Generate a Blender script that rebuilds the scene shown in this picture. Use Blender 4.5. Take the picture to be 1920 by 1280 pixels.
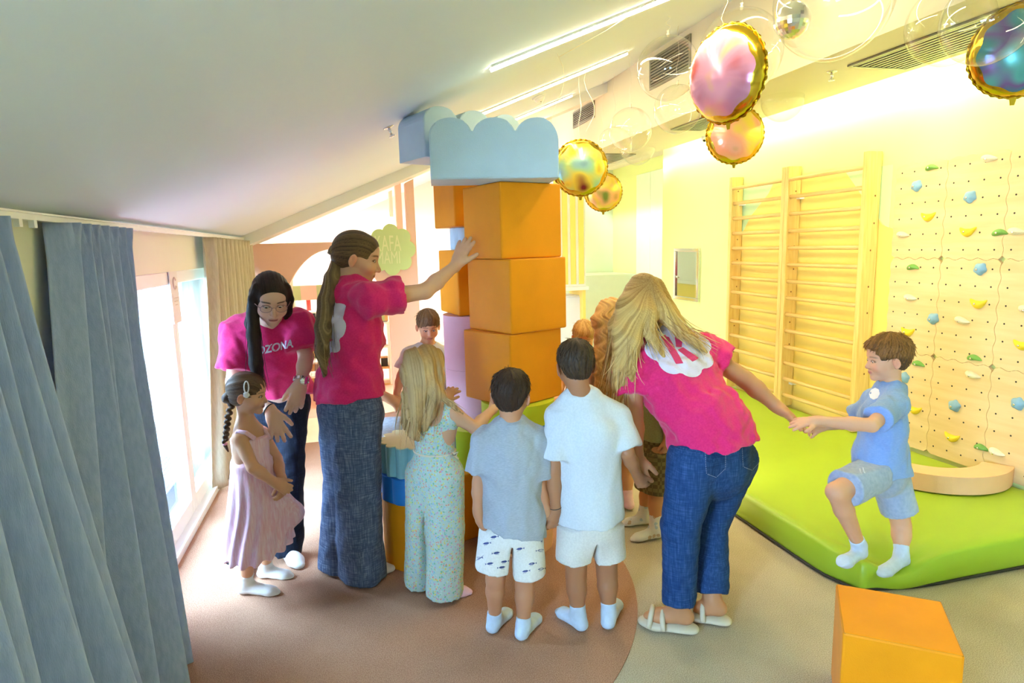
import bpy, bmesh, math, random
import numpy as np
from mathutils import Vector, Matrix
from mathutils.bvhtree import BVHTree
from mathutils.geometry import tessellate_polygon

for _o in list(bpy.data.objects):
    bpy.data.objects.remove(_o)
scene = bpy.context.scene
COL = scene.collection
PI = math.pi
rng = random.Random(7)

# ------------------------------------------------------------------ camera
F = 1168.0          # focal length in pixels of the 1920 x 1280 frame
H = 1.58            # eye height
def _n(v): return v / np.linalg.norm(v)
def _cr(px, py): return np.array([(px - 960) / F, -(py - 640) / F, -1.0])
_Z = -_n(_cr(1165, 8300)); _Y = _n(_cr(655, 470)); _Y = _n(_Y - _Z * (_Y @ _Z)); _X = np.cross(_Y, _Z)
RC = np.stack([_X, _Y, _Z])
CAM = np.array([0, 0, H])
def ray(px, py): return RC @ _cr(px, py)
def atY(px, py, y): d = ray(px, py); return CAM + d * (y / d[1])
def atX(px, py, x): d = ray(px, py); return CAM + d * (x / d[0])
def atZ(px, py, z=0.0): d = ray(px, py); return CAM + d * ((z - H) / d[2])
cd = bpy.data.cameras.new('camera'); cd.sensor_width = 36.0; cd.lens = 36.0 * F / 1920.0
cd.clip_start = 0.02; cd.clip_end = 200
cam = bpy.data.objects.new('camera', cd); COL.objects.link(cam)
cam.matrix_world = Matrix.Translation(CAM.tolist()) @ Matrix([[float(v) for v in row] for row in RC]).to_4x4()
scene.camera = cam

# ------------------------------------------------------------------ world, lights, exposure
scene.view_settings.view_transform = 'Standard'
scene.view_settings.look = 'None'
scene.view_settings.gamma = 1.0
scene.view_settings.use_curve_mapping = False
scene.view_settings.exposure = 0.14
w = bpy.data.worlds.new('sky'); scene.world = w; w.use_nodes = True
w.node_tree.nodes['Background'].inputs[0].default_value = (0.66, 0.88, 1.0, 1)
w.node_tree.nodes['Background'].inputs[1].default_value = 0.85

def area(name, loc, direction, sx, sy, power, col, up='Y', spread=180):
    l = bpy.data.lights.new(name, 'AREA'); l.shape = 'RECTANGLE'; l.size = sx; l.size_y = sy
    l.energy = power; l.color = col; l.spread = math.radians(spread)
    o = bpy.data.objects.new(name, l); COL.objects.link(o)
    o.location = loc; o.rotation_euler = Vector(direction).to_track_quat('-Z', up).to_euler()
    return o
DAY = (0.26, 0.56, 1.0)
WARM = (1.0, 0.80, 0.42)
_s = bpy.data.lights.new('daylight_sun', 'SUN'); _s.energy = 135.0; _s.color = (0.46, 0.71, 1.0); _s.angle = math.radians(110)
_so = bpy.data.objects.new('daylight_sun', _s); COL.objects.link(_so); _so.rotation_euler = Vector((1.0, 0.22, -0.22)).to_track_quat('-Z', 'Y').to_euler()
# daylight comes from the sky through the glazing: the window strip on the left, the big pane behind it and a small window added in the rear wall as fill
def portal(name, loc, direction, sx, sy):
    o = area(name, loc, direction, sx, sy, 1.0, (1, 1, 1), 'Z'); o.data.cycles.is_portal = True
    return o
portal('window_portal', (-1.12, 4.0, 0.76), (1, 0, 0), 2.5, 1.46)
portal('window_portal_rear', (-1.12, -0.05, 1.2), (1, 0, 0), 1.10, 1.0)
portal('rear_fill_portal', (0.5, -2.11, 1.3), (0, 1, 0), 0.7, 0.6)
# warm ceiling and cove lighting (area lamps lie on the luminous strips)
area('cove_light_lamp', (3.44, 3.2, 2.60), (0.55, 0, -0.35), 0.08, 7.4, 21, (1.0, 0.85, 0.40), 'Y')
for _y, _x0, _x1, _p in ((2.95, 0.70, 2.5, 21), (4.45, 0.95, 2.05, 14), (5.9, 1.45, 2.15, 10)):
    _xm = (_x0 + _x1) / 2
    area('ceiling_strip_lamp', (_xm, _y, 1.716 + 0.41 * (_xm + 0.99) - 0.05), (0.38, 0, -0.92), _x1 - _x0, 0.04, _p, WARM, 'Y')
area('far_room_fill', (0.0, 8.6, 2.0), (0, 0.15, -1), 1.6, 1.6, 190, (1.0, 0.98, 0.95))  # added fill standing in for daylight beyond the arch, no fixture
area('far_right_fill', (1.9, 8.0, 2.75), (-0.15, 0, -1), 1.6, 2.0, 100, (1.0, 0.95, 0.80))  # added fill to brighten the far white wall, no fixture there

# ------------------------------------------------------------------ helpers
def lin(c):
    if isinstance(c, str):
        c = c.lstrip('#'); c = [int(c[i:i + 2], 16) / 255 for i in (0, 2, 4)]
    return tuple(((v / 12.92) if v <= 0.04045 else ((v + 0.055) / 1.055) ** 2.4) for v in c[:3])

def new_mat(name):
    m = bpy.data.materials.new(name); m.use_nodes = True
    nt = m.node_tree; b = nt.nodes['Principled BSDF']
    return m, nt, b

def mat(name, col, rough=0.6, metal=0.0, var=0.0, vscale=8.0, bump=0.0, bscale=120.0, stretch=(1, 1, 1),
        emit=0.0, spec=0.5, sheen=0.0, col2=None, detail=3.0):
    m, nt, b = new_mat(name)
    c = lin(col); b.inputs['Base Color'].default_value = (*c, 1)
    b.inputs['Roughness'].default_value = rough; b.inputs['Metallic'].default_value = metal
    b.inputs['Specular IOR Level'].default_value = spec
    if sheen: b.inputs['Sheen Weight'].default_value = sheen
    if emit:
        b.inputs['Emission Color'].default_value = (*c, 1); b.inputs['Emission Strength'].default_value = emit
    tc = nt.nodes.new('ShaderNodeTexCoord'); mp = nt.nodes.new('ShaderNodeMapping')
    mp.inputs['Scale'].default_value = stretch
    nt.links.new(tc.outputs['Object'], mp.inputs['Vector'])
    if var or col2:
        nz = nt.nodes.new('ShaderNodeTexNoise'); nz.inputs['Scale'].default_value = vscale; nz.inputs['Detail'].default_value = detail
        nt.links.new(mp.outputs['Vector'], nz.inputs['Vector'])
        r = nt.nodes.new('ShaderNodeValToRGB')
        c2 = lin(col2) if col2 else tuple(min(1, v * (1 + var)) for v in c)
        c1 = c if col2 else tuple(v * (1 - var) for v in c)
        r.color_ramp.elements[0].color = (*c1, 1); r.color_ramp.elements[1].color = (*c2, 1)
        r.color_ramp.elements[0].position = 0.35; r.color_ramp.elements[1].position = 0.65
        nt.links.new(nz.outputs['Fac'], r.inputs['Fac']); nt.links.new(r.outputs['Color'], b.inputs['Base Color'])
    if bump:
        n2 = nt.nodes.new('ShaderNodeTexNoise'); n2.inputs['Scale'].default_value = bscale; n2.inputs['Detail'].default_value = 3
        nt.links.new(mp.outputs['Vector'], n2.inputs['Vector'])
        bp = nt.nodes.new('ShaderNodeBump'); bp.inputs['Strength'].default_value = bump; bp.inputs['Distance'].default_value = 0.004
        nt.links.new(n2.outputs['Fac'], bp.inputs['Height']); nt.links.new(bp.outputs['Normal'], b.inputs['Normal'])
    return m

def vmat(name, rough=0.6, bump=0.0, bscale=150, stretch=(1, 1, 1), sheen=0.0, sss=0.0, spec=0.4, var=0.0, vscale=60):
    """material coloured by the mesh's own colour attribute (skin tones, hair strands)"""
    m, nt, b = new_mat(name)
    a = nt.nodes.new('ShaderNodeAttribute'); a.attribute_name = 'Col'
    nt.links.new(a.outputs['Color'], b.inputs['Base Color'])
    b.inputs['Roughness'].default_value = rough; b.inputs['Specular IOR Level'].default_value = spec
    if sheen: b.inputs['Sheen Weight'].default_value = sheen
    if sss:
        b.inputs['Subsurface Weight'].default_value = sss; b.inputs['Subsurface Radius'].default_value = (1, 0.35, 0.2)
        b.inputs['Subsurface Scale'].default_value = 0.012
    if bump:
        tc = nt.nodes.new('ShaderNodeTexCoord'); mp = nt.nodes.new('ShaderNodeMapping'); mp.inputs['Scale'].default_value = stretch
        nt.links.new(tc.outputs['Object'], mp.inputs['Vector'])
        n2 = nt.nodes.new('ShaderNodeTexNoise'); n2.inputs['Scale'].default_value = bscale
        nt.links.new(mp.outputs['Vector'], n2.inputs['Vector'])
        bp = nt.nodes.new('ShaderNodeBump'); bp.inputs['Strength'].default_value = bump; bp.inputs['Distance'].default_value = 0.003
        nt.links.new(n2.outputs['Fac'], bp.inputs['Height']); nt.links.new(bp.outputs['Normal'], b.inputs['Normal'])
    return m

def tag(o, label=None, cat=None, group=None, kind=None):
    if label: o['label'] = label
    if cat: o['category'] = cat
    if group: o['group'] = group
    if kind: o['kind'] = kind
    return o

def attach(o, parent):
    o.parent = parent
    o.matrix_parent_inverse = parent_world(parent).inverted()
def parent_world(p):
    m = p.matrix_basis.copy()
    return parent_world(p.parent) @ p.matrix_parent_inverse @ m if p.parent else m

def thing(name, label, cat, loc=(0, 0, 0), group=None):
    o = bpy.data.objects.new(name, None); COL.objects.link(o)
    o.location = loc; o.empty_display_size = 0.1
    return tag(o, label, cat, group)

def link(name, me, m, parent=None, smooth=False):
    o = bpy.data.objects.new(name, me); COL.objects.link(o)
    if m is not None and len(me.materials) == 0:
        for mm in (m if isinstance(m, (list, tuple)) else [m]): me.materials.append(mm)
    if smooth: me.shade_smooth()
    if parent is not None: attach(o, parent)
    return o

def mesh(name, v, f, m, parent=None, smooth=False):
    me = bpy.data.meshes.new(name); me.from_pydata([tuple(map(float, p)) for p in v], [], [tuple(map(int, q)) for q in f]); me.update()
    return link(name, me, m, parent, smooth)

def bm_obj(name, bm, m, parent=None, smooth=False):
    me = bpy.data.meshes.new(name); bmesh.ops.recalc_face_normals(bm, faces=bm.faces); bm.to_mesh(me); bm.free()
    return link(name, me, m, parent, smooth)

def bm_box(bm, x0, x1, y0, y1, z0, z1, M=None):
    vs = [bm.verts.new(p) for p in ((x0, y0, z0), (x1, y0, z0), (x1, y1, z0), (x0, y1, z0), (x0, y0, z1), (x1, y0, z1), (x1, y1, z1), (x0, y1, z1))]
    if M is not None:
        for v in vs: v.co = M @ v.co
    for q in ((0, 3, 2, 1), (4, 5, 6, 7), (0, 1, 5, 4), (1, 2, 6, 5), (2, 3, 7, 6), (3, 0, 4, 7)):
        bm.faces.new([vs[i] for i in q])
    return vs

def box(name, x0, x1, y0, y1, z0, z1, m, parent=None, bev=0.0, M=None, seg=2):
    bm = bmesh.new(); bm_box(bm, x0, x1, y0, y1, z0, z1)
    if bev: bmesh.ops.bevel(bm, geom=list(bm.edges), offset=bev, segments=seg, profile=0.5, affect='EDGES')
    if M is not None: bmesh.ops.transform(bm, matrix=M, verts=bm.verts)
    return bm_obj(name, bm, m, parent, smooth=False)

def prism(name, outline, axis_o, u, v, n, depth, m, parent=None, bev=0.0, smooth=False):
    """outline (2-D) in the plane axis_o + a*u + b*v, extruded along n by depth"""
    o, u, v, n = (Vector(t) for t in (axis_o, u, v, n))
    bm = bmesh.new()
    a = [bm.verts.new(o + u * p[0] + v * p[1]) for p in outline]
    b = [bm.verts.new(o + u * p[0] + v * p[1] + n * depth) for p in outline]
    k = len(outline)
    side = [bm.faces.new((a[i], b[i], b[(i + 1) % k], a[(i + 1) % k])) for i in range(k)]
    if bev or k <= 4:
        f1 = bm.faces.new(a); f2 = bm.faces.new(b[::-1])
        if bev:
            ee = [e for e in bm.edges if (f1 in e.link_faces or f2 in e.link_faces)]
            bmesh.ops.bevel(bm, geom=ee, offset=bev, segments=2, profile=0.5, affect='EDGES')
        big = [f for f in bm.faces if len(f.verts) > 4]
        if big: bmesh.ops.triangulate(bm, faces=big, ngon_method='EAR_CLIP')
    else:
        for t3 in tessellate_polygon([[Vector((p[0], p[1], 0)) for p in outline]]):
            bm.faces.new([a[i] for i in t3]); bm.faces.new([b[i] for i in t3][::-1])
    return bm_obj(name, bm, m, parent, smooth)

def bm_tube(bm, pts, rad, seg=8, cap=True):
    pts = [Vector(p) for p in pts]; rings = []
    rad = rad if isinstance(rad, (list, tuple)) else [rad] * len(pts)
    prev = None
    for i, p in enumerate(pts):
        t = (pts[min(i + 1, len(pts) - 1)] - pts[max(i - 1, 0)]).normalized()
        if prev is None:
            prev = t.orthogonal().normalized()
        prev = (prev - t * prev.dot(t))
        prev = prev.normalized() if prev.length > 1e-6 else t.orthogonal().normalized()
        q = t.cross(prev)
        rings.append([bm.verts.new(p + (prev * math.cos(a) + q * math.sin(a)) * rad[i]) for a in [2 * PI * k / seg for k in range(seg)]])
    for r0, r1 in zip(rings, rings[1:]):
        for k in range(seg): bm.faces.new((r0[k], r0[(k + 1) % seg], r1[(k + 1) % seg], r1[k]))
    if cap:
        bm.faces.new(rings[0][::-1]); bm.faces.new(rings[-1])

def tube(name, pts, rad, m, parent=None, seg=8):
    bm = bmesh.new(); bm_tube(bm, pts, rad, seg); return bm_obj(name, bm, m, parent, smooth=True)

def lathe(name, prof, loc, m, parent=None, seg=32, smooth=True):
    bm = bmesh.new(); rings = []
    for r_, z_ in prof:
        rings.append([bm.verts.new((loc[0] + r_ * math.cos(2 * PI * k / seg), loc[1] + r_ * math.sin(2 * PI * k / seg), loc[2] + z_)) for k in range(seg)])
    for r0, r1 in zip(rings, rings[1:]):
        for k in range(seg): bm.faces.new((r0[k], r0[(k + 1) % seg], r1[(k + 1) % seg], r1[k]))
    bm.faces.new(rings[0][::-1]); bm.faces.new(rings[-1])
    return bm_obj(name, bm, m, parent, smooth)

def copy_tree(o, parent=None):
    c = o.copy(); COL.objects.link(c)
    if parent is not None: c.parent = parent; c.matrix_parent_inverse = o.matrix_parent_inverse
    for ch in list(o.children): copy_tree(ch, c)
    return c
# ------------------------------------------------------------------ materials of the setting
def carpet(name, c1, c2):
    m, nt, b = new_mat(name)
    tc = nt.nodes.new('ShaderNodeTexCoord')
    n1 = nt.nodes.new('ShaderNodeTexNoise'); n1.inputs['Scale'].default_value = 280; n1.inputs['Detail'].default_value = 4
    n2 = nt.nodes.new('ShaderNodeTexNoise'); n2.inputs['Scale'].default_value = 3; n2.inputs['Detail'].default_value = 3
    for n in (n1, n2): nt.links.new(tc.outputs['Object'], n.inputs['Vector'])
    mx = nt.nodes.new('ShaderNodeMath'); mx.operation = 'MULTIPLY_ADD'; mx.inputs[1].default_value = 0.25; nt.links.new(n2.outputs['Fac'], mx.inputs[0])
    nt.links.new(n1.outputs['Fac'], mx.inputs[2])
    r = nt.nodes.new('ShaderNodeValToRGB'); r.color_ramp.elements[0].position = 0.48; r.color_ramp.elements[1].position = 0.78
    r.color_ramp.elements[0].color = (*lin(c1), 1); r.color_ramp.elements[1].color = (*lin(c2), 1)
    nt.links.new(mx.outputs[0], r.inputs['Fac']); nt.links.new(r.outputs['Color'], b.inputs['Base Color'])
    b.inputs['Roughness'].default_value = 0.95; b.inputs['Specular IOR Level'].default_value = 0.15
    bp = nt.nodes.new('ShaderNodeBump'); bp.inputs['Strength'].default_value = 0.6; bp.inputs['Distance'].default_value = 0.004
    nt.links.new(n1.outputs['Fac'], bp.inputs['Height']); nt.links.new(bp.outputs['Normal'], b.inputs['Normal'])
    return m
M = {}
M['carpet_grey'] = carpet('grey_carpet', '#a2937c', '#d2c4aa')
M['carpet_brown'] = carpet('brown_carpet', '#9c7058', '#c4977b')
M['floor_cream'] = mat('cream_floor', '#efe3bf', 0.6, var=0.03)
M['floor_pink'] = mat('pink_floor', '#f0b8a2', 0.45, var=0.03)
M['white_paint'] = mat('white_paint', '#f3f1ea', 0.75, var=0.015, vscale=2, bump=0.05)
M['ceil'] = mat('ceiling_paint', '#e6f0fa', 0.6, var=0.01, vscale=1.5)
M['green_wall'] = mat('pale_lime_paint', '#e4ee9e', 0.7, var=0.015, vscale=2, bump=0.05)
M['cream_wall'] = mat('cream_paint', '#f8f3dc', 0.7, var=0.015, vscale=2)
M['soffit'] = mat('soffit_paint', '#efe9cf', 0.7, var=0.015, vscale=2)
M['pink_wall'] = mat('salmon_paint', '#f5c6b0', 0.7, var=0.02, vscale=3)
M['yellow_paint'] = mat('yellow_paint', '#ffe27a', 0.65, var=0.02, vscale=3)
M['mint_paint'] = mat('mint_paint', '#cdeab0', 0.65, var=0.02, vscale=3)
M['white_frame'] = mat('white_lacquer', '#f5f5f2', 0.35)
M['blind'] = mat('white_wire', '#e8f2f8', 0.5)
M['grey_metal'] = mat('grey_metal', '#9a978a', 0.4, 0.6)
M['dark'] = mat('dark_void', '#2c2a24', 0.8)
M['black'] = mat('black_plastic', '#151515', 0.4)
M['chrome'] = mat('chrome', '#e6e6e6', 0.12, 1.0)
M['pine'] = mat('pine_wood', '#f4d684', 0.5, var=0.0, col2='#e8c26c', vscale=5, stretch=(14, 14, 0.8), bump=0.05)
M['pine_rung'] = mat('pine_rung_wood', '#f2d28a', 0.45, col2='#e6bf70', vscale=6, stretch=(14, 0.8, 14))
M['ply'] = mat('birch_plywood', '#ecd09e', 0.5, col2='#e3c48c', vscale=3.0, stretch=(6, 0.8, 7), bump=0.04)
def foam(name, c, rough=0.55): return mat(name, c, rough, var=0.035, vscale=6, bump=0.25, bscale=260, sheen=0.04, spec=0.3)
M['f_orange'] = foam('orange_foam', '#f09400')
M['f_blue'] = foam('sky_blue_foam', '#c4dced')
M['f_teal'] = foam('teal_foam', '#96cdd4')
M['f_cream'] = foam('cream_foam', '#e9dfae')
M['f_royal'] = foam('royal_blue_foam', '#2f8fe8')
M['f_lime'] = foam('lime_foam', '#cfdc28')
M['f_pink'] = foam('pink_foam', '#dda6b4')
M['f_peach'] = foam('peach_foam', '#f2bd90')
M['mat_green'] = mat('green_vinyl', '#9dbb2c', 0.42, var=0.03, vscale=3, bump=0.08, bscale=300)

def glassy(name, tint=(1, 1, 1), rough=0.0, base=0.04, edge=0.9, blend=0.35):
    m, nt, b = new_mat(name); nt.nodes.remove(b)
    out = nt.nodes['Material Output']
    tr = nt.nodes.new('ShaderNodeBsdfTransparent'); tr.inputs[0].default_value = (*tint, 1)
    gl = nt.nodes.new('ShaderNodeBsdfGlossy'); gl.inputs['Roughness'].default_value = rough
    lw = nt.nodes.new('ShaderNodeLayerWeight'); lw.inputs['Blend'].default_value = blend
    mr = nt.nodes.new('ShaderNodeMapRange'); mr.inputs['To Min'].default_value = base; mr.inputs['To Max'].default_value = edge
    pw = nt.nodes.new('ShaderNodeMath'); pw.operation = 'POWER'; pw.inputs[1].default_value = 2.0
    nt.links.new(lw.outputs['Facing'], pw.inputs[0]); nt.links.new(pw.outputs[0], mr.inputs['Value'])
    mx = nt.nodes.new('ShaderNodeMixShader')
    nt.links.new(mr.outputs[0], mx.inputs[0]); nt.links.new(tr.outputs[0], mx.inputs[1]); nt.links.new(gl.outputs[0], mx.inputs[2])
    nt.links.new(mx.outputs[0], out.inputs['Surface'])
    return m
M['pane'] = glassy('window_glass', (0.95, 0.985, 1.0), 0.0, 0.03, 0.6)
M['bubble'] = glassy('clear_film', (0.985, 0.985, 0.98), 0.02, 0.05, 0.75, 0.3)
M['led'] = mat('led_diffuser', '#fff3cf', 0.4, emit=20)
M['led_cove'] = mat('cove_diffuser', '#fff3c8', 0.4, emit=30)

# ------------------------------------------------------------------ the room shell
XL, XR, YB, YA = -0.99, 3.60, -2.0, 6.5      # left wall, right wall, wall behind the camera, arch wall
CZ0, CT = 1.716, 0.41                         # ceiling height at the left wall and its pitch
XB, ZS = 2.65, 2.58                           # bulkhead face and soffit height
def cz(x): return CZ0 + CT * (x - XL)
def struct(o): o['kind'] = 'structure'; return o
struct(box('floor', XL - 0.15, 6.2, YB, 11.0, -0.08, 0.0, M['carpet_grey']))
# brown carpet inlay with its round border
def patch():
    c, R = (-0.05, 2.85), 1.29
    out = [(XL, 5.30)]
    out.append((XL, c[1] - math.sqrt(R * R - (XL - c[0]) ** 2)))
    a0 = math.atan2(out[-1][1] - c[1], XL - c[0]); a1 = 0.0
    a0 = a0 if a0 < 0 else a0 - 2 * PI
    for k in range(1, 49):
        a = a0 + (a1 - a0) * k / 48; out.append((c[0] + R * math.cos(a), c[1] + R * math.sin(a)))
    for k in range(1, 9): out.append((1.24 - 0.5 * (k / 8) ** 2, 2.85 + 2.45 * k / 8))
    return out
struct(prism('trim_1', patch(), (0, 0, 0.0), (1, 0, 0), (0, 1, 0), (0, 0, 1), 0.004, M['carpet_brown']))
struct(box('trim_2', XL, 0.75, 5.30, 6.10, 0.0, 0.004, M['floor_cream']))
struct(box('trim_3', XL, 2.3, 6.10, 10.6, 0.0, 0.004, M['floor_pink']))
# left wall: parapet-free glazing, wall pieces around the window strip and behind the camera
WY0, WY1, WZ1 = 2.75, 6.40, 1.49
bm = bmesh.new()
for a in ((YB, -0.6, 0, 1.75), (0.5, WY0, 0, 1.75), (WY0, WY1, WZ1, 1.75), (WY1, 11.0, 0, 1.75), (-0.6, 0.5, 0, 0.7), (-0.6, 0.5, 1.68, 1.75)):
    bm_box(bm, XL - 0.12, XL, a[0], a[1], a[2], a[3])
struct(bm_obj('wall_left', bm, M['cream_wall']))
# the other walls
bm = bmesh.new()
for a in ((XL - 0.12, XR + 0.1, 0, 1.0), (XL - 0.12, XR + 0.1, 1.6, 3.4), (XL - 0.12, 0.15, 1.0, 1.6), (0.85, XR + 0.1, 1.0, 1.6)): bm_box(bm, a[0], a[1], YB - 0.1, YB, a[2], a[3])
struct(bm_obj('wall_rear', bm, M['white_paint']))
struct(box('wall_right', XR, XR + 0.12, YB, 6.80, 0, 3.3, M['green_wall']))
struct(box('wall_recess', 4.15, 4.27, 6.68, 9.6, 0, 3.3, M['green_wall']))
struct(box('wall_recess_return', XR + 0.12, 4.2, 6.68, 6.80, 0, 3.3, M['cream_wall']))
struct(box('wall_far', XL - 0.12, 4.3, 10.5, 10.62, 0, 3.6, M['white_paint']))
struct(prism('ceiling', [(XL - 0.12, cz(XL - 0.12)), (XB + 0.02, cz(XB + 0.02)), (XB + 0.02, cz(XB) + 0.16), (XL - 0.12, cz(XL) + 0.1)], (0, YB, 0), (1, 0, 0), (0, 0, 1), (0, 1, 0), 12.7, M['ceil']))
# bulkhead along the right wall with a light cove against the wall
struct(box('trim_4', XB, XB + 0.06, YB, 10.5, ZS, cz(XB) + 0.1, M['soffit']))
struct(box('trim_5', XB + 0.06, 3.40, YB, 10.5, ZS, ZS + 0.05, M['soffit']))
struct(box('trim_6', 3.40, 4.2, YB, 10.5, ZS + 0.16, ZS + 0.20, M['cream_wall']))
box_led = struct(box('trim_7', 3.405, 3.43, YB + 0.2, 6.6, ZS + 0.055, ZS + 0.08, M['led_cove']))
# white cross beam under the ceiling in front of the arch wall
struct(prism('trim_8', [(XL, cz(XL) - 0.10), (XB, cz(XB) - 0.10), (XB, cz(XB)), (XL, cz(XL))], (0, YA - 0.3, 0), (1, 0, 0), (0, 0, 1), (0, 1, 0), 0.42, M['white_paint']))

# arch partition
def arch_wall():
    x0, x1, zt = XL, 0.36, 1.67
    cxa, ax, zsp, az = -0.17, 0.53, 0.75, 0.85
    pts = [(x0, 0), (cxa - ax, 0)]
    for k in range(0, 41):
        a = PI - PI * k / 40; pts.append((cxa + ax * math.cos(a), zsp + az * math.sin(a)))
    pts += [(cxa + ax, 0), (0.67, 0), (0.67, 2.28), (0.585, 2.24), (0.585, zt), (x0, zt)]
    return pts
struct(prism('wall_arch', arch_wall(), (0, YA, 0), (1, 0, 0), (0, 0, 1), (0, 1, 0), 0.14, M['pink_wall']))
struct(box('trim_9', 0.565, 0.635, 7.6, 7.72, 0, 2.5, M['pink_wall']))
struct(box('trim_10', 0.56, 0.605, 8.7, 8.8, 0, 2.5, M['pink_wall']))

# baseboard by the glazing and curtain rail
struct(box('baseboard_left', XL - 0.02, XL + 0.035, WY0, WY1, 0, 0.045, M['white_frame']))

# ------------------------------------------------------------------ windows
def window(n, y0, y1):
    root = bpy.data.objects.new('window_%d' % n, None); COL.objects.link(root); root.location = (XL, (y0 + y1) / 2, 0); struct(root)
    xa, xb = XL - 0.09, XL - 0.015
    box('window_frame', xa, xb, y0, y0 + 0.055, 0.04, WZ1, M['white_frame'], root, 0.006)
    box('window_frame', xa, xb, y1 - 0.055, y1, 0.04, WZ1, M['white_frame'], root, 0.006)
    box('window_frame', xa, xb, y0 + 0.055, y1 - 0.055, 0.04, 0.135, M['white_frame'], root, 0.006)
    box('window_frame', xa, xb, y0 + 0.055, y1 - 0.055, WZ1 - 0.075, WZ1, M['white_frame'], root, 0.006)
    box('window_pane', XL - 0.06, XL - 0.052, y0 + 0.05, y1 - 0.05, 0.12, WZ1 - 0.07, M['pane'], root)
    return root
window(1, 2.75, 3.975); window(2, 3.975, 5.2); window(3, 5.2, 6.4)
wr = bpy.data.objects.new('window_4', None); COL.objects.link(wr); wr.location = (XL, -0.6, 0); struct(wr)
for a in ((-0.6, 0.5, 0.7, 0.76), (-0.6, 0.5, 1.62, 1.68), (-0.6, -0.55, 0.76, 1.62), (0.45, 0.5, 0.76, 1.62)):
    box('window_frame', XL - 0.09, XL - 0.015, a[0], a[1], a[2], a[3], M['white_frame'], wr)
box('window_pane', XL - 0.06, XL - 0.052, -0.55, 0.45, 0.76, 1.62, M['pane'], wr)
wg = bpy.data.objects.new('window_5', None); COL.objects.link(wg); wg.location = (1.2, YB, 0.25); struct(wg)  # added window in the unseen rear wall, lets in fill daylight
for x in (0.15, 0.81): box('window_frame', x, x + 0.04, YB - 0.08, YB - 0.02, 1.0, 1.6, M['white_frame'], wg)
box('window_pane', 0.15, 0.85, YB - 0.055, YB - 0.048, 1.0, 1.6, M['pane'], wg)
# fine outdoor wire screen, seen through the glass
def screen():
    bm = bmesh.new(); x = XL - 0.30
    y = 2.6
    while y < 5.4:
        bm_box(bm, x - 0.0015, x + 0.0015, y - 0.0016, y + 0.0016, 0.0, 1.7); y += 0.026
    z = 0.02; k = 0
    while z < 1.7:
        yy = 2.6
        while yy < 5.39:
            d0 = 0.010 * math.sin(yy * 21 + k * 0.8); d1 = 0.010 * math.sin((yy + 0.07) * 21 + k * 0.8)
            vs = [bm.verts.new(p) for p in ((x + 0.002, yy, z + d0 - 0.0016), (x + 0.002, yy + 0.07, z + d1 - 0.0016), (x + 0.002, yy + 0.07, z + d1 + 0.0016), (x + 0.002, yy, z + d0 + 0.0016))]
            bm.faces.new(vs); yy += 0.07
        z += 0.04; k += 1
    o = bm_obj('wire_screen', bm, M['blind'])
    return tag(o, 'fine wavy wire screen hanging outside the white framed window', 'screen', kind='stuff')
screen()
M['facade'] = mat('pale_blue_facade', '#d6e8f0', 0.7)
for k, (y0, y1, x) in enumerate(((4.9, 5.05, -2.1), (6.0, 6.25, -2.3), (7.4, 7.6, -2.4))):
    c = thing('balcony_post', ['pale blue post outside the window nearest the curtain', 'pale blue post outside, between the two other posts', 'pale blue post outside the window, farthest of three'][k], 'post', (x, y0, 0), 'posts outside the window')
    box('shaft', x - 0.07, x + 0.07, y0, y1, 0, 1.75, M['facade'], c, 0.01)
    box('capital', x - 0.10, x + 0.10, y0 - 0.03, y1 + 0.03, 1.75, 1.9, M['facade'], c, 0.01)
tag(box('balcony_slab', -6.0, XL - 0.13, -3.0, 14.0, -0.30, -0.06, mat('grey_stone', '#3c4248', 0.8, var=0.05)), 'grey stone balcony floor outside the windows', 'balcony')

fb = thing('opposite_building', 'pale blue building with rows of windows beyond the balcony', 'building', (-6.5, 9.0, 0))
box('wall', -6.9, -6.5, 3.0, 24.0, -0.3, 3.2, M['facade'], fb)
M['facade_glass'] = mat('facade_glass', '#9fc3d8', 0.2)
for _k in range(12):
    _f = box('window', -6.5, -6.47, 3.6 + 1.7 * _k, 4.7 + 1.7 * _k, 0.5, 2.4, M['white_frame'], fb)
    box('pane', -6.475, -6.46, 3.7 + 1.7 * _k, 4.6 + 1.7 * _k, 0.6, 2.3, M['facade_glass'], _f)
# paper sign hanging on the mullion
sg = thing('hanging_sign', 'narrow white card sign hanging on the window mullion', 'sign', (XL + 0.005, 4.0, 1.2))
box('card', XL - 0.012, XL - 0.004, 3.915, 4.075, 1.19, 1.495, mat('white_card', '#f4efe8', 0.6), sg, 0.003)
tube('emblem', [(XL - 0.002, 3.995 + 0.028 * math.cos(a), 1.42 + 0.034 * math.sin(a)) for a in [0.5 + 5.3 * k / 20 for k in range(21)]], 0.004, mat('beige_ink', '#dccabb', 0.6), sg, 5)
for k in range(3):
    box('print_line', XL - 0.003, XL - 0.0015, 3.945 + 0.01 * k, 4.045 - 0.012 * k, 1.335 - 0.02 * k, 1.339 - 0.02 * k, bpy.data.materials['beige_ink'], sg)

# curtain rail
rl = thing('curtain_rail', 'thin white curtain rail under the sloping ceiling', 'rail', (XL + 0.05, 1.0, 1.69))
box('track', XL + 0.045, XL + 0.065, 0.4, 6.45, 1.698, 1.716, M['white_frame'], rl)
box('track_lip', XL + 0.038, XL + 0.072, 0.4, 6.45, 1.716, 1.722, M['white_frame'], rl)
for y in (2.15, 2.24):
    box('glider', XL + 0.047, XL + 0.063, y, y + 0.02, 1.675, 1.70, M['white_frame'], rl)

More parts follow.
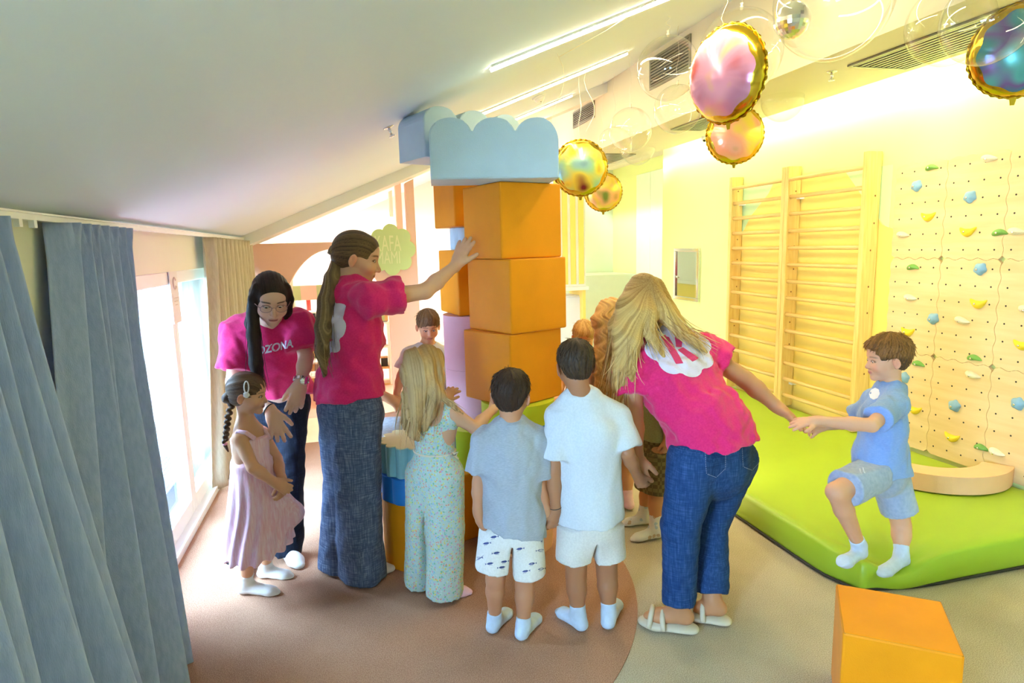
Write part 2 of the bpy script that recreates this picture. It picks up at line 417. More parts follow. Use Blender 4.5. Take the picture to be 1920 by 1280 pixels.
# ------------------------------------------------------------------ curtains
def cloth_mat(name, c1, c2):
    m = mat(name, c1, 0.9, col2=c2, vscale=90, stretch=(1, 1, 0.15), bump=0.3, bscale=500, sheen=0.3, spec=0.2); return m
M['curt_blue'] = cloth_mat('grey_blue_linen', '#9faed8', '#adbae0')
M['curt_beige'] = cloth_mat('beige_linen', '#bcb195', '#c8bda1')
def curtain(name, label, m, ftop, fbot, nf, amp_t, amp_b, zt, zb, seed, nu=260, nv=46, power=1.2, pleat=True):
    """a hanging cloth: ftop/fbot give (x, y) of the heading and the hem along u"""
    r = random.Random(seed)
    ph = [r.uniform(0, 6.28) for _ in range(8)]
    V, Fc = [], []
    for j in range(nv + 1):
        v = j / nv; g = v ** power
        for i in range(nu + 1):
            u = i / nu
            xt, yt = ftop(u); xb, yb = fbot(u)
            wv = u + 0.016 * math.sin(5 * u * PI + ph[0]) * v + 0.010 * math.sin(11 * u + ph[1] + 2 * v)
            s1 = math.sin(2 * PI * nf * wv + ph[2])
            s2 = math.sin(2 * PI * nf * 0.5 * wv + ph[3] + 0.8 * v)
            sharp = math.copysign(abs(s1) ** 0.7, s1)
            top = math.copysign(abs(s1) ** 0.45, s1)
            fold = (1 - g) * amp_t * (0.55 * top + 0.45 * s1) + g * amp_b * (0.75 * (0.5 * s1 + 0.5 * sharp) + 0.5 * s2)
            cosf = math.cos(2 * PI * nf * wv + ph[2])
            x = xt + (xb - xt) * g + fold
            y = yt + (yb - yt) * g + (1 - g) * 0.4 * amp_t * cosf * 0.6 + 0.30 * fold * 0.4
            z = zt + (zb - zt) * v + 0.012 * math.sin(9 * u + ph[4]) * v
            if pleat and v < 0.06: x += 0.25 * amp_t * math.sin(2 * PI * nf * 3 * wv) * (1 - v / 0.06)
            V.append((x, y, z))
    for j in range(nv):
        for i in range(nu):
            a = j * (nu + 1) + i; Fc.append((a, a + 1, a + nu + 2, a + nu + 1))
    o = mesh(name, V, Fc, m, None, True)
    sd = o.modifiers.new('thickness', 'SOLIDIFY'); sd.thickness = 0.003
    return tag(o, label, 'curtain', 'window curtains')
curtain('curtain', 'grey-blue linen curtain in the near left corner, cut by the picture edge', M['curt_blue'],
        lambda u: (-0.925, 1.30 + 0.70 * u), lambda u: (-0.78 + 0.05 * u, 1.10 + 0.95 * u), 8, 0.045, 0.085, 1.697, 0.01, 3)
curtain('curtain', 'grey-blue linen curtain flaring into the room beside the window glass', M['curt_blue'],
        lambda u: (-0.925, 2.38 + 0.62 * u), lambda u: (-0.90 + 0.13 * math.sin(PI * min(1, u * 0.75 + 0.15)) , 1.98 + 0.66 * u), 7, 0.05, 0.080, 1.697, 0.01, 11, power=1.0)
curtain('curtain', 'beige and lilac linen curtain at the far end of the window strip', M['curt_beige'],
        lambda u: (-0.915, 4.58 + 1.84 * u), lambda u: (-0.93 + 0.03 * u, 4.34 + 2.05 * u), 11, 0.035, 0.045, 1.697, 0.01, 21)
# curtain in the room behind the arch
curtain('curtain', 'white and beige striped-looking curtain seen through the arch', M['curt_beige'],
        lambda u: (-0.93 + 0.25 * u, 6.9 + 0.95 * u), lambda u: (-0.95 + 0.25 * u, 6.9 + 0.95 * u), 9, 0.035, 0.04, 1.66, 0.01, 33)

# ------------------------------------------------------------------ ceiling fittings
slope = Vector((1, 0, CT)).normalized(); nrm = Vector((CT, 0, -1)).normalized()
def led(y, x0, x1, lab):
    t = thing('ceiling_strip_light', lab, 'light', ((x0 + x1) / 2, y, cz((x0 + x1) / 2)), 'ceiling strip lights')
    for nm, w_, d0, d1, mm in (('profile', 0.024, 0.0, 0.010, M['white_frame']), ('diffuser', 0.016, 0.008, 0.022, M['led'])):
        o = Vector((x0, y - w_, cz(x0))) + nrm * d0
        prism(nm, [(0, 0), ((x1 - x0) / slope.x, 0), ((x1 - x0) / slope.x, 2 * w_), (0, 2 * w_)], o, slope, (0, 1, 0), nrm, d1 - d0, mm, t)
led(2.95, 0.68, 2.60, 'long glowing strip light on the sloping ceiling, nearest the camera')
led(4.45, 0.80, 2.05, 'glowing strip light on the ceiling above the cloud blocks, middle of three')
led(5.90, 1.45, 2.15, 'short glowing strip light on the ceiling, farthest of three')
def ceil_hit(px, py):
    d = ray(px, py); s = (cz(0) - H) / (d[2] - CT * d[0]); return Vector(CAM + d * s)
def sprinkler(p, n, lab):
    n = Vector(n); t = thing('sprinkler', lab, 'sprinkler', p, 'ceiling sprinklers'); p = Vector(p)
    q = n.to_track_quat('Z', 'Y').to_matrix().to_4x4(); T = Matrix.Translation(p) @ q
    for nm, prof in (('rosette', [(0.03, 0), (0.03, 0.004), (0.012, 0.008)]), ('body', [(0.009, 0.006), (0.009, 0.03), (0.005, 0.035)]), ('deflector', [(0.004, 0.034), (0.018, 0.05), (0.018, 0.053), (0.004, 0.053)])):
        o = lathe(nm, prof, (0, 0, 0), M['chrome'], None, 14); o.data.transform(T); attach(o, t)
sprinkler(ceil_hit(728, 238), nrm, 'small metal sprinkler on the sloping ceiling left of the cloud blocks')
sprinkler(ceil_hit(697, 357), nrm, 'small metal sprinkler on the ceiling above the standing woman with ponytail')
sprinkler(ceil_hit(1026, 214), nrm, 'small sprinkler on the ceiling right above the cloud blocks')
sprinkler(atZ(1560, 134, ZS), (0, 0, -1), 'small metal sprinkler on the soffit beside the ceiling grille')
p = ceil_hit(1010, 180)
sd_ = thing('smoke_detector', 'round white smoke detector on the ceiling between strip lights', 'detector', p)
Tm = Matrix.Translation(p) @ nrm.to_track_quat('Z', 'Y').to_matrix().to_4x4()
for nm, prof, mm in (('base', [(0.055, 0), (0.055, 0.012), (0.045, 0.016)], M['white_frame']), ('cap', [(0.046, 0.014), (0.042, 0.03), (0.025, 0.042), (0.01, 0.044)], M['white_frame']), ('indicator', [(0.006, 0.043), (0.005, 0.047)], M['black'])):
    o = lathe(nm, prof, (0, 0, 0), mm, None, 24); o.data.transform(Tm); attach(o, sd_)
# grilles
def grille(lab, o, u, v, n, w_, h_, ns):
    o, u, v, n = (Vector(t) for t in (o, u, v, n)); u.normalize(); v.normalize(); n.normalize()
    t = thing('air_vent', lab, 'vent', o, 'air vents')
    R_ = lambda a, b, c, d: [(a, b), (c, b), (c, d), (a, d)]
    prism('backing', R_(0, 0, w_, h_), o, u, v, n, 0.003, M['dark'], t)
    fr = 0.02
    for r_ in (R_(0, 0, w_, fr), R_(0, h_ - fr, w_, h_), R_(0, fr, fr, h_ - fr), R_(w_ - fr, fr, w_, h_ - fr)):
        prism('frame', r_, o, u, v, n, 0.012, M['grey_metal'], t)
    for k in range(ns):
        b = fr + (h_ - 2 * fr) * (k + 0.5) / ns; hw = (h_ - 2 * fr) / ns * 0.24
        prism('slat', R_(fr, b - hw, w_ - fr, b + hw), o + n * 0.002, u, v, n, 0.008, M['grey_metal'], t)
grille('slatted air vent on the bulkhead side behind a clear bubble balloon', (XB, 5.25, 2.90), (0, -1, 0), (0, 0, 1), (-1, 0, 0), 0.68, 0.26, 9)
grille('small slatted air vent on the bulkhead side, farthest of the vents', (XB, 7.20, 2.93), (0, -1, 0), (0, 0, 1), (-1, 0, 0), 0.66, 0.18, 7)
grille('long ceiling grille in the soffit at upper right', (2.90, 3.24, ZS), (0, -1, 0), (1, 0, 0), (0, 0, -1), 1.5, 0.42, 10)
grille('short ceiling grille in the soffit behind the biggest foil balloon', (2.85, 5.25, ZS), (0, -1, 0), (1, 0, 0), (0, 0, -1), 0.6, 0.30, 8)
grille('far ceiling grille in the soffit behind the cluster of bubbles', (2.85, 7.6, ZS), (0, -1, 0), (1, 0, 0), (0, 0, -1), 0.9, 0.36, 8)
# camera on soffit
p = Vector(atZ(1321, 256, ZS))
dc = thing('dome_camera', 'tiny black and white dome camera under the soffit', 'camera', p)
lathe('housing', [(0.03, 0), (0.03, -0.02), (0.022, -0.03)], p, M['white_frame'], dc, 16)
lathe('lens', [(0.018, -0.028), (0.016, -0.042), (0.006, -0.05)], p, M['black'], dc, 14)

# steel cabinet door on the right wall
mc = thing('steel_wall_panel', 'polished steel framed panel on the cream wall left of the wall bars', 'wall panel', (XR, 6.2, 0.94))
for a in ((5.95, 6.47, 0.94, 0.975), (5.95, 6.47, 1.475, 1.51), (5.95, 5.985, 0.975, 1.475), (6.435, 6.47, 0.975, 1.475)):
    box('frame', XR - 0.03, XR, a[0], a[1], a[2], a[3], M['chrome'], mc, 0.004)
box('mirror_plate', XR - 0.014, XR - 0.004, 5.985, 6.435, 0.975, 1.475, mat('steel_mirror', '#dfe3e6', 0.05, 1.0), mc)
lathe('knob', [(0.012, 0), (0.016, 0.012), (0.008, 0.02)], (0, 0, 0), M['chrome'], mc, 14).data.transform(Matrix.Translation((XR - 0.014, 6.40, 1.19)) @ Vector((-1, 0, 0)).to_track_quat('Z', 'Y').to_matrix().to_4x4())
# ------------------------------------------------------------------ wall paint behind the bars
Rect = lambda y0, z0, y1, z1: [(y0, z0), (y1, z0), (y1, z1), (y0, z1)]
struct(prism('trim_11', [(3.50, 0.0), (5.25, 0.0), (5.25, 1.62), (5.10, 1.80), (4.86, 1.98), (4.80, 2.06), (3.98, 2.06), (3.62, 1.66), (3.50, 1.62)], (XR, 0, 0), (0, 1, 0), (0, 0, 1), (-1, 0, 0), 0.004, M['yellow_paint']))
struct(prism('trim_12', [(4.78, 2.06), (5.10, 1.70), (5.26, 1.55), (5.26, 2.06)], (XR, 0, 0), (0, 1, 0), (0, 0, 1), (-1, 0, 0), 0.003, M['mint_paint']))
struct(prism('trim_13', [(3.56, 1.62), (4.02, 2.06), (3.56, 2.06)], (XR, 0, 0), (0, 1, 0), (0, 0, 1), (-1, 0, 0), 0.003, M['mint_paint']))

# ------------------------------------------------------------------ wall bars
M['knot'] = mat('knot_brown', '#8a5a20', 0.6)
def wall_bars(lab, y0, y1):
    t = thing('wall_bars', lab, 'wall bars', (XR, (y0 + y1) / 2, 0.17), 'wall bars')
    for y in (y0, y1):
        box('post', XR - 0.13, XR - 0.01, y - 0.021, y + 0.021, 0.172, 2.16, M['pine'], t, 0.004)
        for k in range(7):
            z = 0.35 + 1.7 * ((k * 0.37 + y) % 1.0)
            box('knot', XR - 0.07 + 0.02 * ((k * 0.61) % 1), XR - 0.06 + 0.02 * ((k * 0.61) % 1), y - 0.0225, y - 0.0205, z, z + 0.012, M['knot'], t)
    for k in range(14):
        z = 0.275 + k * 0.137
        dx = -0.015 if k == 13 else 0.0
        tube('rung', [(XR - 0.10 + dx, y0 + 0.018, z), (XR - 0.10 + dx, y1 - 0.018, z)], 0.016, M['pine_rung'], t, 10)
    for z in (0.36, 1.90):
        box('bracket', XR - 0.05, XR - 0.004, y1 - 0.06, y1 - 0.02, z, z + 0.02, M['white_frame'], t)
wall_bars('pine wall bars, the farther of two ladder units on the yellow wall', 4.51, 5.245)
wall_bars('pine wall bars, the nearer ladder unit beside the climbing panels', 3.665, 4.465)

# ------------------------------------------------------------------ climbing wall
cw = thing('climbing_wall', 'birch plywood climbing wall of wavy-edged panels with coloured holds', 'climbing wall', (XR, 2.9, 0.175))
YS = [3.505, 3.13, 2.752, 2.372, 1.99]; ZSs = [0.176, 0.812, 1.433, 2.045]
M['seam'] = mat('panel_edge', '#a07c45', 0.7)
M['h_green'] = mat('green_hold', '#6fa54e', 0.55, var=0.06, vscale=30, bump=0.15)
M['h_blue'] = mat('blue_hold', '#87b2cf', 0.55, var=0.06, vscale=30, bump=0.15)
M['h_yellow'] = mat('yellow_hold', '#f2d02c', 0.55, var=0.06, vscale=30, bump=0.15)
M['h_white'] = mat('ivory_hold', '#e6ddc0', 0.55, var=0.06, vscale=30, bump=0.15)
def wavy(p, q, amp, nw, ends=0.03, n=40, flat=False):
    """points from p to q with a wavy offset to the left of the direction"""
    out = []; d = (q[0] - p[0], q[1] - p[1]); L = math.hypot(*d); nx, ny = -d[1] / L, d[0] / L
    for k in range(n):
        s = k / n; w_ = amp * math.sin(2 * PI * nw * s) * min(1, s / 0.08, (1 - s) / 0.08)
        out.append((p[0] + d[0] * s + nx * w_, p[1] + d[1] * s + ny * w_))
    return out
def panel(ci, ri):
    y1, y0 = YS[ci], YS[ci + 1]; z0, z1 = ZSs[ri], ZSs[ri + 1]; g = 0.0012; c = 0.020
    cut = [(y0 + g, z0 + c), (y0 + g + c, z0 + g)]
    pts = []
    pts += wavy((y0 + c, z0 + g), (y1 - c, z0 + g), 0.007 if ri else 0.0, 3.5)
    pts += wavy((y1 - g, z0 + c), (y1 - g, z1 - c), 0.007 if ci else 0.004, 5.0)
    top_amp = 0.012 if ri == 2 else 0.007
    if ri == 2:
        n = 60; pts.append((y1 - g, z1 - c))
        for k in range(1, n): s = k / n; pts.append((y1 - c + (y0 - y1 + 2 * c) * s, z1 - g - 0.010 + 0.010 * abs(math.sin(PI * 4 * s))))
    else:
        seg = wavy((y0 + c, z1 - g), (y1 - c, z1 - g), 0.007, 3.5); pts += [(y1 - c, z1 - g)] + seg[::-1]
    seg = wavy((y0 + g, z0 + c), (y0 + g, z1 - c), 0.007, 5.0); pts += [(y0 + g, z1 - c)] + seg[::-1]
    o = prism('panel', pts, (XR - 0.006, 0, 0), (0, 1, 0), (0, 0, 1), (-1, 0, 0), 0.020, M['ply'], cw)
    bm = bmesh.new()
    for a in range(4):
        for b in range(6):
            yy = y0 + (y1 - y0) * (a + 0.5) / 4; zz = z0 + (z1 - z0) * (b + 0.55) / 6.1
            vs = [bm.verts.new((XR - 0.0266, yy + 0.0055 * math.cos(2 * PI * k / 10), zz + 0.0055 * math.sin(2 * PI * k / 10))) for k in range(10)]
            bm.faces.new(vs[::-1])
    h = bm_obj('bolt_holes', bm, M['dark'], o); h['kind'] = 'stuff'
    return o
panels = {(c, r_): panel(c, r_) for c in range(4) for r_ in range(3)}
def hold(px, py, colr):
    p = atX(px, py, XR - 0.03); y, z = float(p[1]), float(p[2])
    ci = max(0, min(3, [k for k in range(4) if YS[k + 1] <= y + 1e-6][0] if y >= YS[4] else 3)); ri = 0 if z < ZSs[1] else (1 if z < ZSs[2] else 2)
    r = random.Random(int(px * 7 + py)); bm = bmesh.new()
    bmesh.ops.create_icosphere(bm, subdivisions=3, radius=1.0)
    for v in bm.verts:
        x_, y_, z_ = v.co
        if colr == 'blue':      # chunky irregular knob
            k = 1 + 0.10 * math.sin(5 * math.atan2(z_, y_) + px) ; v.co = (max(x_, -0.2) * 0.034, y_ * 0.036 * k, z_ * 0.036 * k)
        elif colr == 'yellow':  # bent crescent
            k = 0.75 + 0.25 * (1 - abs(y_)); v.co = (max(x_, -0.2) * 0.032 * k, y_ * 0.052, z_ * 0.024 * k + 0.030 * (y_ * y_) - 0.010)
        elif colr == 'green':
            k = 0.8 + 0.3 * y_; v.co = (max(x_, -0.2) * 0.03, y_ * 0.045, z_ * 0.022 * k - 0.012 * (y_ * y_))
        else:
            k = 0.75 + 0.35 * y_; v.co = (max(x_, -0.2) * 0.034, y_ * 0.048, z_ * 0.026 * k + 0.006 * y_)
        n = 1 + 0.05 * math.sin(40 * v.co.y + px) * math.sin(45 * v.co.z)
        v.co = v.co * n
        v.co = Vector((XR - 0.026 - v.co.x, y + v.co.y, z + v.co.z))
    o = bm_obj('climbing_hold', bm, M['h_' + colr], panels[(ci, ri)], True)
    b = lathe('bolt', [(0.006, 0), (0.006, 0.004), (0.003, 0.0045)], (0, 0, 0), M['chrome'], None, 10)
    b.data.transform(Matrix.Translation((XR - 0.026 - 0.033, y, z - 0.004)) @ Vector((-1, 0, 0)).to_track_quat('Z', 'Y').to_matrix().to_4x4())
    bpy.data.objects.remove(b) if False else attach(b, panels[(ci, ri)])
    b.name = 'hold_bolt'
for px, py, c in ((1747, 313, 'green'), (1719, 348, 'blue'), (1740, 405, 'yellow'), (1693, 440, 'white'), (1855, 297, 'white'), (1819, 369, 'blue'),
                  (1814, 433, 'yellow'), (1875, 435, 'green'), (1906, 434, 'white'), (1712, 500, 'green'), (1707, 558, 'white'), (1750, 597, 'blue'),
                  (1702, 621, 'yellow'), (1838, 504, 'blue'), (1834, 568, 'yellow'), (1804, 601, 'white'), (1827, 670, 'green'), (1926, 580, 'white'),
                  (1917, 646, 'yellow'), (1722, 681, 'green'), (1696, 707, 'blue'), (1715, 767, 'yellow'), (1824, 703, 'white'), (1790, 760, 'blue'),
                  (1785, 819, 'yellow'), (1840, 838, 'green'), (1909, 756, 'blue'), (1869, 848, 'white')):
    hold(px, py, c)

# ------------------------------------------------------------------ green mat
def green_mat():
    x0, x1, y0, y1, zt = 2.075, 3.568, 2.09, 5.9, 0.165
    bm = bmesh.new(); nx, ny = 60, 110; r = 0.045
    top = {}
    fx, fy = 2.29, 2.13       # pressed corner
    def prof(s, lo, hi):
        return s
    xs = [x0 + (x1 - x0) * (i / nx) for i in range(nx + 1)]; ys = [y0 + (y1 - y0) * (j / ny) ** 1.25 for j in range(ny + 1)]
    for i, x in enumerate(xs):
        for j, y in enumerate(ys):
            e = min(x - x0, y - y0, x1 - x, y1 - y)
            z = zt - 0.012 * max(0, 1 - e / 0.05) ** 2
            d = math.hypot((x - fx) / 0.16, (y - fy) / 0.16)
            z -= 0.085 * math.exp(-d * d)
            a = math.atan2(y - fy, x - fx)
            if d < 4: z -= 0.010 * math.exp(-(d - 1.1) ** 2 / 0.9) * (0.5 + 0.5 * math.cos(9 * a + 2 * math.sin(3 * a)))
            z += 0.0025 * math.sin(7 * x + 3 * y) * math.sin(3.1 * y)
            cx = 0.07 * math.exp(-(((x - x0) / 0.18) ** 2 + ((y - y0) / 0.14) ** 2)) 
            top[i, j] = bm.verts.new((x + cx * 0.9, y + cx * 0.7, z))
    for i in range(nx):
        for j in range(ny):
            bm.faces.new((top[i, j], top[i + 1, j], top[i + 1, j + 1], top[i, j + 1]))
    ring = [(i, 0) for i in range(nx + 1)] + [(nx, j) for j in range(1, ny + 1)] + [(i, ny) for i in range(nx - 1, -1, -1)] + [(0, j) for j in range(ny - 1, 0, -1)]
    prev = [top[k] for k in ring]
    for lev, (f, out) in enumerate(((0.93, 0.006), (0.6, 0.014), (0.2, 0.012), (0.0, 0.0))):
        cur = []
        for (i, j), tv in zip(ring, [top[k] for k in ring]):
            dx = (-1 if i == 0 else (1 if i == nx else 0)) * out; dy = (-1 if j == 0 else (1 if j == ny else 0)) * out
            cur.append(bm.verts.new((tv.co.x + dx, tv.co.y + dy, max(0.002, tv.co.z * f))))
        for k in range(len(ring)):
            bm.faces.new((prev[k], cur[k], cur[(k + 1) % len(ring)], prev[(k + 1) % len(ring)]))
        prev = cur
    bm.faces.new(prev)
    t = thing('gym_mat', 'large lime green vinyl gym mat below the wall bars', 'mat', (2.8, 3.6, 0))
    o = bm_obj('cover', bm, M['mat_green'], t, True)
    pts = [(x0 - 0.010, y1, 0.012)] + [(x0 - 0.010 + 0.062 * math.exp(-((2.09 + 0.1 * k - y0) / 0.14) ** 2), 2.09 + 0.1 * k, 0.012) for k in range(30, -1, -1)]
    tube('base_piping', pts, 0.007, M['dark'], t, 6)
    tube('base_piping', [(x0 + 0.05 + 0.05 * k, y0 + 0.05 * math.exp(-((0.05 * k) / 0.18) ** 2) - 0.008, 0.012) for k in range(30)], 0.007, M['dark'], t, 6)
green_mat()

# ------------------------------------------------------------------ foam blocks
def foam_cube(lab, x, y, z, s, deg, sz=None, group='orange foam cubes', name='foam_cube', m='f_orange', corner=True):
    """x, y is the front corner; the cube turns about it"""
    T = Matrix.Translation((x, y, z)) @ Matrix.Rotation(math.radians(deg), 4, 'Z')
    t = thing(name, lab, 'foam block', (x, y, z), group)
    a = s if isinstance(s, tuple) else (s, s)
    o = box('cover', 0, a[0], 0, a[1], 0, sz or a[0], M[m], t, 0.008, T)
    # stitched seam along the top edge
    zz = (sz or a[0])
    ring = [(0.004, 0.004), (a[0] - 0.004, 0.004), (a[0] - 0.004, a[1] - 0.004), (0.004, a[1] - 0.004)]
    for p, q in zip(ring, ring[1:] + ring[:1]):
        tube('seam', [T @ Vector((p[0], p[1], zz - 0.0035)), T @ Vector((q[0], q[1], zz - 0.0035))], 0.0022, M['f_seam'], t, 5)
    return t
M['f_seam'] = mat('orange_seam', '#c97a12', 0.6)
foam_cube('orange foam cube on the floor at the bottom right picture edge', 1.42, 1.482, 0.004, (0.318, 0.31), -38.0, 0.355)
foam_cube('orange foam cube at the top of the tower, touched by the standing woman', 0.698, 2.90, 1.522, 0.36, 18.9)
foam_cube('orange foam cube in the middle of the three front tower cubes', 0.728, 2.866, 1.161, 0.36, 23.5)
foam_cube('orange foam cube, lowest of the three front tower cubes', 0.718, 2.862, 0.800, 0.36, 28.2)
def corner_of(cx, cy, s, deg):
    a = math.radians(deg); return cx - s / 2 * (math.cos(a) - math.sin(a)), cy - s / 2 * (math.sin(a) + math.cos(a))
x_, y_ = corner_of(0.705, 3.585, 0.36, 10); foam_cube('orange foam cube at the rear tower column, under the rear cloud block', x_, y_, 1.695, 0.36, 10, 0.325)
x_, y_ = corner_of(0.715, 3.58, 0.36, 8); foam_cube('orange foam cube in the rear tower column, resting on pink cylinders', x_, y_, 1.208, 0.36, 8, 0.36)
x_, y_ = corner_of(0.60, 3.385, 0.37, 20); foam_cube('orange foam cube on the floor at the foot of the tower', x_, y_, 0.004, 0.37, 20, 0.37)

def foam_cyl(lab, cx, cy, z0, z1, r, m, scal=0, amp=0.0, group='round foam blocks', top=None, name='foam_cylinder'):
    t = thing(name, lab, 'foam block', (cx, cy, z0), group)
    n = 96
    def rad(a): return r * (1 - amp + amp * abs(math.sin(scal * a / 2)) * 1.0) if scal else r
    out = [(rad(2 * PI * k / n) * math.cos(2 * PI * k / n), rad(2 * PI * k / n) * math.sin(2 * PI * k / n)) for k in range(n)]
    o = prism('body', out, (cx, cy, z0), (1, 0, 0), (0, 1, 0), (0, 0, 1), z1 - z0 - (0.004 if top else 0), M[m], t, 0.005)
    if top: prism('top_face', [(a * 0.985, b * 0.985) for a, b in out], (cx, cy, z1 - 0.006), (1, 0, 0), (0, 1, 0), (0, 0, 1), 0.006, M[top], t)
    return t
foam_cyl('tall orange foam cylinder on the carpet beside the wide denim trousers', 0.275, 3.09, 0.004, 0.345, 0.195, 'f_orange')
foam_cyl('royal blue flower-shaped foam block on the orange cylinder', 0.275, 3.09, 0.346, 0.478, 0.20, 'f_royal', 10, 0.10)
foam_cyl('pale teal flower-shaped foam block with a cream scalloped top', 0.275, 3.09, 0.480, 0.635, 0.195, 'f_teal', 16, 0.13, top='f_cream')
foam_cyl('lime foam disc under the rear tower column', 0.67, 3.41, 0.375, 0.595, 0.225, 'f_lime')
foam_cyl('pink foam cylinder, lower of two in the rear tower column', 0.69, 3.51, 0.597, 0.90, 0.195, 'f_pink')
foam_cyl('pink foam cylinder, upper of two in the rear tower column', 0.69, 3.51, 0.902, 1.206, 0.197, 'f_pink')
foam_cyl('small pale blue flower-shaped foam block between two orange rear cubes', 0.72, 3.60, 1.569, 1.693, 0.155, 'f_blue', 12, 0.10)
foam_cyl('peach foam cylinder at the foot of the front tower column', 0.80, 3.06, 0.004, 0.470, 0.17, 'f_peach')
foam_cyl('royal blue flower-shaped foam block under the lime disc', 0.80, 3.06, 0.472, 0.688, 0.175, 'f_royal', 10, 0.10)
foam_cyl('lime foam disc supporting the three front orange cubes', 0.80, 3.06, 0.690, 0.798, 0.19, 'f_lime')

def cloud(lab, o, deg, w_, h_, d_, lobes):
    t = thing('foam_cloud_block', lab, 'foam block', o, 'cloud-topped foam blocks')
    pts = [(0, 0), (w_, 0)]
    lw = w_ / lobes; r = lw / 2; base = h_ - 0.065
    for k in range(lobes):
        c = w_ - lw * (k + 0.5)
        for i in range(0, 19):
            a = math.radians(6) + (PI - 2 * math.radians(6)) * i / 18 if lobes > 1 else PI * i / 18
            z = base - 0.02 + (h_ - base + 0.02) * math.sin(a) ** 0.8
            if (k == 0 and i < 6): z = min(z, h_) - 0.03 * (1 - i / 6)
            pts.append((c + r * math.cos(a), z))
    a = math.radians(deg); u = (math.cos(a), math.sin(a), 0); n = (-math.sin(a), math.cos(a), 0)
    prism('body', pts, o, u, (0, 0, 1), n, d_, M['f_blue'], t, 0.008)
pl = atY(808, 347, 2.85); pr = atY(1051, 344, 2.77)
cloud('pale blue cloud-topped foam block at the front of the tower top', (float(pl[0]), 2.85, 1.884), math.degrees(math.atan2(-0.08, float(pr[0] - pl[0]))), float(pr[0] - pl[0]), 0.265, 0.30, 3)
cloud('pale blue cloud-topped foam block at the back of the tower top', (0.385, 3.13, 2.022), 22, 0.60, 0.245, 0.28, 3)

# peach arc block on the mat
def arc_block():
    t = thing('foam_arc', 'peach foam arch segment lying on the green mat by the climbing wall', 'foam block', (3.2, 2.5, 0.17))
    c = Vector((3.33, 2.915, 0.172)); ro, ri = 0.42, 0.27
    out = []
    a0, a1 = math.radians(192), math.radians(305)
    for k in range(25): a = a0 + (a1 - a0) * k / 24; out.append((ro * math.cos(a), ro * math.sin(a)))
    for k in range(25): a = a1 + (a0 - a1) * k / 24; out.append((ri * math.cos(a), ri * math.sin(a)))
    prism('body', out, c, (1, 0, 0), (0, 1, 0), (0, 0, 1), 0.10, M['f_peach'], t, 0.005)
arc_block()

# ------------------------------------------------------------------ balloons
M['gold'] = mat('gold_foil', '#d8b53a', 0.18, 1.0, var=0.05, vscale=10)
M['string'] = mat('clear_string', '#fbf8e6', 0.4)
M['gold_edge'] = mat('gold_edge', '#b89324', 0.25, 1.0)
def foil_print(name, cols, seed):
    """flat print: a plain field with soft drifting patches of colour, no figure"""
    m, nt, b = new_mat(name)
    tc = nt.nodes.new('ShaderNodeTexCoord'); mp = nt.nodes.new('ShaderNodeMapping'); mp.inputs['Location'].default_value = (seed, seed * 0.7, seed * 1.3)
    nz = nt.nodes.new('ShaderNodeTexNoise'); nz.inputs['Scale'].default_value = 5.5; nz.inputs['Detail'].default_value = 1.0
    nt.links.new(tc.outputs['Object'], mp.inputs['Vector']); nt.links.new(mp.outputs['Vector'], nz.inputs['Vector'])
    r = nt.nodes.new('ShaderNodeValToRGB')
    while len(r.color_ramp.elements) < len(cols): r.color_ramp.elements.new(0.5)
    for k, c in enumerate(cols): r.color_ramp.elements[k].position = 0.30 + 0.42 * k / (len(cols) - 1); r.color_ramp.elements[k].color = (*lin(c), 1)
    nt.links.new(nz.outputs['Fac'], r.inputs['Fac']); nt.links.new(r.outputs['Color'], b.inputs['Base Color'])
    b.inputs['Roughness'].default_value = 0.22; b.inputs['Metallic'].default_value = 0.35
    return m
def balloon_string(p, lab, top=None):
    q = Vector((p[0], p[1], min(cz(p[0]) if p[0] < XB else ZS, 3.3) - 0.0))
    pts = [Vector(p).lerp(q, k / 8) + Vector((0.012 * math.sin(k * 1.3 + p[0] * 9), 0.01 * math.sin(k * 1.7), 0)) * (1 if 0 < k < 8 else 0) for k in range(9)]
    o = tube('balloon_string', pts, 0.0011, M['string'], None, 5)
    return tag(o, lab, 'string', 'balloon strings')
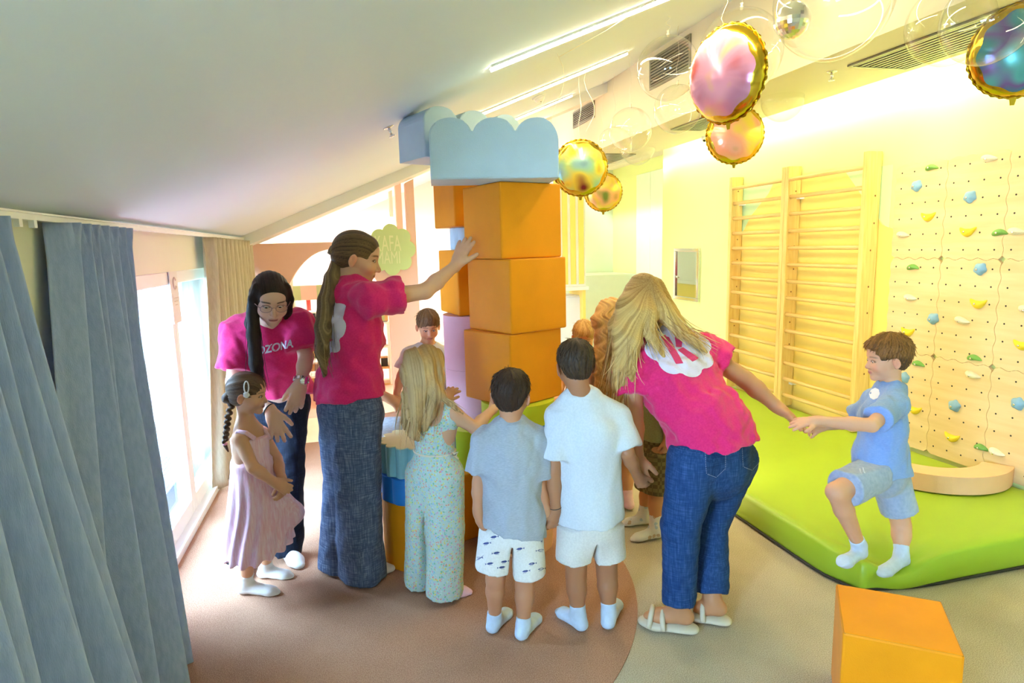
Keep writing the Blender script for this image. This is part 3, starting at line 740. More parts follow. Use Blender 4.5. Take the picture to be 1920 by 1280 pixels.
def foil(lab, c, r, face, prints, seed, strlab):
    t = thing('foil_balloon', lab, 'balloon', c, 'round gold foil balloons')
    f = Vector(face).normalized(); u = Vector((0, 0, 1)).cross(f).normalized(); v = f.cross(u)
    c = Vector(c); n, nr = 72, 16
    def surf(a, s, side):
        th = 0.40 * r * math.sqrt(max(0, 1 - s ** 2.2)); th *= 1 + 0.05 * math.sin(26 * a) * s ** 3
        return c + (u * math.cos(a) + v * math.sin(a)) * (r * s) + f * (th * side)
    for nm, side, s0, s1, mm in (('front_border', 1, 0.84, 1.0, M['gold']), ('back_skin', -1, 0.0, 1.0, M['gold'])):
        V, Fc = [], []
        for i in range(nr + 1):
            s = s0 + (s1 - s0) * math.sin(PI / 2 * i / nr)
            for k in range(n): V.append(surf(2 * PI * k / n, s, side))
        for i in range(nr):
            for k in range(n):
                a, b_, c_, d_ = i * n + k, i * n + (k + 1) % n, (i + 1) * n + (k + 1) % n, (i + 1) * n + k
                Fc.append((a, b_, c_, d_) if side > 0 else (a, d_, c_, b_))
        mesh(nm, V, Fc, mm, t, True)
    V, Fc = [surf(0, 0, 1)], []
    for i in range(1, nr + 1):
        for k in range(n):
            a = 2 * PI * k / n; lim = 0.87 + 0.03 * math.sin(9 * a + seed)
            V.append(surf(a, min(0.90, lim) * i / nr, 1) + f * 0.0012)
    for k in range(n): Fc.append((0, 1 + k, 1 + (k + 1) % n))
    for i in range(nr - 1):
        for k in range(n): Fc.append((1 + i * n + k, 1 + (i + 1) * n + k, 1 + (i + 1) * n + (k + 1) % n, 1 + i * n + (k + 1) % n))
    mesh('printed_face', V, Fc, foil_print('foil_print', prints, seed), t, True)
    V, Fc = [], []
    for k in range(n * 2):
        a = 2 * PI * k / (n * 2); w_ = r * (1.045 + 0.012 * math.sin(37 * a))
        V.append(c + (u * math.cos(a) + v * math.sin(a)) * (r * 0.985) + f * 0.001); V.append(c + (u * math.cos(a) + v * math.sin(a)) * w_ + f * 0.006 * math.sin(29 * a))
    for k in range(n * 2): a = 2 * k; b_ = (2 * k + 2) % (4 * n); Fc.append((a, a + 1, b_ + 1, b_))
    s_ = mesh('crimped_seam', V, Fc, M['gold_edge'], t, True)
    sm = s_.modifiers.new('thickness', 'SOLIDIFY'); sm.thickness = 0.001
    prism('filler_tab', [(-0.014, 0), (0.014, 0), (0.008, -0.03), (-0.008, -0.03)], c - v * (r * 1.02), u, v, f, 0.002, M['gold_edge'], t)
    balloon_string(tuple(c + v * r), strlab)
P3 = lambda px, py, y: tuple(float(k) for k in atY(px, py, y))
foil('largest gold foil balloon with a pink printed face, hanging top centre right', P3(1362, 140, 2.75), 0.215, (-0.95, -0.30, -0.10), ['#b5505a', '#c98bb0', '#d99bbf', '#e0c46a', '#c7b8dc'], 1.3, 'thin string of the largest gold foil balloon')
foil('gold foil balloon with a peach printed face, just below the largest one', P3(1378, 253, 4.25), 0.205, (-0.35, -0.93, -0.05), ['#e8cf5a', '#f2b58a', '#f0a58c', '#e7a89a', '#8a9a4a'], 4.1, 'thin string of the foil balloon below the largest one')
foil('gold foil balloon with a blue-green printed face beside the blue cloud block', P3(1088, 315, 4.4), 0.195, (-0.20, -0.97, -0.05), ['#7a2630', '#e6cf4e', '#a9cf9a', '#8fbfd0', '#3b3d96'], 2.2, 'thin string of the foil balloon beside the cloud block')
foil('smallest gold foil balloon with a peach printed face, behind another foil balloon', P3(1131, 360, 5.9), 0.185, (-0.22, -0.97, -0.02), ['#f0b27c', '#e8a890', '#ead05a', '#f0b27c', '#7a8a3a'], 6.4, 'thin string of the smallest gold foil balloon')
foil('teal printed gold foil balloon cut off at the right picture edge', P3(1912, 95, 2.12), 0.18, (-0.55, -0.80, -0.15), ['#4f9aa5', '#3f8f9c', '#7a5a9a', '#63b0b0', '#4f9aa5'], 3.7, 'thin string of the foil balloon at the right edge')

def bubble(lab, px, py, rad_px, y, m=None):
    c = Vector(P3(px, py, y)); d = (c - Vector(CAM)).dot(Vector(-RC[:, 2])); r = rad_px * d / F
    t = thing('bubble_balloon', lab, 'balloon', c, 'clear bubble balloons')
    bm = bmesh.new(); bmesh.ops.create_icosphere(bm, subdivisions=5, radius=r, matrix=Matrix.Translation(c))
    for v in bm.verts:
        q = v.co - c
        if q.z < -0.9 * r: v.co.z -= 0.25 * (-q.z - 0.9 * r)
    bm_obj('film', bm, M['bubble'], t, True)
    lathe('neck', [(0.006, r - 0.004), (0.010, r + 0.010), (0.005, r + 0.02), (0.009, r + 0.03)], c, M['string'], t, 12)
    balloon_string((c.x, c.y, c.z + r + 0.02), 'thin string of the ' + lab)
for a in (('clear bubble balloon in front of the bulkhead vent', 1252, 128, 57, 3.6), ('clear bubble balloon low left of the largest foil balloon', 1270, 205, 44, 4.2),
          ('clear bubble balloon highest in the far cluster', 1182, 243, 40, 4.9), ('clear bubble balloon at the left of the far cluster', 1152, 272, 33, 5.7),
          ('clear bubble balloon at the right of the far cluster', 1195, 275, 33, 6.4), ('big clear bubble balloon around the back of the largest foil balloon', 1388, 98, 76, 3.2),
          ('biggest clear bubble balloon, at the top edge right of centre', 1562, 0, 105, 2.3), ('clear bubble balloon before the soffit grille, left of two', 1780, 45, 73, 2.3),
          ('clear bubble balloon before the soffit grille, right of two', 1852, 38, 78, 1.9), ('small clear bubble balloon right of the lower peach foil balloon', 1467, 188, 38, 4.0)):
    bubble(*a)
# mirror ball
c = Vector(P3(1485, 38, 2.75)); r = 33 * 3.0 / F
t = thing('mirror_ball', 'small silver mirror ball hanging behind the biggest bubble', 'mirror ball', c)
bm = bmesh.new(); bmesh.ops.create_uvsphere(bm, u_segments=28, v_segments=16, radius=r, matrix=Matrix.Translation(c)); bm_obj('mirror_tiles', bm, M['chrome'], t)
lathe('cap', [(0.012, r - 0.003), (0.012, r + 0.012), (0.004, r + 0.016)], c, M['grey_metal'], t, 12)
balloon_string((c.x, c.y, c.z + r + 0.01), 'thin string of the small silver mirror ball')
# loose line along the ceiling
a_, b_ = ceil_hit(1045, 100), ceil_hit(1238, -20)
tag(tube('hanging_wire', [a_ + nrm * 0.02, a_.lerp(b_, 0.5) + nrm * 0.03, b_ + nrm * 0.02], 0.0022, M['string'], None, 5), 'thin pale wire stretched along the ceiling beside the nearest strip light', 'wire')
for k, (px, py, l) in enumerate(((1045, 100, 0.55), (1012, 160, 0.5), (1078, 180, 0.7), (1105, 120, 0.45))):
    p0 = ceil_hit(px, py) ; pts = [p0 + Vector((0.04 * math.sin(j * 0.9 + k), 0, -l * j / 8)) for j in range(9)]
    tag(tube('loose_string', pts, 0.0012, M['string'], None, 5), ['loose string dangling from the end of the ceiling wire', 'loose string dangling beside the smoke detector', 'loose string dangling in front of the small far vent', 'loose string dangling between the first two strip lights'][k], 'string', 'loose strings')

# ------------------------------------------------------------------ sign on the arch wall
def outline_cloud(cx, cy, w_, h_, lobes=8, n=144, dep=0.14):
    return [(cx + w_ * math.cos(a) * (1 - dep + dep * abs(math.cos(lobes * a / 2)) ** 0.8 * 1.25), cy + h_ * math.sin(a) * (1 - dep + dep * abs(math.cos(lobes * a / 2)) ** 0.8 * 1.25)) for a in [2 * PI * k / n for k in range(n)]]
def text_mesh(body, size, font_scale=(1, 1), bold=0.0):
    cu = bpy.data.curves.new('lettering', 'FONT'); cu.body = body; cu.size = size; cu.offset = size * bold; cu.align_x = 'CENTER'; cu.align_y = 'CENTER'
    o = bpy.data.objects.new('lettering', cu); COL.objects.link(o)
    bpy.context.view_layer.update()
    me = bpy.data.meshes.new_from_object(o.evaluated_get(bpy.context.evaluated_depsgraph_get()))
    bpy.data.objects.remove(o)
    for v in me.vertices: v.co.x *= font_scale[0]; v.co.y *= font_scale[1]
    return me
sg = thing('cloud_sign', 'pale green cloud-shaped sign with cream lettering on the salmon wall', 'sign', (0.43, YA - 0.03, 1.3))
ctr = P3(734, 468, YA - 0.03)
prism('board', outline_cloud(0, 0, 0.235, 0.25), (ctr[0], YA - 0.035, ctr[2]), (1, 0, 0), (0, 0, 1), (0, 1, 0), 0.03, mat('pale_green_board', '#ccdb95', 0.6), sg)
M['cream_letter'] = mat('cream_letter', '#e6e9b2', 0.6)
for body, dz, fs in (('KAFA', 0.055, (0.72, 1.5)), ('MAMI', -0.085, (0.66, 1.2))):
    me = text_mesh(body, 0.15, fs)
    me.transform(Matrix.Translation((ctr[0] - 0.035, YA - 0.0375, ctr[2] + dz)) @ Matrix.Rotation(PI / 2, 4, 'X'))
    link('lettering', me, M['cream_letter'], sg)

# ------------------------------------------------------------------ things beyond the arch
M['toy_white'] = mat('toy_white', '#f4f1ea', 0.5); M['toy_wood'] = mat('toy_wood', '#e3bd86', 0.5, col2='#d3a56a', vscale=5, stretch=(9, 9, 1))
M['toy_green'] = mat('toy_green', '#b9c48e', 0.55); M['toy_pink'] = mat('toy_pink', '#f0bfae', 0.55); M['toy_red'] = mat('toy_red', '#e23b2e', 0.45)
yk = 7.9
pk = atY(556, 700, yk); x0 = float(pk[0]); x1 = float(atY(655, 700, yk)[0])
st = thing('toy_market_stall', 'white toy kitchen stall with pale green and pink roof beyond the arch', 'toy kitchen', ((x0 + x1) / 2, yk, 0))
zt = float(atY(600, 560, yk)[2]); zr = float(atY(600, 533, yk)[2]); zc = float(atY(600, 612, yk)[2])
for x in (x0 + 0.03, x1 - 0.03): box('side_panel', x - 0.03, x + 0.03, yk, yk + 0.35, 0.0, zt, M['toy_white'], st)
box('back_panel', x0, x1, yk + 0.33, yk + 0.36, 0.0, zt, M['toy_white'], st)
box('counter', x0, x1, yk - 0.05, yk + 0.33, zc, zc + 0.04, M['toy_white'], st)
box('front_panel', x0 + 0.06, x1 - 0.06, yk, yk + 0.02, 0.25, zc - 0.03, M['toy_green'], st)
box('shelf', x0 + 0.06, x1 - 0.06, yk + 0.05, yk + 0.33, 0.2, 0.23, M['toy_white'], st)
for k in range(4):
    w_ = (x1 - x0 + 0.1) / 4; a = x0 - 0.05 + w_ * k
    prism('roof_panel', [(a, zt), (a + w_, zt), (a + w_, zr), (a, zr)], (0, yk - 0.12, 0), (1, 0, 0), (0, 0.0, 1), (0, 1, 0), 0.03, M['toy_pink' if k % 2 else 'toy_green'], st)
for k in range(4):
    a = x0 + 0.10 + k * 0.115; box('key', a, a + 0.06, yk - 0.06, yk - 0.05, zc + 0.05, zc + 0.17, M['black'], st)
box('key_rail', x0 + 0.06, x1 - 0.06, yk - 0.05, yk - 0.03, zc + 0.04, zc + 0.19, M['toy_white'], st)
a = x0 + 0.20; zz = zc + 0.2
tube('tap', [(a, yk + 0.02, zz), (a, yk + 0.02, zz + 0.14)] + [(a + 0.06 - 0.06 * math.cos(t_), yk + 0.02, zz + 0.14 + 0.06 * math.sin(t_)) for t_ in [PI * k / 8 for k in range(1, 9)]], 0.028, M['toy_red'], st, 10)
lathe('clock_plate', [(0.03, 0), (0.03, 0.01)], (0, 0, 0), M['black'], st, 16).data.transform(Matrix.Translation((x0 + 0.03, yk - 0.001, zt - 0.15)) @ Matrix.Rotation(PI / 2, 4, 'X') @ Matrix.Scale(2.6, 4, (0, 1, 0)))
def stool(px, py, y, lab):
    p = atY(px, py, y); x, z = float(p[0]), float(p[2])
    t = thing('toy_chair', lab, 'chair', (x, y, 0.004), 'small wooden chairs beyond the arch')
    box('seat', x - 0.15, x + 0.15, y - 0.14, y + 0.14, 0.27, 0.295, M['toy_white'], t, 0.006)
    for sx in (-1, 1):
        for sy in (-1, 1):
            tube('leg', [(x + sx * 0.11, y + sy * 0.10, 0.27), (x + sx * 0.14, y + sy * 0.13, 0.006)], [0.018, 0.014], M['toy_wood'], t, 8)
    for sx in (-1, 1): tube('back_post', [(x + sx * 0.12, y + 0.12, 0.29), (x + sx * 0.12, y + 0.15, 0.56)], 0.014, M['toy_wood'], t, 8)
    box('back_rest', x - 0.14, x + 0.14, y + 0.135, y + 0.16, 0.46, 0.58, M['toy_wood'], t, 0.005)
stool(590, 700, 6.86, 'small wooden toddler chair nearest the gap between the two women')
stool(606, 690, 7.72, 'small wooden toddler chair tucked behind another one by the toy table')
p = atY(604, 650, 7.30); x = float(p[0])
tb = thing('toy_table', 'low white toddler table with wooden legs beyond the arch', 'table', (x, 7.3, 0.004))
box('table_top', x - 0.28, x + 0.32, 7.12, 7.5, 0.44, 0.465, M['toy_white'], tb, 0.006)
for sx in (-0.24, 0.28):
    for sy in (7.16, 7.46): tube('leg', [(x + sx, sy, 0.44), (x + sx * 1.06, sy, 0.006)], [0.02, 0.016], M['toy_wood'], tb, 8)
# toy shelf right of the standing woman
ys = 7.35; xs0 = float(atY(700, 660, ys)[0]); xs1 = float(atY(731, 660, ys)[0])
sh = thing('toy_shelf', 'white and wood toy shelf seen past the standing woman', 'shelf', ((xs0 + xs1) / 2, ys, 0.004))
zz = [float(atY(720, q, ys)[2]) for q in (740, 690, 650, 606)]
for x in (xs0, xs1): box('side_panel', x - 0.012, x + 0.012, ys, ys + 0.3, 0.006, zz[3] + 0.02, M['toy_white'], sh)
for z in zz: box('shelf_board', xs0 + 0.012, xs1 - 0.012, ys, ys + 0.3, max(0.006, z - 0.01), max(0.026, z + 0.012), M['toy_wood' if z < 0.4 else 'toy_white'], sh)
xm = (xs0 + xs1) / 2
th_ = thing('toy_house', 'arched beige and green toy house on top of the shelf', 'toy', (xm, ys + 0.1, zz[3] + 0.02))
prism('front', [(-0.09, 0)] + [(0.09 * math.cos(a), 0.08 + 0.09 * math.sin(a)) for a in [PI - PI * k / 12 for k in range(13)]] + [(0.09, 0)], (xm + 0.01, ys + 0.06, zz[3] + 0.021), (1, 0, 0), (0, 0, 1), (0, 1, 0), 0.12, M['toy_wood'], th_)
prism('arch_door', [(-0.05, 0)] + [(0.05 * math.cos(a), 0.06 + 0.05 * math.sin(a)) for a in [PI - PI * k / 10 for k in range(11)]] + [(0.05, 0)], (xm + 0.01, ys + 0.055, zz[3] + 0.021), (1, 0, 0), (0, 0, 1), (0, 1, 0), 0.006, M['toy_green'], th_)
for k, (dx, zi, mm, lab) in enumerate(((-0.02, 2, 'black', 'small black toy cup on the middle shelf'), (0.04, 2, 'toy_red', 'small red toy cup on the middle shelf'), (0.03, 1, 'black', 'dark toy box on the lowest open shelf'))):
    t = thing('toy_cup' if k < 2 else 'toy_box', lab, 'toy', (xm + dx, ys + 0.1, zz[zi] + 0.013))
    if k < 2:
        lathe('cup', [(0.022, 0), (0.028, 0.06), (0.024, 0.062)], (xm + dx, ys + 0.1, zz[zi] + 0.013), M[mm], t, 14); lathe('rim', [(0.029, 0.056), (0.029, 0.062)], (xm + dx, ys + 0.1, zz[zi] + 0.013), M['toy_white'], t, 14)
    else:
        box('case', xm + dx - 0.04, xm + dx + 0.04, ys + 0.06, ys + 0.14, zz[zi] + 0.013, zz[zi] + 0.11, M[mm], t, 0.005); box('lid', xm + dx - 0.044, xm + dx + 0.044, ys + 0.056, ys + 0.144, zz[zi] + 0.11, zz[zi] + 0.125, M['toy_wood'], t, 0.003)

# ------------------------------------------------------------------ far right: play shop front, cabinet and pale ledge
yf = 7.3
xa, xb = float(atY(1040, 450, yf)[0]), float(atY(1098, 450, yf)[0]); zb_ = float(atY(1080, 537, yf)[2])
ps = thing('play_shop_front', 'white play shop front with upright yellow slats right of the tower', 'playhouse', ((xa + xb) / 2, yf, 0))
box('upper_box', xa, xb, yf, yf + 0.5, zb_, 2.55, M['white_frame'], ps, 0.004)
ns = 4
for k in range(ns):
    c_ = xb - 0.01 - (k + 0.5) * 0.105; box('yellow_slat', c_ - 0.034, c_ + 0.034, yf - 0.015, yf - 0.001, zb_ + 0.03, 2.54, M['yellow_paint'], ps, 0.003)
box('sill', xa - 0.02, xb + 0.02, yf - 0.05, yf + 0.5, zb_ - 0.045, zb_ - 0.001, M['white_frame'], ps, 0.004)
box('pillar', xb - 0.045, xb - 0.005, yf, yf + 0.5, 0.004, zb_ - 0.046, M['yellow_paint'], ps, 0.003)
xc0, xc1 = float(atY(1040, 600, yf + 0.2)[0]), float(atY(1088, 600, yf + 0.2)[0])
cb = thing('white_cabinet', 'white cabinet under the yellow slatted shop front', 'cabinet', ((xc0 + xc1) / 2, yf + 0.2, 0))
box('body', xc0, xc1, yf + 0.12, yf + 0.5, 0.004, zb_ - 0.12, M['white_frame'], cb, 0.004)
box('door', xc0 + 0.02, xc1 - 0.01, yf + 0.10, yf + 0.119, 0.05, zb_ - 0.14, mat('pale_blue_lacquer', '#e4ecf4', 0.35), cb, 0.004)
xl0, xl1 = float(atY(1098, 560, 8.6)[0]), 4.12
lg = thing('pale_ledge', 'pale green low ledge in the recess at the far right', 'ledge', (3.5, 8.8, 0))
zl = float(atY(1120, 521, 8.6)[2])
M['pale_green'] = mat('pale_green_lacquer', '#dfeccb', 0.35, var=0.015)
box('front', xl0, xl1, 8.6, 8.64, 0.004, zl, M['pale_green'], lg); box('top', xl0, xl1, 8.6, 9.49, zl, zl + 0.04, M['pale_green'], lg)
struct(box('wall_recess_back', 2.4, 4.2, 9.5, 9.6, 0, 3.3, M['pale_green']))
gp = thing('recess_panelling', 'row of glossy pale green upright panels lining the recess', 'wall panelling', (4.14, 8.0, 0))
for k in range(4):
    y0 = 6.82 + k * 0.445; box('panel', 4.125, 4.148, y0, y0 + 0.44, 0.004, 2.56, M['pale_green'], gp, 0.004)
# ------------------------------------------------------------------ smooth solid modelling (distance fields -> one continuous mesh)
V3 = lambda *a: np.array(a, dtype=np.float64)
def unit(v): v = np.asarray(v, float); return v / (np.linalg.norm(v) + 1e-12)
def lerp(a, b, t): return np.asarray(a, float) * (1 - t) + np.asarray(b, float) * t

def cap(a, b, ra, rb, k=0.02, op='u'):
    return dict(t='cap', a=np.asarray(a, float), b=np.asarray(b, float), ra=ra, rb=rb, k=k, op=op)
def flat(a, b, ra, rb, lat, ratio, k=0.03, op='u'):
    """tapered rod of elliptic section: ra, rb across 'lat', ratio * r in depth"""
    return dict(t='flat', a=np.asarray(a, float), b=np.asarray(b, float), ra=ra, rb=rb, lat=np.asarray(lat, float), q=ratio, k=k, op=op)
def cone(a, b, ra, rb, k=0.02, op='u'):
    """tapered rod with flat ends"""
    return dict(cap(a, b, ra, rb, k, op), trunc=True)
def tflat(a, b, ra, rb, lat, ratio, k=0.03, op='u'): return dict(flat(a, b, ra, rb, lat, ratio, k, op), trunc=True)
def ell(c, r, R=None, k=0.02, op='u'):
    return dict(t='ell', c=np.asarray(c, float), r=np.asarray(r, float), R=np.eye(3) if R is None else np.asarray(R, float), k=k, op=op)
def half(p, n, k=0.004, op='i'):
    """keep the side that n points away from"""
    return dict(t='half', p=np.asarray(p, float), n=unit(n), k=k, op=op)

def _bbox(p):
    if p['t'] == 'half': return None
    if p['t'] == 'ell':
        m = np.sqrt(((p['R'].T * p['r']) ** 2).sum(1)); return p['c'] - m, p['c'] + m
    r = max(p['ra'], p['rb']); return np.minimum(p['a'], p['b']) - r, np.maximum(p['a'], p['b']) + r

def _dist(p, X, Y, Z):
    if p['t'] == 'half':
        n = p['n']; return (X - p['p'][0]) * n[0] + (Y - p['p'][1]) * n[1] + (Z - p['p'][2]) * n[2]
    if p['t'] == 'ell':
        dx, dy, dz = X - p['c'][0], Y - p['c'][1], Z - p['c'][2]; R = p['R']; r = p['r']
        k0 = 0; k1 = 0
        for i in range(3):
            q = (dx * R[i, 0] + dy * R[i, 1] + dz * R[i, 2]) / r[i]
            k0 = k0 + q * q; k1 = k1 + (q / r[i]) ** 2
        k0 = np.sqrt(k0); k1 = np.sqrt(k1) + 1e-9
        return k0 * (k0 - 1) / k1
    a, b = p['a'], p['b']; d = b - a; L2 = d @ d + 1e-12
    dx, dy, dz = X - a[0], Y - a[1], Z - a[2]
    if p.get('trunc'):
        L = math.sqrt(L2); t = (dx * d[0] + dy * d[1] + dz * d[2]) / L2
        ex, ey, ez = dx - t * d[0], dy - t * d[1], dz - t * d[2]; s = np.clip(t, 0, 1); rr = p['ra'] + (p['rb'] - p['ra']) * s
        if p['t'] == 'cap': rad = np.sqrt(ex * ex + ey * ey + ez * ez) - rr
        else:
            ax = d / L; lat = unit(p['lat'] - ax * (p['lat'] @ ax)); dep = np.cross(ax, lat)
            la = ex * lat[0] + ey * lat[1] + ez * lat[2]; de = (ex * dep[0] + ey * dep[1] + ez * dep[2]) / p['q']
            q = np.sqrt(la * la + de * de) + 1e-9; g = np.sqrt(la * la + (de / p['q']) ** 2) / q; rad = (q - rr) / np.maximum(g, 1.0)
        return np.maximum(rad, np.maximum((t - 1) * L, -t * L))
    if p['t'] == 'cap':
        s = np.clip((dx * d[0] + dy * d[1] + dz * d[2]) / L2, 0, 1)
        return np.sqrt((dx - s * d[0]) ** 2 + (dy - s * d[1]) ** 2 + (dz - s * d[2]) ** 2) - (p['ra'] + (p['rb'] - p['ra']) * s)
    ax = d / math.sqrt(L2); lat = unit(p['lat'] - ax * (p['lat'] @ ax)); dep = np.cross(ax, lat)
    s = np.clip((dx * d[0] + dy * d[1] + dz * d[2]) / L2, 0, 1)
    ex, ey, ez = dx - s * d[0], dy - s * d[1], dz - s * d[2]
    la = ex * lat[0] + ey * lat[1] + ez * lat[2]; de = (ex * dep[0] + ey * dep[1] + ez * dep[2]) / p['q']
    al = ex * ax[0] + ey * ax[1] + ez * ax[2]
    q = np.sqrt(la * la + de * de + al * al) + 1e-9
    g = np.sqrt(la * la + (de / p['q']) ** 2 + al * al) / q
    return (q - (p['ra'] + (p['rb'] - p['ra']) * s)) / np.maximum(g, 1.0)

def _smin(a, b, k):
    if k <= 0: return np.minimum(a, b)
    h = np.clip(0.5 + 0.5 * (b - a) / k, 0, 1); return b + (a - b) * h - k * h * (1 - h)

def field(prims, h, lo=None, hi=None, disp=None):
    bb = [_bbox(p) for p in prims if p['op'] == 'u']
    if lo is None:
        lo = np.min([b[0] for b in bb], 0) - 3 * h; hi = np.max([b[1] for b in bb], 0) + 3 * h
    # trim the grid by the cutting planes that are aligned enough with the axes
    for p in prims:
        if p['t'] == 'half' and p['op'] == 'i':
            for ax in range(3):
                if p['n'][ax] > 0.98: hi[ax] = min(hi[ax], p['p'][ax] + 0.06)
                if p['n'][ax] < -0.98: lo[ax] = max(lo[ax], p['p'][ax] - 0.06)
    n = np.maximum(np.ceil((hi - lo) / h).astype(int) + 1, 4)
    ax = [(lo[i] + h * np.arange(n[i])).astype(np.float32) for i in range(3)]
    D = np.full(n, 0.08, np.float32)
    for p in prims:
        b = _bbox(p)
        if b is None: sl = [slice(0, n[i]) for i in range(3)]
        else:
            m = p['k'] + 3.5 * h; sl = []
            for i in range(3):
                i0 = int(max(0, math.floor((b[0][i] - m - lo[i]) / h))); i1 = int(min(n[i], math.ceil((b[1][i] + m - lo[i]) / h) + 1)); sl.append(slice(i0, max(i0, i1)))
        if any(s.stop <= s.start for s in sl): continue
        X, Y, Z = ax[0][sl[0], None, None], ax[1][None, sl[1], None], ax[2][None, None, sl[2]]
        d = _dist(p, X, Y, Z); S = tuple(sl)
        if p['op'] == 'u': D[S] = _smin(D[S], d, p['k'])
        elif p['op'] == 's': D[S] = -_smin(-D[S], d, p['k'])
        else: D[S] = -_smin(-D[S], -d, p['k'])
    if disp is not None:
        idx = np.nonzero(np.abs(D) < 0.03 + 2 * h)
        P = np.stack([ax[i][idx[i]] for i in range(3)], 1)
        D[idx] += disp(P).astype(np.float32)
    D[0] = D[-1] = np.maximum(D[0], 0.01); D[:, 0] = np.maximum(D[:, 0], .01); D[:, -1] = np.maximum(D[:, -1], .01); D[:, :, 0] = np.maximum(D[:, :, 0], .01); D[:, :, -1] = np.maximum(D[:, :, -1], .01)
    D[-1] = np.maximum(D[-1], .01)
    return D, lo, h

def nets(D, lo, h):
    """naive surface nets"""
    S = D < 0; n = np.array(D.shape)
    c = np.zeros(n - 1, np.uint8)
    offs = [(i, j, k) for i in (0, 1) for j in (0, 1) for k in (0, 1)]
    for i, j, k in offs: c += S[i:n[0] - 1 + i, j:n[1] - 1 + j, k:n[2] - 1 + k]
    act = np.argwhere((c > 0) & (c < 8))
    idx = np.full(n - 1, -1, np.int32); idx[tuple(act.T)] = np.arange(len(act))
    pos = np.zeros((len(act), 3)); cnt = np.zeros(len(act))
    for a in range(3):
        b_, c_ = [q for q in range(3) if q != a]
        for u in (0, 1):
            for v in (0, 1):
                o0 = np.zeros(3, int); o0[b_] = u; o0[c_] = v; o1 = o0.copy(); o1[a] = 1
                d0 = D[tuple((act + o0).T)]; d1 = D[tuple((act + o1).T)]
                m = (d0 < 0) != (d1 < 0); t = np.where(m, d0 / np.where(m, d0 - d1, 1), 0)
                q = np.repeat(o0[None].astype(float), len(act), 0); q[:, a] = t
                pos[m] += q[m]; cnt[m] += 1
    V = lo + (act + pos / cnt[:, None]) * h
    Q = []
    for a in range(3):
        b_, c_ = (a + 1) % 3, (a + 2) % 3
        sl0 = [slice(None)] * 3; sl1 = [slice(None)] * 3; sl0[a] = slice(0, -1); sl1[a] = slice(1, None)
        A = S[tuple(sl0)]; B = S[tuple(sl1)]
        e = np.argwhere(A != B); e = e[(e[:, b_] > 0) & (e[:, c_] > 0) & (e[:, b_] < n[b_] - 1) & (e[:, c_] < n[c_] - 1)]
        if not len(e): continue
        ins = A[tuple(e.T)]
        def cell(db, dc):
            q = e.copy(); q[:, b_] += db; q[:, c_] += dc; return idx[tuple(q.T)]
        q = np.stack([cell(-1, -1), cell(0, -1), cell(0, 0), cell(-1, 0)], 1)
        q[~ins] = q[~ins][:, ::-1]; Q.append(q)
    Q = np.concatenate(Q) if Q else np.zeros((0, 4), int)
    Q = Q[(Q >= 0).all(1)]
    return V, Q

def relax(V, Q, it=1, lam=0.5):
    """a little surface smoothing"""
    for _ in range(it):
        acc = np.zeros_like(V); cnt = np.zeros(len(V))
        for i in range(4):
            a, b = Q[:, i], Q[:, (i + 1) % 4]
            np.add.at(acc, a, V[b]); np.add.at(cnt, a, 1); np.add.at(acc, b, V[a]); np.add.at(cnt, b, 1)
        V = V + lam * (acc / np.maximum(cnt, 1)[:, None] - V)
    return V

def np_mesh(name, V, Q, m, parent=None, col=None):
    me = bpy.data.meshes.new(name)
    V = np.asarray(V, np.float32); Q = np.asarray(Q, np.int32)
    me.vertices.add(len(V)); me.vertices.foreach_set('co', V.ravel())
    me.loops.add(Q.size); me.loops.foreach_set('vertex_index', Q.ravel())
    me.polygons.add(len(Q)); me.polygons.foreach_set('loop_start', np.arange(0, Q.size, Q.shape[1], dtype=np.int32))
    me.update(calc_edges=True)
    if col is not None:
        at_ = me.color_attributes.new('Col', 'FLOAT_COLOR', 'POINT')
        at_.data.foreach_set('color', np.concatenate([col, np.ones((len(col), 1))], 1).astype(np.float32).ravel())
    return link(name, me, m, parent, True)

def solid(name, prims, h, m, parent, disp=None, colf=None, it=1, lo=None, hi=None):
    D, lo, h = field(prims, h, lo, hi, disp); V, Q = nets(D, lo, h)
    if it: V = relax(V, Q, it)
    return np_mesh(name, V, Q, m, parent, None if colf is None else colf(V))

def solid_multi(name, prims, regions, m, parent, colf=None):
    """the same solid meshed at several resolutions: regions = [(lo, hi, h)], the first one gives way to the others"""
    VV, QQ, off = [], [], 0
    for i, (lo, hi, h) in enumerate(regions):
        D, l0, hh = field(prims, h, None if lo is None else np.array(lo, float), None if hi is None else np.array(hi, float)); V, Q = nets(D, l0, hh); V = relax(V, Q, 1)
        if i == 0 and len(regions) > 1:
            cen = V[Q].mean(1); keep = np.ones(len(Q), bool)
            for lo2, hi2, _ in regions[1:]:
                keep &= ~((cen > np.array(lo2) + 0.012).all(1) & (cen < np.array(hi2) - 0.012).all(1))
            Q = Q[keep]
        elif i > 0:   # drop the artificial lid at the border of the fine region
            lo2, hi2 = np.array(lo), np.array(hi); cen = V[Q].mean(1)
            Q = Q[((cen > lo2 + 2.2 * h) & (cen < hi2 - 2.2 * h)).all(1)]
        VV.append(V); QQ.append(Q + off); off += len(V)
    V = np.concatenate(VV); Q = np.concatenate(QQ)
    used = np.unique(Q); remap = np.full(len(V), -1); remap[used] = np.arange(len(used)); V = V[used]; Q = remap[Q]
    return np_mesh(name, V, Q, m, parent, None if colf is None else colf(V))

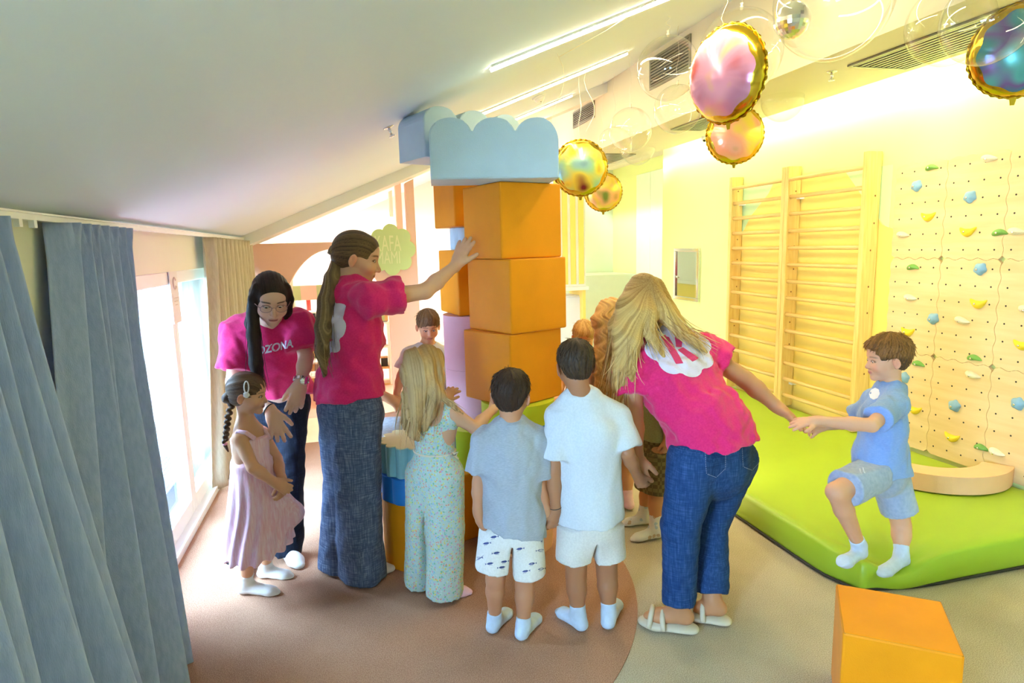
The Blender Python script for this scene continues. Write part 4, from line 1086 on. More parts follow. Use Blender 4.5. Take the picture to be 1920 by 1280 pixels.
def waves(seed, n, lam, amp, aniso=(1, 1, 1), warp=1.2, ridge=0.0):
    r = np.random.RandomState(seed); K = []
    for _ in range(n):
        k = unit(r.normal(size=3) * np.array(aniso)) * 2 * PI / (lam * r.uniform(0.7, 1.5)); K.append((k, r.uniform(0, 6.28), unit(r.normal(size=3)) * 2 * PI / (lam * 2.2), r.uniform(0, 6.28), r.uniform(0.6, 1.2)))
    def f(P):
        s = 0
        for k, ph, k2, ph2, w_ in K:
            v = np.sin(P @ k + ph + warp * np.sin(P @ k2 + ph2))
            if ridge: v = (1 - ridge) * v + ridge * (1 - 2 * np.abs(v))
            s = s + w_ * v
        return amp * s / n
    return f
def rnd1(x, seed=0):
    """smooth 1-D value noise"""
    i = np.floor(x); t = x - i; t = t * t * (3 - 2 * t)
    g = lambda q: np.modf(np.abs(np.sin(q * 127.1 + seed * 311.7) * 43758.5453))[0]
    return g(i) * (1 - t) + g(i + 1) * t

# ------------------------------------------------------------------ figures
M['skin'] = vmat('skin', 0.5, 0.12, 260, sss=0.12, spec=0.35)
M['hair'] = vmat('hair', 0.5, 0.3, 90, (6, 6, 0.5), spec=0.22)
M['eye'] = vmat('eye', 0.1, spec=0.8)
M['sock_white'] = mat('white_sock', '#e9e6e2', 0.9, var=0.03, vscale=40, bump=0.3, bscale=400)

class Head:
    def __init__(s, c, f, S, roll=0.0, up=(0, 0, 1)):
        s.c = np.asarray(c, float); s.S = S; s.f = unit(f); up = np.asarray(up, float)
        s.r = unit(np.cross(s.f, up)); s.u = np.cross(s.r, s.f)
        if roll:
            r0, u0 = s.r, s.u; s.r = r0 * math.cos(roll) + u0 * math.sin(roll); s.u = u0 * math.cos(roll) - r0 * math.sin(roll)
        s.R = np.stack([s.r, s.f, s.u])
    def w(s, x, y, z): return s.c + (s.r * x + s.f * y + s.u * (z - 0.5)) * s.S
    def loc(s, P): q = ((P - s.c) @ s.R.T) / s.S; q[:, 2] += 0.5; return q
    def e(s, x, y, z, rx, ry, rz, k=0.03, op='u', tilt=0.0, yaw=0.0):
        R = s.R
        if tilt: # about the lateral axis
            ct, st = math.cos(tilt), math.sin(tilt); R = np.stack([R[0], R[1] * ct + R[2] * st, R[2] * ct - R[1] * st])
        if yaw:
            ct, st = math.cos(yaw), math.sin(yaw); R = np.stack([R[0] * ct + R[1] * st, R[1] * ct - R[0] * st, R[2]])
        return ell(s.w(x, y, z), np.array([rx, ry, rz]) * s.S, R, k * s.S, op)
    def c_(s, a, b, ra, rb, k=0.03, op='u'): return cap(s.w(*a), s.w(*b), ra * s.S, rb * s.S, k * s.S, op)

def head_prims(h, child=False, eyes=0.022, smile=0.0):
    ez = 0.47 if child else 0.50
    P = [h.e(0, -0.07, 0.64, 0.335, 0.42, 0.36, 0.0),
         h.e(0, 0.08, 0.40, 0.275 if child else 0.265, 0.30, 0.30 if child else 0.34, 0.12),
         h.e(0, 0.02, 0.22, 0.20, 0.24, 0.14, 0.10),
         h.e(0, 0.25, 0.085, 0.10, 0.085, 0.075, 0.10),
         h.e(0, 0.285, ez + 0.09, 0.17, 0.06, 0.045, 0.07),
         h.e(0, 0.24, 0.70, 0.20, 0.12, 0.16, 0.12)]
    for sx in (-1, 1):
        P.append(h.e(sx * 0.155, 0.215, 0.335, 0.11, 0.11, 0.11 if child else 0.10, 0.08))
    for sx in (-1, 1):
        P.append(h.e(sx * 0.130, 0.405, ez, 0.085, 0.095, 0.062, 0.05, 's'))
        P.append(h.e(sx * 0.128, 0.292, ez, 0.064, 0.064, 0.060, 0.012))
        P.append(h.e(sx * 0.128, 0.37, ez - 0.006, 0.052, 0.060, eyes, 0.010, 's'))
    nl = 0.40 if child else 0.425
    P += [h.c_((0, 0.33, ez + 0.02), (0, nl, 0.345), 0.028, 0.045, 0.035),
          h.e(0, nl - 0.005, 0.325, 0.045, 0.045, 0.036, 0.02)]
    for sx in (-1, 1): P.append(h.e(sx * 0.045, nl - 0.05, 0.318, 0.034, 0.040, 0.030, 0.02))
    P += [h.e(0, 0.315, 0.215, 0.095, 0.06, 0.055, 0.05),
          h.e(0, 0.332, 0.236, 0.080 + smile * 0.03, 0.036, 0.018, 0.012), h.e(0, 0.328, 0.190, 0.066 + smile * 0.03, 0.036, 0.020, 0.012),
          h.e(0, 0.405, 0.212, 0.085 + smile * 0.04, 0.045, 0.006 + 0.010 * smile, 0.006, 's')]
    for sx in (-1, 1):
        P += [h.e(sx * 0.366, -0.05, 0.46, 0.030, 0.080, 0.120, 0.025, 'u', -0.25, sx * 0.55),
              h.e(sx * 0.356, -0.06, 0.37, 0.03, 0.05, 0.05, 0.02),
              h.e(sx * 0.424, -0.045, 0.475, 0.048, 0.046, 0.074, 0.012, 's', -0.25, sx * 0.55)]
    return P

def skin_color(h, base, lips, brow, child=False, freckle=0.0, browz=None):
    base, lips, brow = (np.array(lin(c)) for c in (base, lips, brow)); ez = 0.47 if child else 0.50
    bz = browz if browz else ez + 0.105
    def f(P):
        C = np.repeat(base[None], len(P), 0)
        q = h.loc(P); near = (np.abs(q - np.array([0, 0.2, 0.5])) < np.array([0.45, 0.45, 0.7])).all(1)
        x, y, z = q[:, 0], q[:, 1], q[:, 2]
        def mixc(col, wgt): nonlocal C; w_ = np.clip(wgt, 0, 1)[:, None] * near[:, None]; C = C * (1 - w_) + np.asarray(col) * w_
        mixc(base * np.array([1.05, 0.80, 0.78]), 0.55 * np.exp(-(((np.abs(x) - 0.19) / 0.09) ** 2 + ((z - 0.32) / 0.08) ** 2)) * (y > 0.1))
        mixc(base * np.array([1.05, 0.80, 0.76]), 0.5 * np.exp(-((x / 0.06) ** 2 + ((z - 0.33) / 0.05) ** 2)) * (y > 0.36))
        mixc(base * np.array([1.08, 0.74, 0.70]), 0.5 * ((np.abs(x) > 0.325) & (z < 0.6) & (z > 0.3)))
        lw = 0.095
        mixc(lips, 0.85 * (y > 0.30) * np.clip(1.4 - np.abs(z - 0.212) / 0.030, 0, 1) * np.clip((lw - np.abs(x)) / 0.02, 0, 1))
        mixc(lips * 0.25, 1.0 * (y > 0.28) * np.clip(1.3 - np.abs(z - 0.212) / 0.008, 0, 1) * np.clip((lw - np.abs(x)) / 0.02, 0, 1))
        arch = bz - 1.6 * (np.abs(x) - 0.14) ** 2
        mixc(brow, (0.6 if child else 0.9) * (y > 0.15) * np.clip(1.5 - np.abs(z - arch) / 0.015, 0, 1) * np.clip((np.abs(x) - 0.05) / 0.02, 0, 1) * np.clip((0.235 - np.abs(x)) / 0.03, 0, 1))
        ring = np.abs(np.sqrt(((np.abs(x) - 0.128) / 0.064) ** 2 + ((z - ez) / 0.038) ** 2) - 0.92)
        mixc(brow * 0.5, 0.8 * (y > 0.22) * np.clip(1.4 - ring / 0.22, 0, 1) * (z > ez - 0.014))
        return C
    return f

def eyes_obj(h, parent, iris='#4a3a2a', child=False, gaze=(0, 1, 0)):
    ez = 0.47 if child else 0.50
    for sx in (-1, 1):
        bm = bmesh.new(); bmesh.ops.create_uvsphere(bm, u_segments=20, v_segments=14, radius=0.0585 * h.S)
        V = np.array([v.co[:] for v in bm.verts]); Q = [[l.vert.index for l in f.loops] for f in bm.faces]; bm.free()
        g = unit(h.r * gaze[0] + h.f * gaze[1] + h.u * gaze[2]); cosv = (V @ g) / (0.0585 * h.S)
        C = np.where((cosv > 0.97)[:, None], np.array(lin('#0a0806')), np.where((cosv > 0.86)[:, None], np.array(lin(iris)), np.array(lin('#e8e4e0'))))
        me = bpy.data.meshes.new('eye'); me.from_pydata((V + h.w(sx * 0.128, 0.292, ez)).tolist(), [], Q); me.update()
        a_ = me.color_attributes.new('Col', 'FLOAT_COLOR', 'POINT'); a_.data.foreach_set('color', np.concatenate([C, np.ones((len(C), 1))], 1).astype(np.float32).ravel())
        link('eye', me, M['eye'], parent, True)

def hand_prims(wr, d, n, size, side, curl=(0.35,) * 4, spread=0.12, thumb=(0.6, 0.5), tcurl=0.3):
    """wr wrist, d direction of the fingers, n normal out of the BACK of the hand, side +1 when the thumb lies along d x n"""
    wr = np.asarray(wr, float); d = unit(d); n = unit(np.asarray(n, float) - d * (np.asarray(n, float) @ d)); t = np.cross(d, n) * side
    L = size; P = []
    R = np.stack([t, d, n])
    P.append(ell(wr + d * L * 0.27, np.array([0.205, 0.30, 0.115]) * L, R, 0.012))
    P.append(cap(wr - d * 0.05 * L, wr + d * L * 0.15, 0.135 * L, 0.14 * L, 0.02))
    fl = (0.40, 0.45, 0.42, 0.33)
    for i in range(4):
        off = (0.145 - 0.098 * i) * L; a = spread * (1.5 - i)
        dir0 = unit(d + t * math.tan(a)); base = wr + d * (0.47 - 0.03 * abs(i - 1)) * L + t * off
        p = base; ang = 0.0; r = (0.066 - 0.004 * (i == 3)) * L; c = curl[i]
        for j, f in enumerate((0.45, 0.32, 0.25)):
            ang += c * (0.8 if j == 0 else 1.0)
            q = p + (dir0 * math.cos(ang) - n * math.sin(ang)) * fl[i] * L * f
            P.append(cap(p, q, r, r * 0.92, 0.004 if j else 0.010)); p = q; r *= 0.92
    p = wr + d * 0.12 * L + t * 0.13 * L - n * 0.03 * L; dir0 = unit(d * math.cos(thumb[0]) + t * math.sin(thumb[0]) - n * thumb[1] * 0.5); r = 0.085 * L
    for j, f in enumerate((0.20, 0.17, 0.13)):
        q = p + dir0 * f * L; P.append(cap(p, q, r, r * 0.86, 0.012 if j == 0 else 0.004)); p = q; r *= 0.86
        dir0 = unit(dir0 * math.cos(tcurl) + unit(d - n * 0.4) * math.sin(tcurl))
    return P

def body_prims(J, k, slim=1.0, neck_r=0.055, arm=1.0, leg=1.0):
    """skin of trunk and limbs; J holds the joints, k is the size factor (adult = 1)"""
    P = []; lat = unit(J['shR'] - J['shL']); hl = unit(J['hipR'] - J['hipL'])
    wa = lerp(J['pelvis'], J['chest'], 0.5)
    P += [flat(J['pelvis'], wa, 0.145 * k * slim, 0.115 * k * slim, hl, 0.68, 0.0), flat(wa, J['chest'], 0.115 * k * slim, 0.145 * k * slim, lat, 0.68, 0.05 * k),
          flat(J['chest'], lerp(J['chest'], J['neck'], 0.75), 0.145 * k * slim, 0.10 * k, lat, 0.62, 0.05 * k)]
    for s in 'LR':
        P.append(cap(lerp(J['neck'], J['sh' + s], 0.35), J['sh' + s], 0.045 * k, 0.052 * k * arm, 0.05 * k))
        P.append(cap(J['sh' + s], J['el' + s], 0.050 * k * arm, 0.040 * k * arm, 0.02 * k))
        P.append(cap(J['el' + s], lerp(J['el' + s], J['wr' + s], 0.35), 0.040 * k * arm, 0.041 * k * arm, 0.015 * k))
        P.append(cap(lerp(J['el' + s], J['wr' + s], 0.35), J['wr' + s], 0.041 * k * arm, 0.027 * k * arm, 0.015 * k))
        P.append(cap(J['hip' + s], J['kn' + s], 0.088 * k * leg, 0.060 * k * leg, 0.04 * k))
        c = lerp(J['kn' + s], J['an' + s], 0.32)
        P.append(cap(J['kn' + s], c, 0.056 * k * leg, 0.058 * k * leg, 0.02 * k)); P.append(cap(c, J['an' + s], 0.058 * k * leg, 0.036 * k * leg, 0.02 * k))
    P.append(cap(J['neck'] - (J['neck'] - J['chest']) * 0.25, J['skull'], neck_r * k * 1.12, neck_r * k, 0.04 * k))
    return P

def foot_prims(an, toe, k, grow=0.0, flat_z=None):
    """an ankle joint, toe tip on the ground"""
    an = np.asarray(an, float); toe = np.asarray(toe, float); d = toe - an; g = V3(an[0], an[1], toe[2]); fd = unit(toe - g); lat = np.cross(fd, (0, 0, 1))
    heel = g - fd * 0.028 * k + V3(0, 0, 0.032 * k); ball = toe - fd * 0.06 * k + V3(0, 0, 0.023 * k); tip = toe - fd * 0.022 * k + V3(0, 0, 0.016 * k)
    return [cap(an, heel + V3(0, 0, 0.01 * k), 0.032 * k + grow, 0.031 * k + grow, 0.02), flat(heel, ball, 0.030 * k + grow, 0.038 * k + grow, lat, 0.70, 0.02), flat(ball, tip, 0.038 * k + grow, 0.027 * k + grow, lat, 0.56, 0.015),
            cap(an - V3(0, 0, 0.014 * k), ball + V3(0, 0, 0.004 * k), 0.029 * k + grow, 0.022 * k + grow, 0.02)]

def sock(parent, kn, an, toe, k, m, height=0.09, band=0.0):
    a = np.asarray(an, float); up = unit(np.asarray(kn, float) - a); fp = foot_prims(a, toe, k, 0.004)
    g = [cap(a, a + up * (height + 0.03), 0.040 * k + 0.002, 0.047 * k + 0.003, 0.02)] + fp + [half(a + up * height, up), half((0, 0, np.asarray(toe)[2] + 0.001), (0, 0, -1))]
    return solid('sock', g, 0.004, m, parent, disp=waves(3, 3, 0.02, 0.0007, (1, 1, 3)))

def long_strands(parent, guides, n, rad, jit, c1, c2, seed=1, seg=4, name='hair_strands', taper=True):
    """fine locks along guide polylines, one joined mesh"""
    r = np.random.RandomState(seed); VV, QQ, CC, off = [], [], [], 0
    c1, c2 = np.array(lin(c1)), np.array(lin(c2))
    for i in range(n):
        g = guides[r.randint(len(guides))]; g2 = guides[r.randint(len(guides))]; t = r.uniform(0, 1) * 0.0
        base = np.array(g, float); j = r.normal(size=3) * jit; kk = len(base)
        end = r.normal(size=3) * jit * 1.4; ph = r.uniform(0, 6.28)
        s = np.linspace(0, 1, kk)[:, None]; pts = base + j * (0.35 + 0.65 * s) + end * s ** 2 + 0.25 * jit * np.sin(s * 7 + ph) * r.normal(size=3)
        cut = r.uniform(0.75, 1.0)
        # resample
        m_ = 12; tt = np.linspace(0, cut, m_) * (kk - 1); i0 = np.minimum(tt.astype(int), kk - 2); fr = (tt - i0)[:, None]
        # smooth interpolation
        def P(ix): return pts[np.clip(ix, 0, kk - 1)]
        p0, p1, p2, p3 = P(i0 - 1), P(i0), P(i0 + 1), P(i0 + 2)
        q = 0.5 * ((2 * p1) + (-p0 + p2) * fr + (2 * p0 - 5 * p1 + 4 * p2 - p3) * fr ** 2 + (-p0 + 3 * p1 - 3 * p2 + p3) * fr ** 3)
        T = np.gradient(q, axis=0); T /= np.linalg.norm(T, axis=1)[:, None] + 1e-9
        a = np.cross(T, V3(0.3, 0.2, 0.9)); a /= np.linalg.norm(a, axis=1)[:, None] + 1e-9; b = np.cross(T, a)
        rr = rad * r.uniform(0.6, 1.3) * (1 - 0.8 * np.linspace(0, 1, m_) ** 2)[:, None] if taper else rad
        ring = np.stack([q + (a * math.cos(2 * PI * k / seg) + b * math.sin(2 * PI * k / seg)) * rr for k in range(seg)], 1).reshape(-1, 3)
        VV.append(ring)
        for u in range(m_ - 1):
            for k in range(seg): QQ.append((off + u * seg + k, off + u * seg + (k + 1) % seg, off + (u + 1) * seg + (k + 1) % seg, off + (u + 1) * seg + k))
        mixv = r.uniform(0, 1); CC.append(np.repeat((c1 * (1 - mixv) + c2 * mixv)[None], len(ring), 0)); off += len(ring)
    return np_mesh(name, np.concatenate(VV), np.array(QQ), M['hair'], parent, np.concatenate(CC))

def hair_col(c1, c2, g, roots=None, seed=0):
    """strand colour: 1-D noise over the strand coordinate g(P)"""
    a, b = np.array(lin(c1)), np.array(lin(c2))
    def f(P):
        x = g(P); t = 0.6 * rnd1(x, seed) + 0.4 * rnd1(x * 3.1, seed + 1); C = a[None] * (1 - t[:, None]) + b[None] * t[:, None]
        if roots is not None:
            col, wf = roots; w_ = np.clip(wf(P), 0, 1)[:, None]; C = C * (1 - w_) + np.array(lin(col)) * w_
        return C
    return f
def decal(name, target, me, origin, u, v, direction, m, parent, off=0.0016):
    """lay a flat print on a garment: points origin + x u + y v dropped along direction onto the mesh"""
    tm = target.data; vs = np.empty(len(tm.vertices) * 3, np.float32); tm.vertices.foreach_get('co', vs)
    tree = BVHTree.FromPolygons([Vector(p) for p in vs.reshape(-1, 3)], [p.vertices[:] for p in tm.polygons])
    o, u, v, dr = Vector(origin), Vector(u).normalized(), Vector(v).normalized(), Vector(direction).normalized()
    bad = set()
    for vt in me.vertices:
        p = o + u * vt.co.x + v * vt.co.y
        hit, nr, _, dist = tree.ray_cast(p - dr * 0.35, dr, 0.8)
        if hit is None:
            hit2 = tree.find_nearest(p); vt.co = hit2[0]; bad.add(vt.index)
        else:
            vt.co = hit + (nr if nr.dot(dr) < 0 else -nr) * off
    return link(name, me, m, parent)
def flat_mesh(polys, sub=0):
    """2-D polygons -> mesh with enough vertices to follow a surface"""
    bm = bmesh.new()
    for pl in polys:
        vs = [bm.verts.new((p[0], p[1], 0)) for p in pl]
        for t3 in tessellate_polygon([[Vector((p[0], p[1], 0)) for p in pl]]): bm.faces.new([vs[i] for i in t3])
    for _ in range(sub):
        long = [e for e in bm.edges if e.calc_length() > 0.014]
        if not long: break
        bmesh.ops.subdivide_edges(bm, edges=long, cuts=1, use_grid_fill=False); bmesh.ops.triangulate(bm, faces=bm.faces)
    me = bpy.data.meshes.new('print'); bm.to_mesh(me); bm.free(); return me
# ------------------------------------------------------------------ the people
A = lambda px, py, y: atY(px, py, y)
G = lambda px, py, z=0.004: atZ(px, py, z)
def fabric(name, c1, c2, vs=140, stretch=(1, 1, 1), rough=0.85, bump=0.25, bs=500):
    return mat(name, c1, rough, col2=c2, vscale=vs, stretch=stretch, bump=bump, bscale=bs, sheen=0.25, spec=0.2)
M['tee_pink'] = fabric('raspberry_jersey', '#e0246c', '#e82f74')
M['tee_white'] = fabric('white_jersey', '#d0d5dd', '#d9dde4')
M['tee_grey'] = fabric('grey_melange', '#a2a9b6', '#b2b8c4', 90, (1, 1, 5))
M['tee_blue'] = fabric('sky_jersey', '#7f9fd8', '#8dabdf', 90, (1, 1, 5))
M['tee_olive'] = fabric('olive_jersey', '#8a8f5e', '#999d6c')
M['short_white'] = fabric('cream_cotton', '#ece9e4', '#f4f2ee')
M['short_sand'] = fabric('pale_sand_cotton', '#dcd6cf', '#e6e1da')
M['short_blue'] = fabric('washed_blue_terry', '#98a8c4', '#abb8cf', 60)
M['pale_denim'] = fabric('pale_denim', '#b9bfcb', '#cbd0d9', 60, (1, 1, 4))
M['print_white'] = mat('white_print', '#e4daf0', 0.6, var=0.02)
M['print_pink'] = mat('pink_print', '#e33a6e', 0.6)
M['ink_blue'] = mat('blue_ink', '#43518c', 0.7)
def denim(name, c1, c2, c3):
    m, nt, b = new_mat(name); tc = nt.nodes.new('ShaderNodeTexCoord'); outs = []
    for st in ((60, 60, 5), (7, 7, 120)):
        mp = nt.nodes.new('ShaderNodeMapping'); mp.inputs['Scale'].default_value = st; nz = nt.nodes.new('ShaderNodeTexNoise'); nz.inputs['Scale'].default_value = 3; nz.inputs['Detail'].default_value = 4
        nt.links.new(tc.outputs['Object'], mp.inputs['Vector']); nt.links.new(mp.outputs['Vector'], nz.inputs['Vector']); outs.append(nz)
    ad = nt.nodes.new('ShaderNodeMath'); ad.operation = 'ADD'; nt.links.new(outs[0].outputs['Fac'], ad.inputs[0]); nt.links.new(outs[1].outputs['Fac'], ad.inputs[1])
    hv = nt.nodes.new('ShaderNodeMath'); hv.operation = 'MULTIPLY'; hv.inputs[1].default_value = 0.5; nt.links.new(ad.outputs[0], hv.inputs[0])
    r = nt.nodes.new('ShaderNodeValToRGB'); r.color_ramp.elements[0].position = 0.32; r.color_ramp.elements[1].position = 0.68
    e = r.color_ramp.elements.new(0.5); r.color_ramp.elements[0].color = (*lin(c1), 1); e.color = (*lin(c2), 1); r.color_ramp.elements[2].color = (*lin(c3), 1)
    nt.links.new(hv.outputs[0], r.inputs['Fac']); nt.links.new(r.outputs['Color'], b.inputs['Base Color']); b.inputs['Roughness'].default_value = 0.85; b.inputs['Specular IOR Level'].default_value = 0.2
    bp = nt.nodes.new('ShaderNodeBump'); bp.inputs['Strength'].default_value = 0.3; bp.inputs['Distance'].default_value = 0.003; nt.links.new(hv.outputs[0], bp.inputs['Height']); nt.links.new(bp.outputs['Normal'], b.inputs['Normal'])
    return m
M['denim_cross'] = denim('crosshatch_denim', '#39445e', '#55627e', '#8a94a8')
M['denim_mid'] = denim('mid_blue_denim', '#17325f', '#224173', '#3c5d90')
M['denim_navy'] = denim('navy_denim', '#0d1019', '#151a27', '#232a3c')
def floral(name, base, cols, scale=70):
    m, nt, b = new_mat(name); tc = nt.nodes.new('ShaderNodeTexCoord'); v = nt.nodes.new('ShaderNodeTexVoronoi'); v.inputs['Scale'].default_value = scale
    nz = nt.nodes.new('ShaderNodeTexNoise'); nz.inputs['Scale'].default_value = scale * 0.9; ad = nt.nodes.new('ShaderNodeVectorMath'); ad.operation = 'MULTIPLY_ADD'; ad.inputs[1].default_value = (0.014,) * 3
    nt.links.new(tc.outputs['Object'], nz.inputs['Vector']); nt.links.new(nz.outputs['Color'], ad.inputs[0]); nt.links.new(tc.outputs['Object'], ad.inputs[2]); nt.links.new(ad.outputs[0], v.inputs['Vector'])
    sp = nt.nodes.new('ShaderNodeSeparateColor'); nt.links.new(v.outputs['Color'], sp.inputs[0]); r = nt.nodes.new('ShaderNodeValToRGB'); r.color_ramp.interpolation = 'CONSTANT'
    while len(r.color_ramp.elements) < len(cols): r.color_ramp.elements.new(0.5)
    for k, c in enumerate(cols): r.color_ramp.elements[k].position = k / len(cols); r.color_ramp.elements[k].color = (*lin(c), 1)
    nt.links.new(sp.outputs[0], r.inputs['Fac']); lt = nt.nodes.new('ShaderNodeMath'); lt.operation = 'LESS_THAN'; lt.inputs[1].default_value = 0.42; nt.links.new(v.outputs['Distance'], lt.inputs[0])
    mx = nt.nodes.new('ShaderNodeMix'); mx.data_type = 'RGBA'; mx.inputs[6].default_value = (*lin(base), 1); nt.links.new(lt.outputs[0], mx.inputs[0]); nt.links.new(r.outputs['Color'], mx.inputs[7]); nt.links.new(mx.outputs[2], b.inputs['Base Color'])
    b.inputs['Roughness'].default_value = 0.85; b.inputs['Specular IOR Level'].default_value = 0.2
    return m
M['floral'] = floral('floral_muslin', '#c6dcd4', ['#cfe6e0', '#9ed2d8', '#ecdc70', '#dda8c8', '#86c8a4', '#f0a890', '#dfe88c', '#a8cce6'], 105)
M['leopard'] = floral('leopard_print', '#e0b79a', ['#3b2a22', '#e7c6ae', '#55382c', '#eed2bd'], 90)
M['crochet'] = floral('crochet_yarn', '#b0a184', ['#d8ccb0', '#cabd9f', '#e2d8c0'], 120)
def gingham(name, c1, c2, scale):
    m, nt, b = new_mat(name); tc = nt.nodes.new('ShaderNodeTexCoord'); ck = nt.nodes.new('ShaderNodeTexChecker'); ck.inputs['Scale'].default_value = scale
    ck.inputs['Color1'].default_value = (*lin(c1), 1); ck.inputs['Color2'].default_value = (*lin(c2), 1); nt.links.new(tc.outputs['Object'], ck.inputs['Vector']); nt.links.new(ck.outputs['Color'], b.inputs['Base Color']); b.inputs['Roughness'].default_value = 0.9; b.inputs['Specular IOR Level'].default_value = 0.2
    return m
M['checker'] = gingham('olive_checks', '#7d6f48', '#5f5433', 48)
M['pink_gingham'] = mat('pink_seersucker', '#f0b4c0', 0.85, col2='#f8d2d8', vscale=120, stretch=(1, 1, 0.1), bump=0.3, bscale=300, spec=0.2)
M['sock_blue'] = mat('pale_blue_sock', '#c9d9ee', 0.9, var=0.05, vscale=40, bump=0.3, bscale=400)
M['sock_pink'] = mat('pale_pink_sock', '#f0c2cc', 0.9, var=0.05, vscale=40, bump=0.3, bscale=400)
M['sock_dots'] = floral('dotted_sock', '#e4e0d6', ['#e4e0d6', '#e6e2d8', '#c9ae8e', '#e4e0d6', '#bccbd0'], 40)
M['slide'] = mat('beige_rubber', '#d9cdb4', 0.55, var=0.02)

def jdict(**k):
    J = {a: np.asarray(b, float) for a, b in k.items()}
    return J
def inflate(p, d, k=None):
    q = dict(p); q['ra'] = p['ra'] + d; q['rb'] = p['rb'] + d
    if k is not None: q['k'] = k
    return q
def figure(label, J, hd, k, child, skin, lips, brow, hands, eyes=0.022, smile=0.0, iris='#4a3a2a', gaze=(0, 1, -0.1), feet=True, slim=1.0, fine=0.0032, arm=1.0, leg=1.0, see_face=True, neck_r=0.055):
    base = (J['anL'] + J['anR']) / 2; root = thing('person', label, 'person', (float(base[0]), float(base[1]), 0.0), 'people in the playroom')
    J['skull'] = hd.w(0, -0.10, 0.22)
    P = body_prims(J, k, slim, neck_r, arm, leg) + head_prims(hd, child, eyes, smile)
    regs = [(None, None, 0.0085 * (0.85 if child else 1))]
    m = hd.S * 0.60; regs.append((hd.c - m, hd.c + m, fine if see_face else 0.005))
    for s in 'LR':
        if hands.get(s) is None: continue
        h = dict(hands[s]); fineh = h.pop('fine', True); hp = hand_prims(J['wr' + s], size=h.pop('size', 0.175 * k), **h); P += hp
        if fineh:
            bb = [_bbox(q) for q in hp]; lo = np.min([b[0] for b in bb], 0) - 0.014; hi = np.max([b[1] for b in bb], 0) + 0.014; regs.append((lo, hi, 0.0030))
    if feet:
        for s in (feet if isinstance(feet, str) else 'LR'): P += foot_prims(J['an' + s], J['toe' + s], k)
    body = solid_multi('body', P, regs, M['skin'], root, skin_color(hd, skin, lips, brow, child))
    if see_face: eyes_obj(hd, root, iris, child, gaze)
    return root, body
def tee(root, J, k, m, hem, hemr, chestr, ratio=0.72, sl=(0.62, 0.62), slr=(0.085, 0.085), neck=0.075, seed=1, fold=0.005, hemn=None, h=0.006, name='t_shirt', extra=(), lam=0.10, shr=0.064, aniso=(1, 1, 0.5), neckup=0.035, chest=None, hlat=None, pants=None, nn=None, slim=1.0):
    lat = unit(J['shR'] - J['shL']); ch = J['chest'] if chest is None else chest; hem = np.asarray(hem, float)
    ax = unit(ch - hem); top = lerp(ch, J['neck'], 0.72)
    low = hem - ax * 0.05
    P = [flat(low, ch, hemr, chestr, lat if hlat is None else hlat, ratio, 0.0), flat(ch, top, chestr * 0.98, chestr * 0.62, lat, ratio * 0.92, 0.06 * k)]
    for i, s in enumerate('LR'):
        P.append(cap(lerp(J['neck'], J['sh' + s], 0.25) - ax * 0.012 * k, J['sh' + s], 0.050 * k, shr * k, 0.045 * k))
        e = lerp(J['sh' + s], J['el' + s], sl[i]); P.append(cone(J['sh' + s] - unit(e - J['sh' + s]) * 0.01, e, shr * k * 1.02, slr[i] * k, 0.025 * k))
    P += list(extra)
    for q in body_prims(J, k, slim)[:4]:
        if q['t'] == 'flat': P.append(inflate(q, 0.010, 0.02))
    for s in 'LR': P.append(cap(lerp(J['neck'], J['sh' + s], 0.30), J['sh' + s], 0.045 * k + 0.010, 0.052 * k + 0.012, 0.03 * k))
    if pants:
        hl = unit(J['hipR'] - J['hipL']); P.append(flat(pants[0], (J['hipL'] + J['hipR']) / 2, pants[1] * 0.95 + 0.018, pants[1] + 0.018, hl, pants[2], 0.03))
    nu = unit(unit(J['skull'] - J['neck']) + 1.2 * unit(J['neck'] - J['chest'])) if nn is None else unit(nn)
    P.append(cone(lerp(J['chest'], J['neck'], 0.5), J['neck'] + nu * 0.010 * k, 0.088 * k, 0.070 * k, 0.030 * k))
    P.append(half(hem, -ax if hemn is None else hemn))
    P.append(ell(J['neck'] + nu * neckup * k, np.array([neck, neck, neck * 0.62]) * k, np.stack([lat, np.cross(nu, lat), nu]), 0.008, 's'))
    w1, w2 = waves(seed, 5, lam, fold, aniso, 1.4, 0.35), waves(seed + 50, 4, lam * 0.45, fold * 0.35, aniso)
    return solid(name, P, h, m, root, lambda p: w1(p) + w2(p) - 0.42 * fold, it=1)
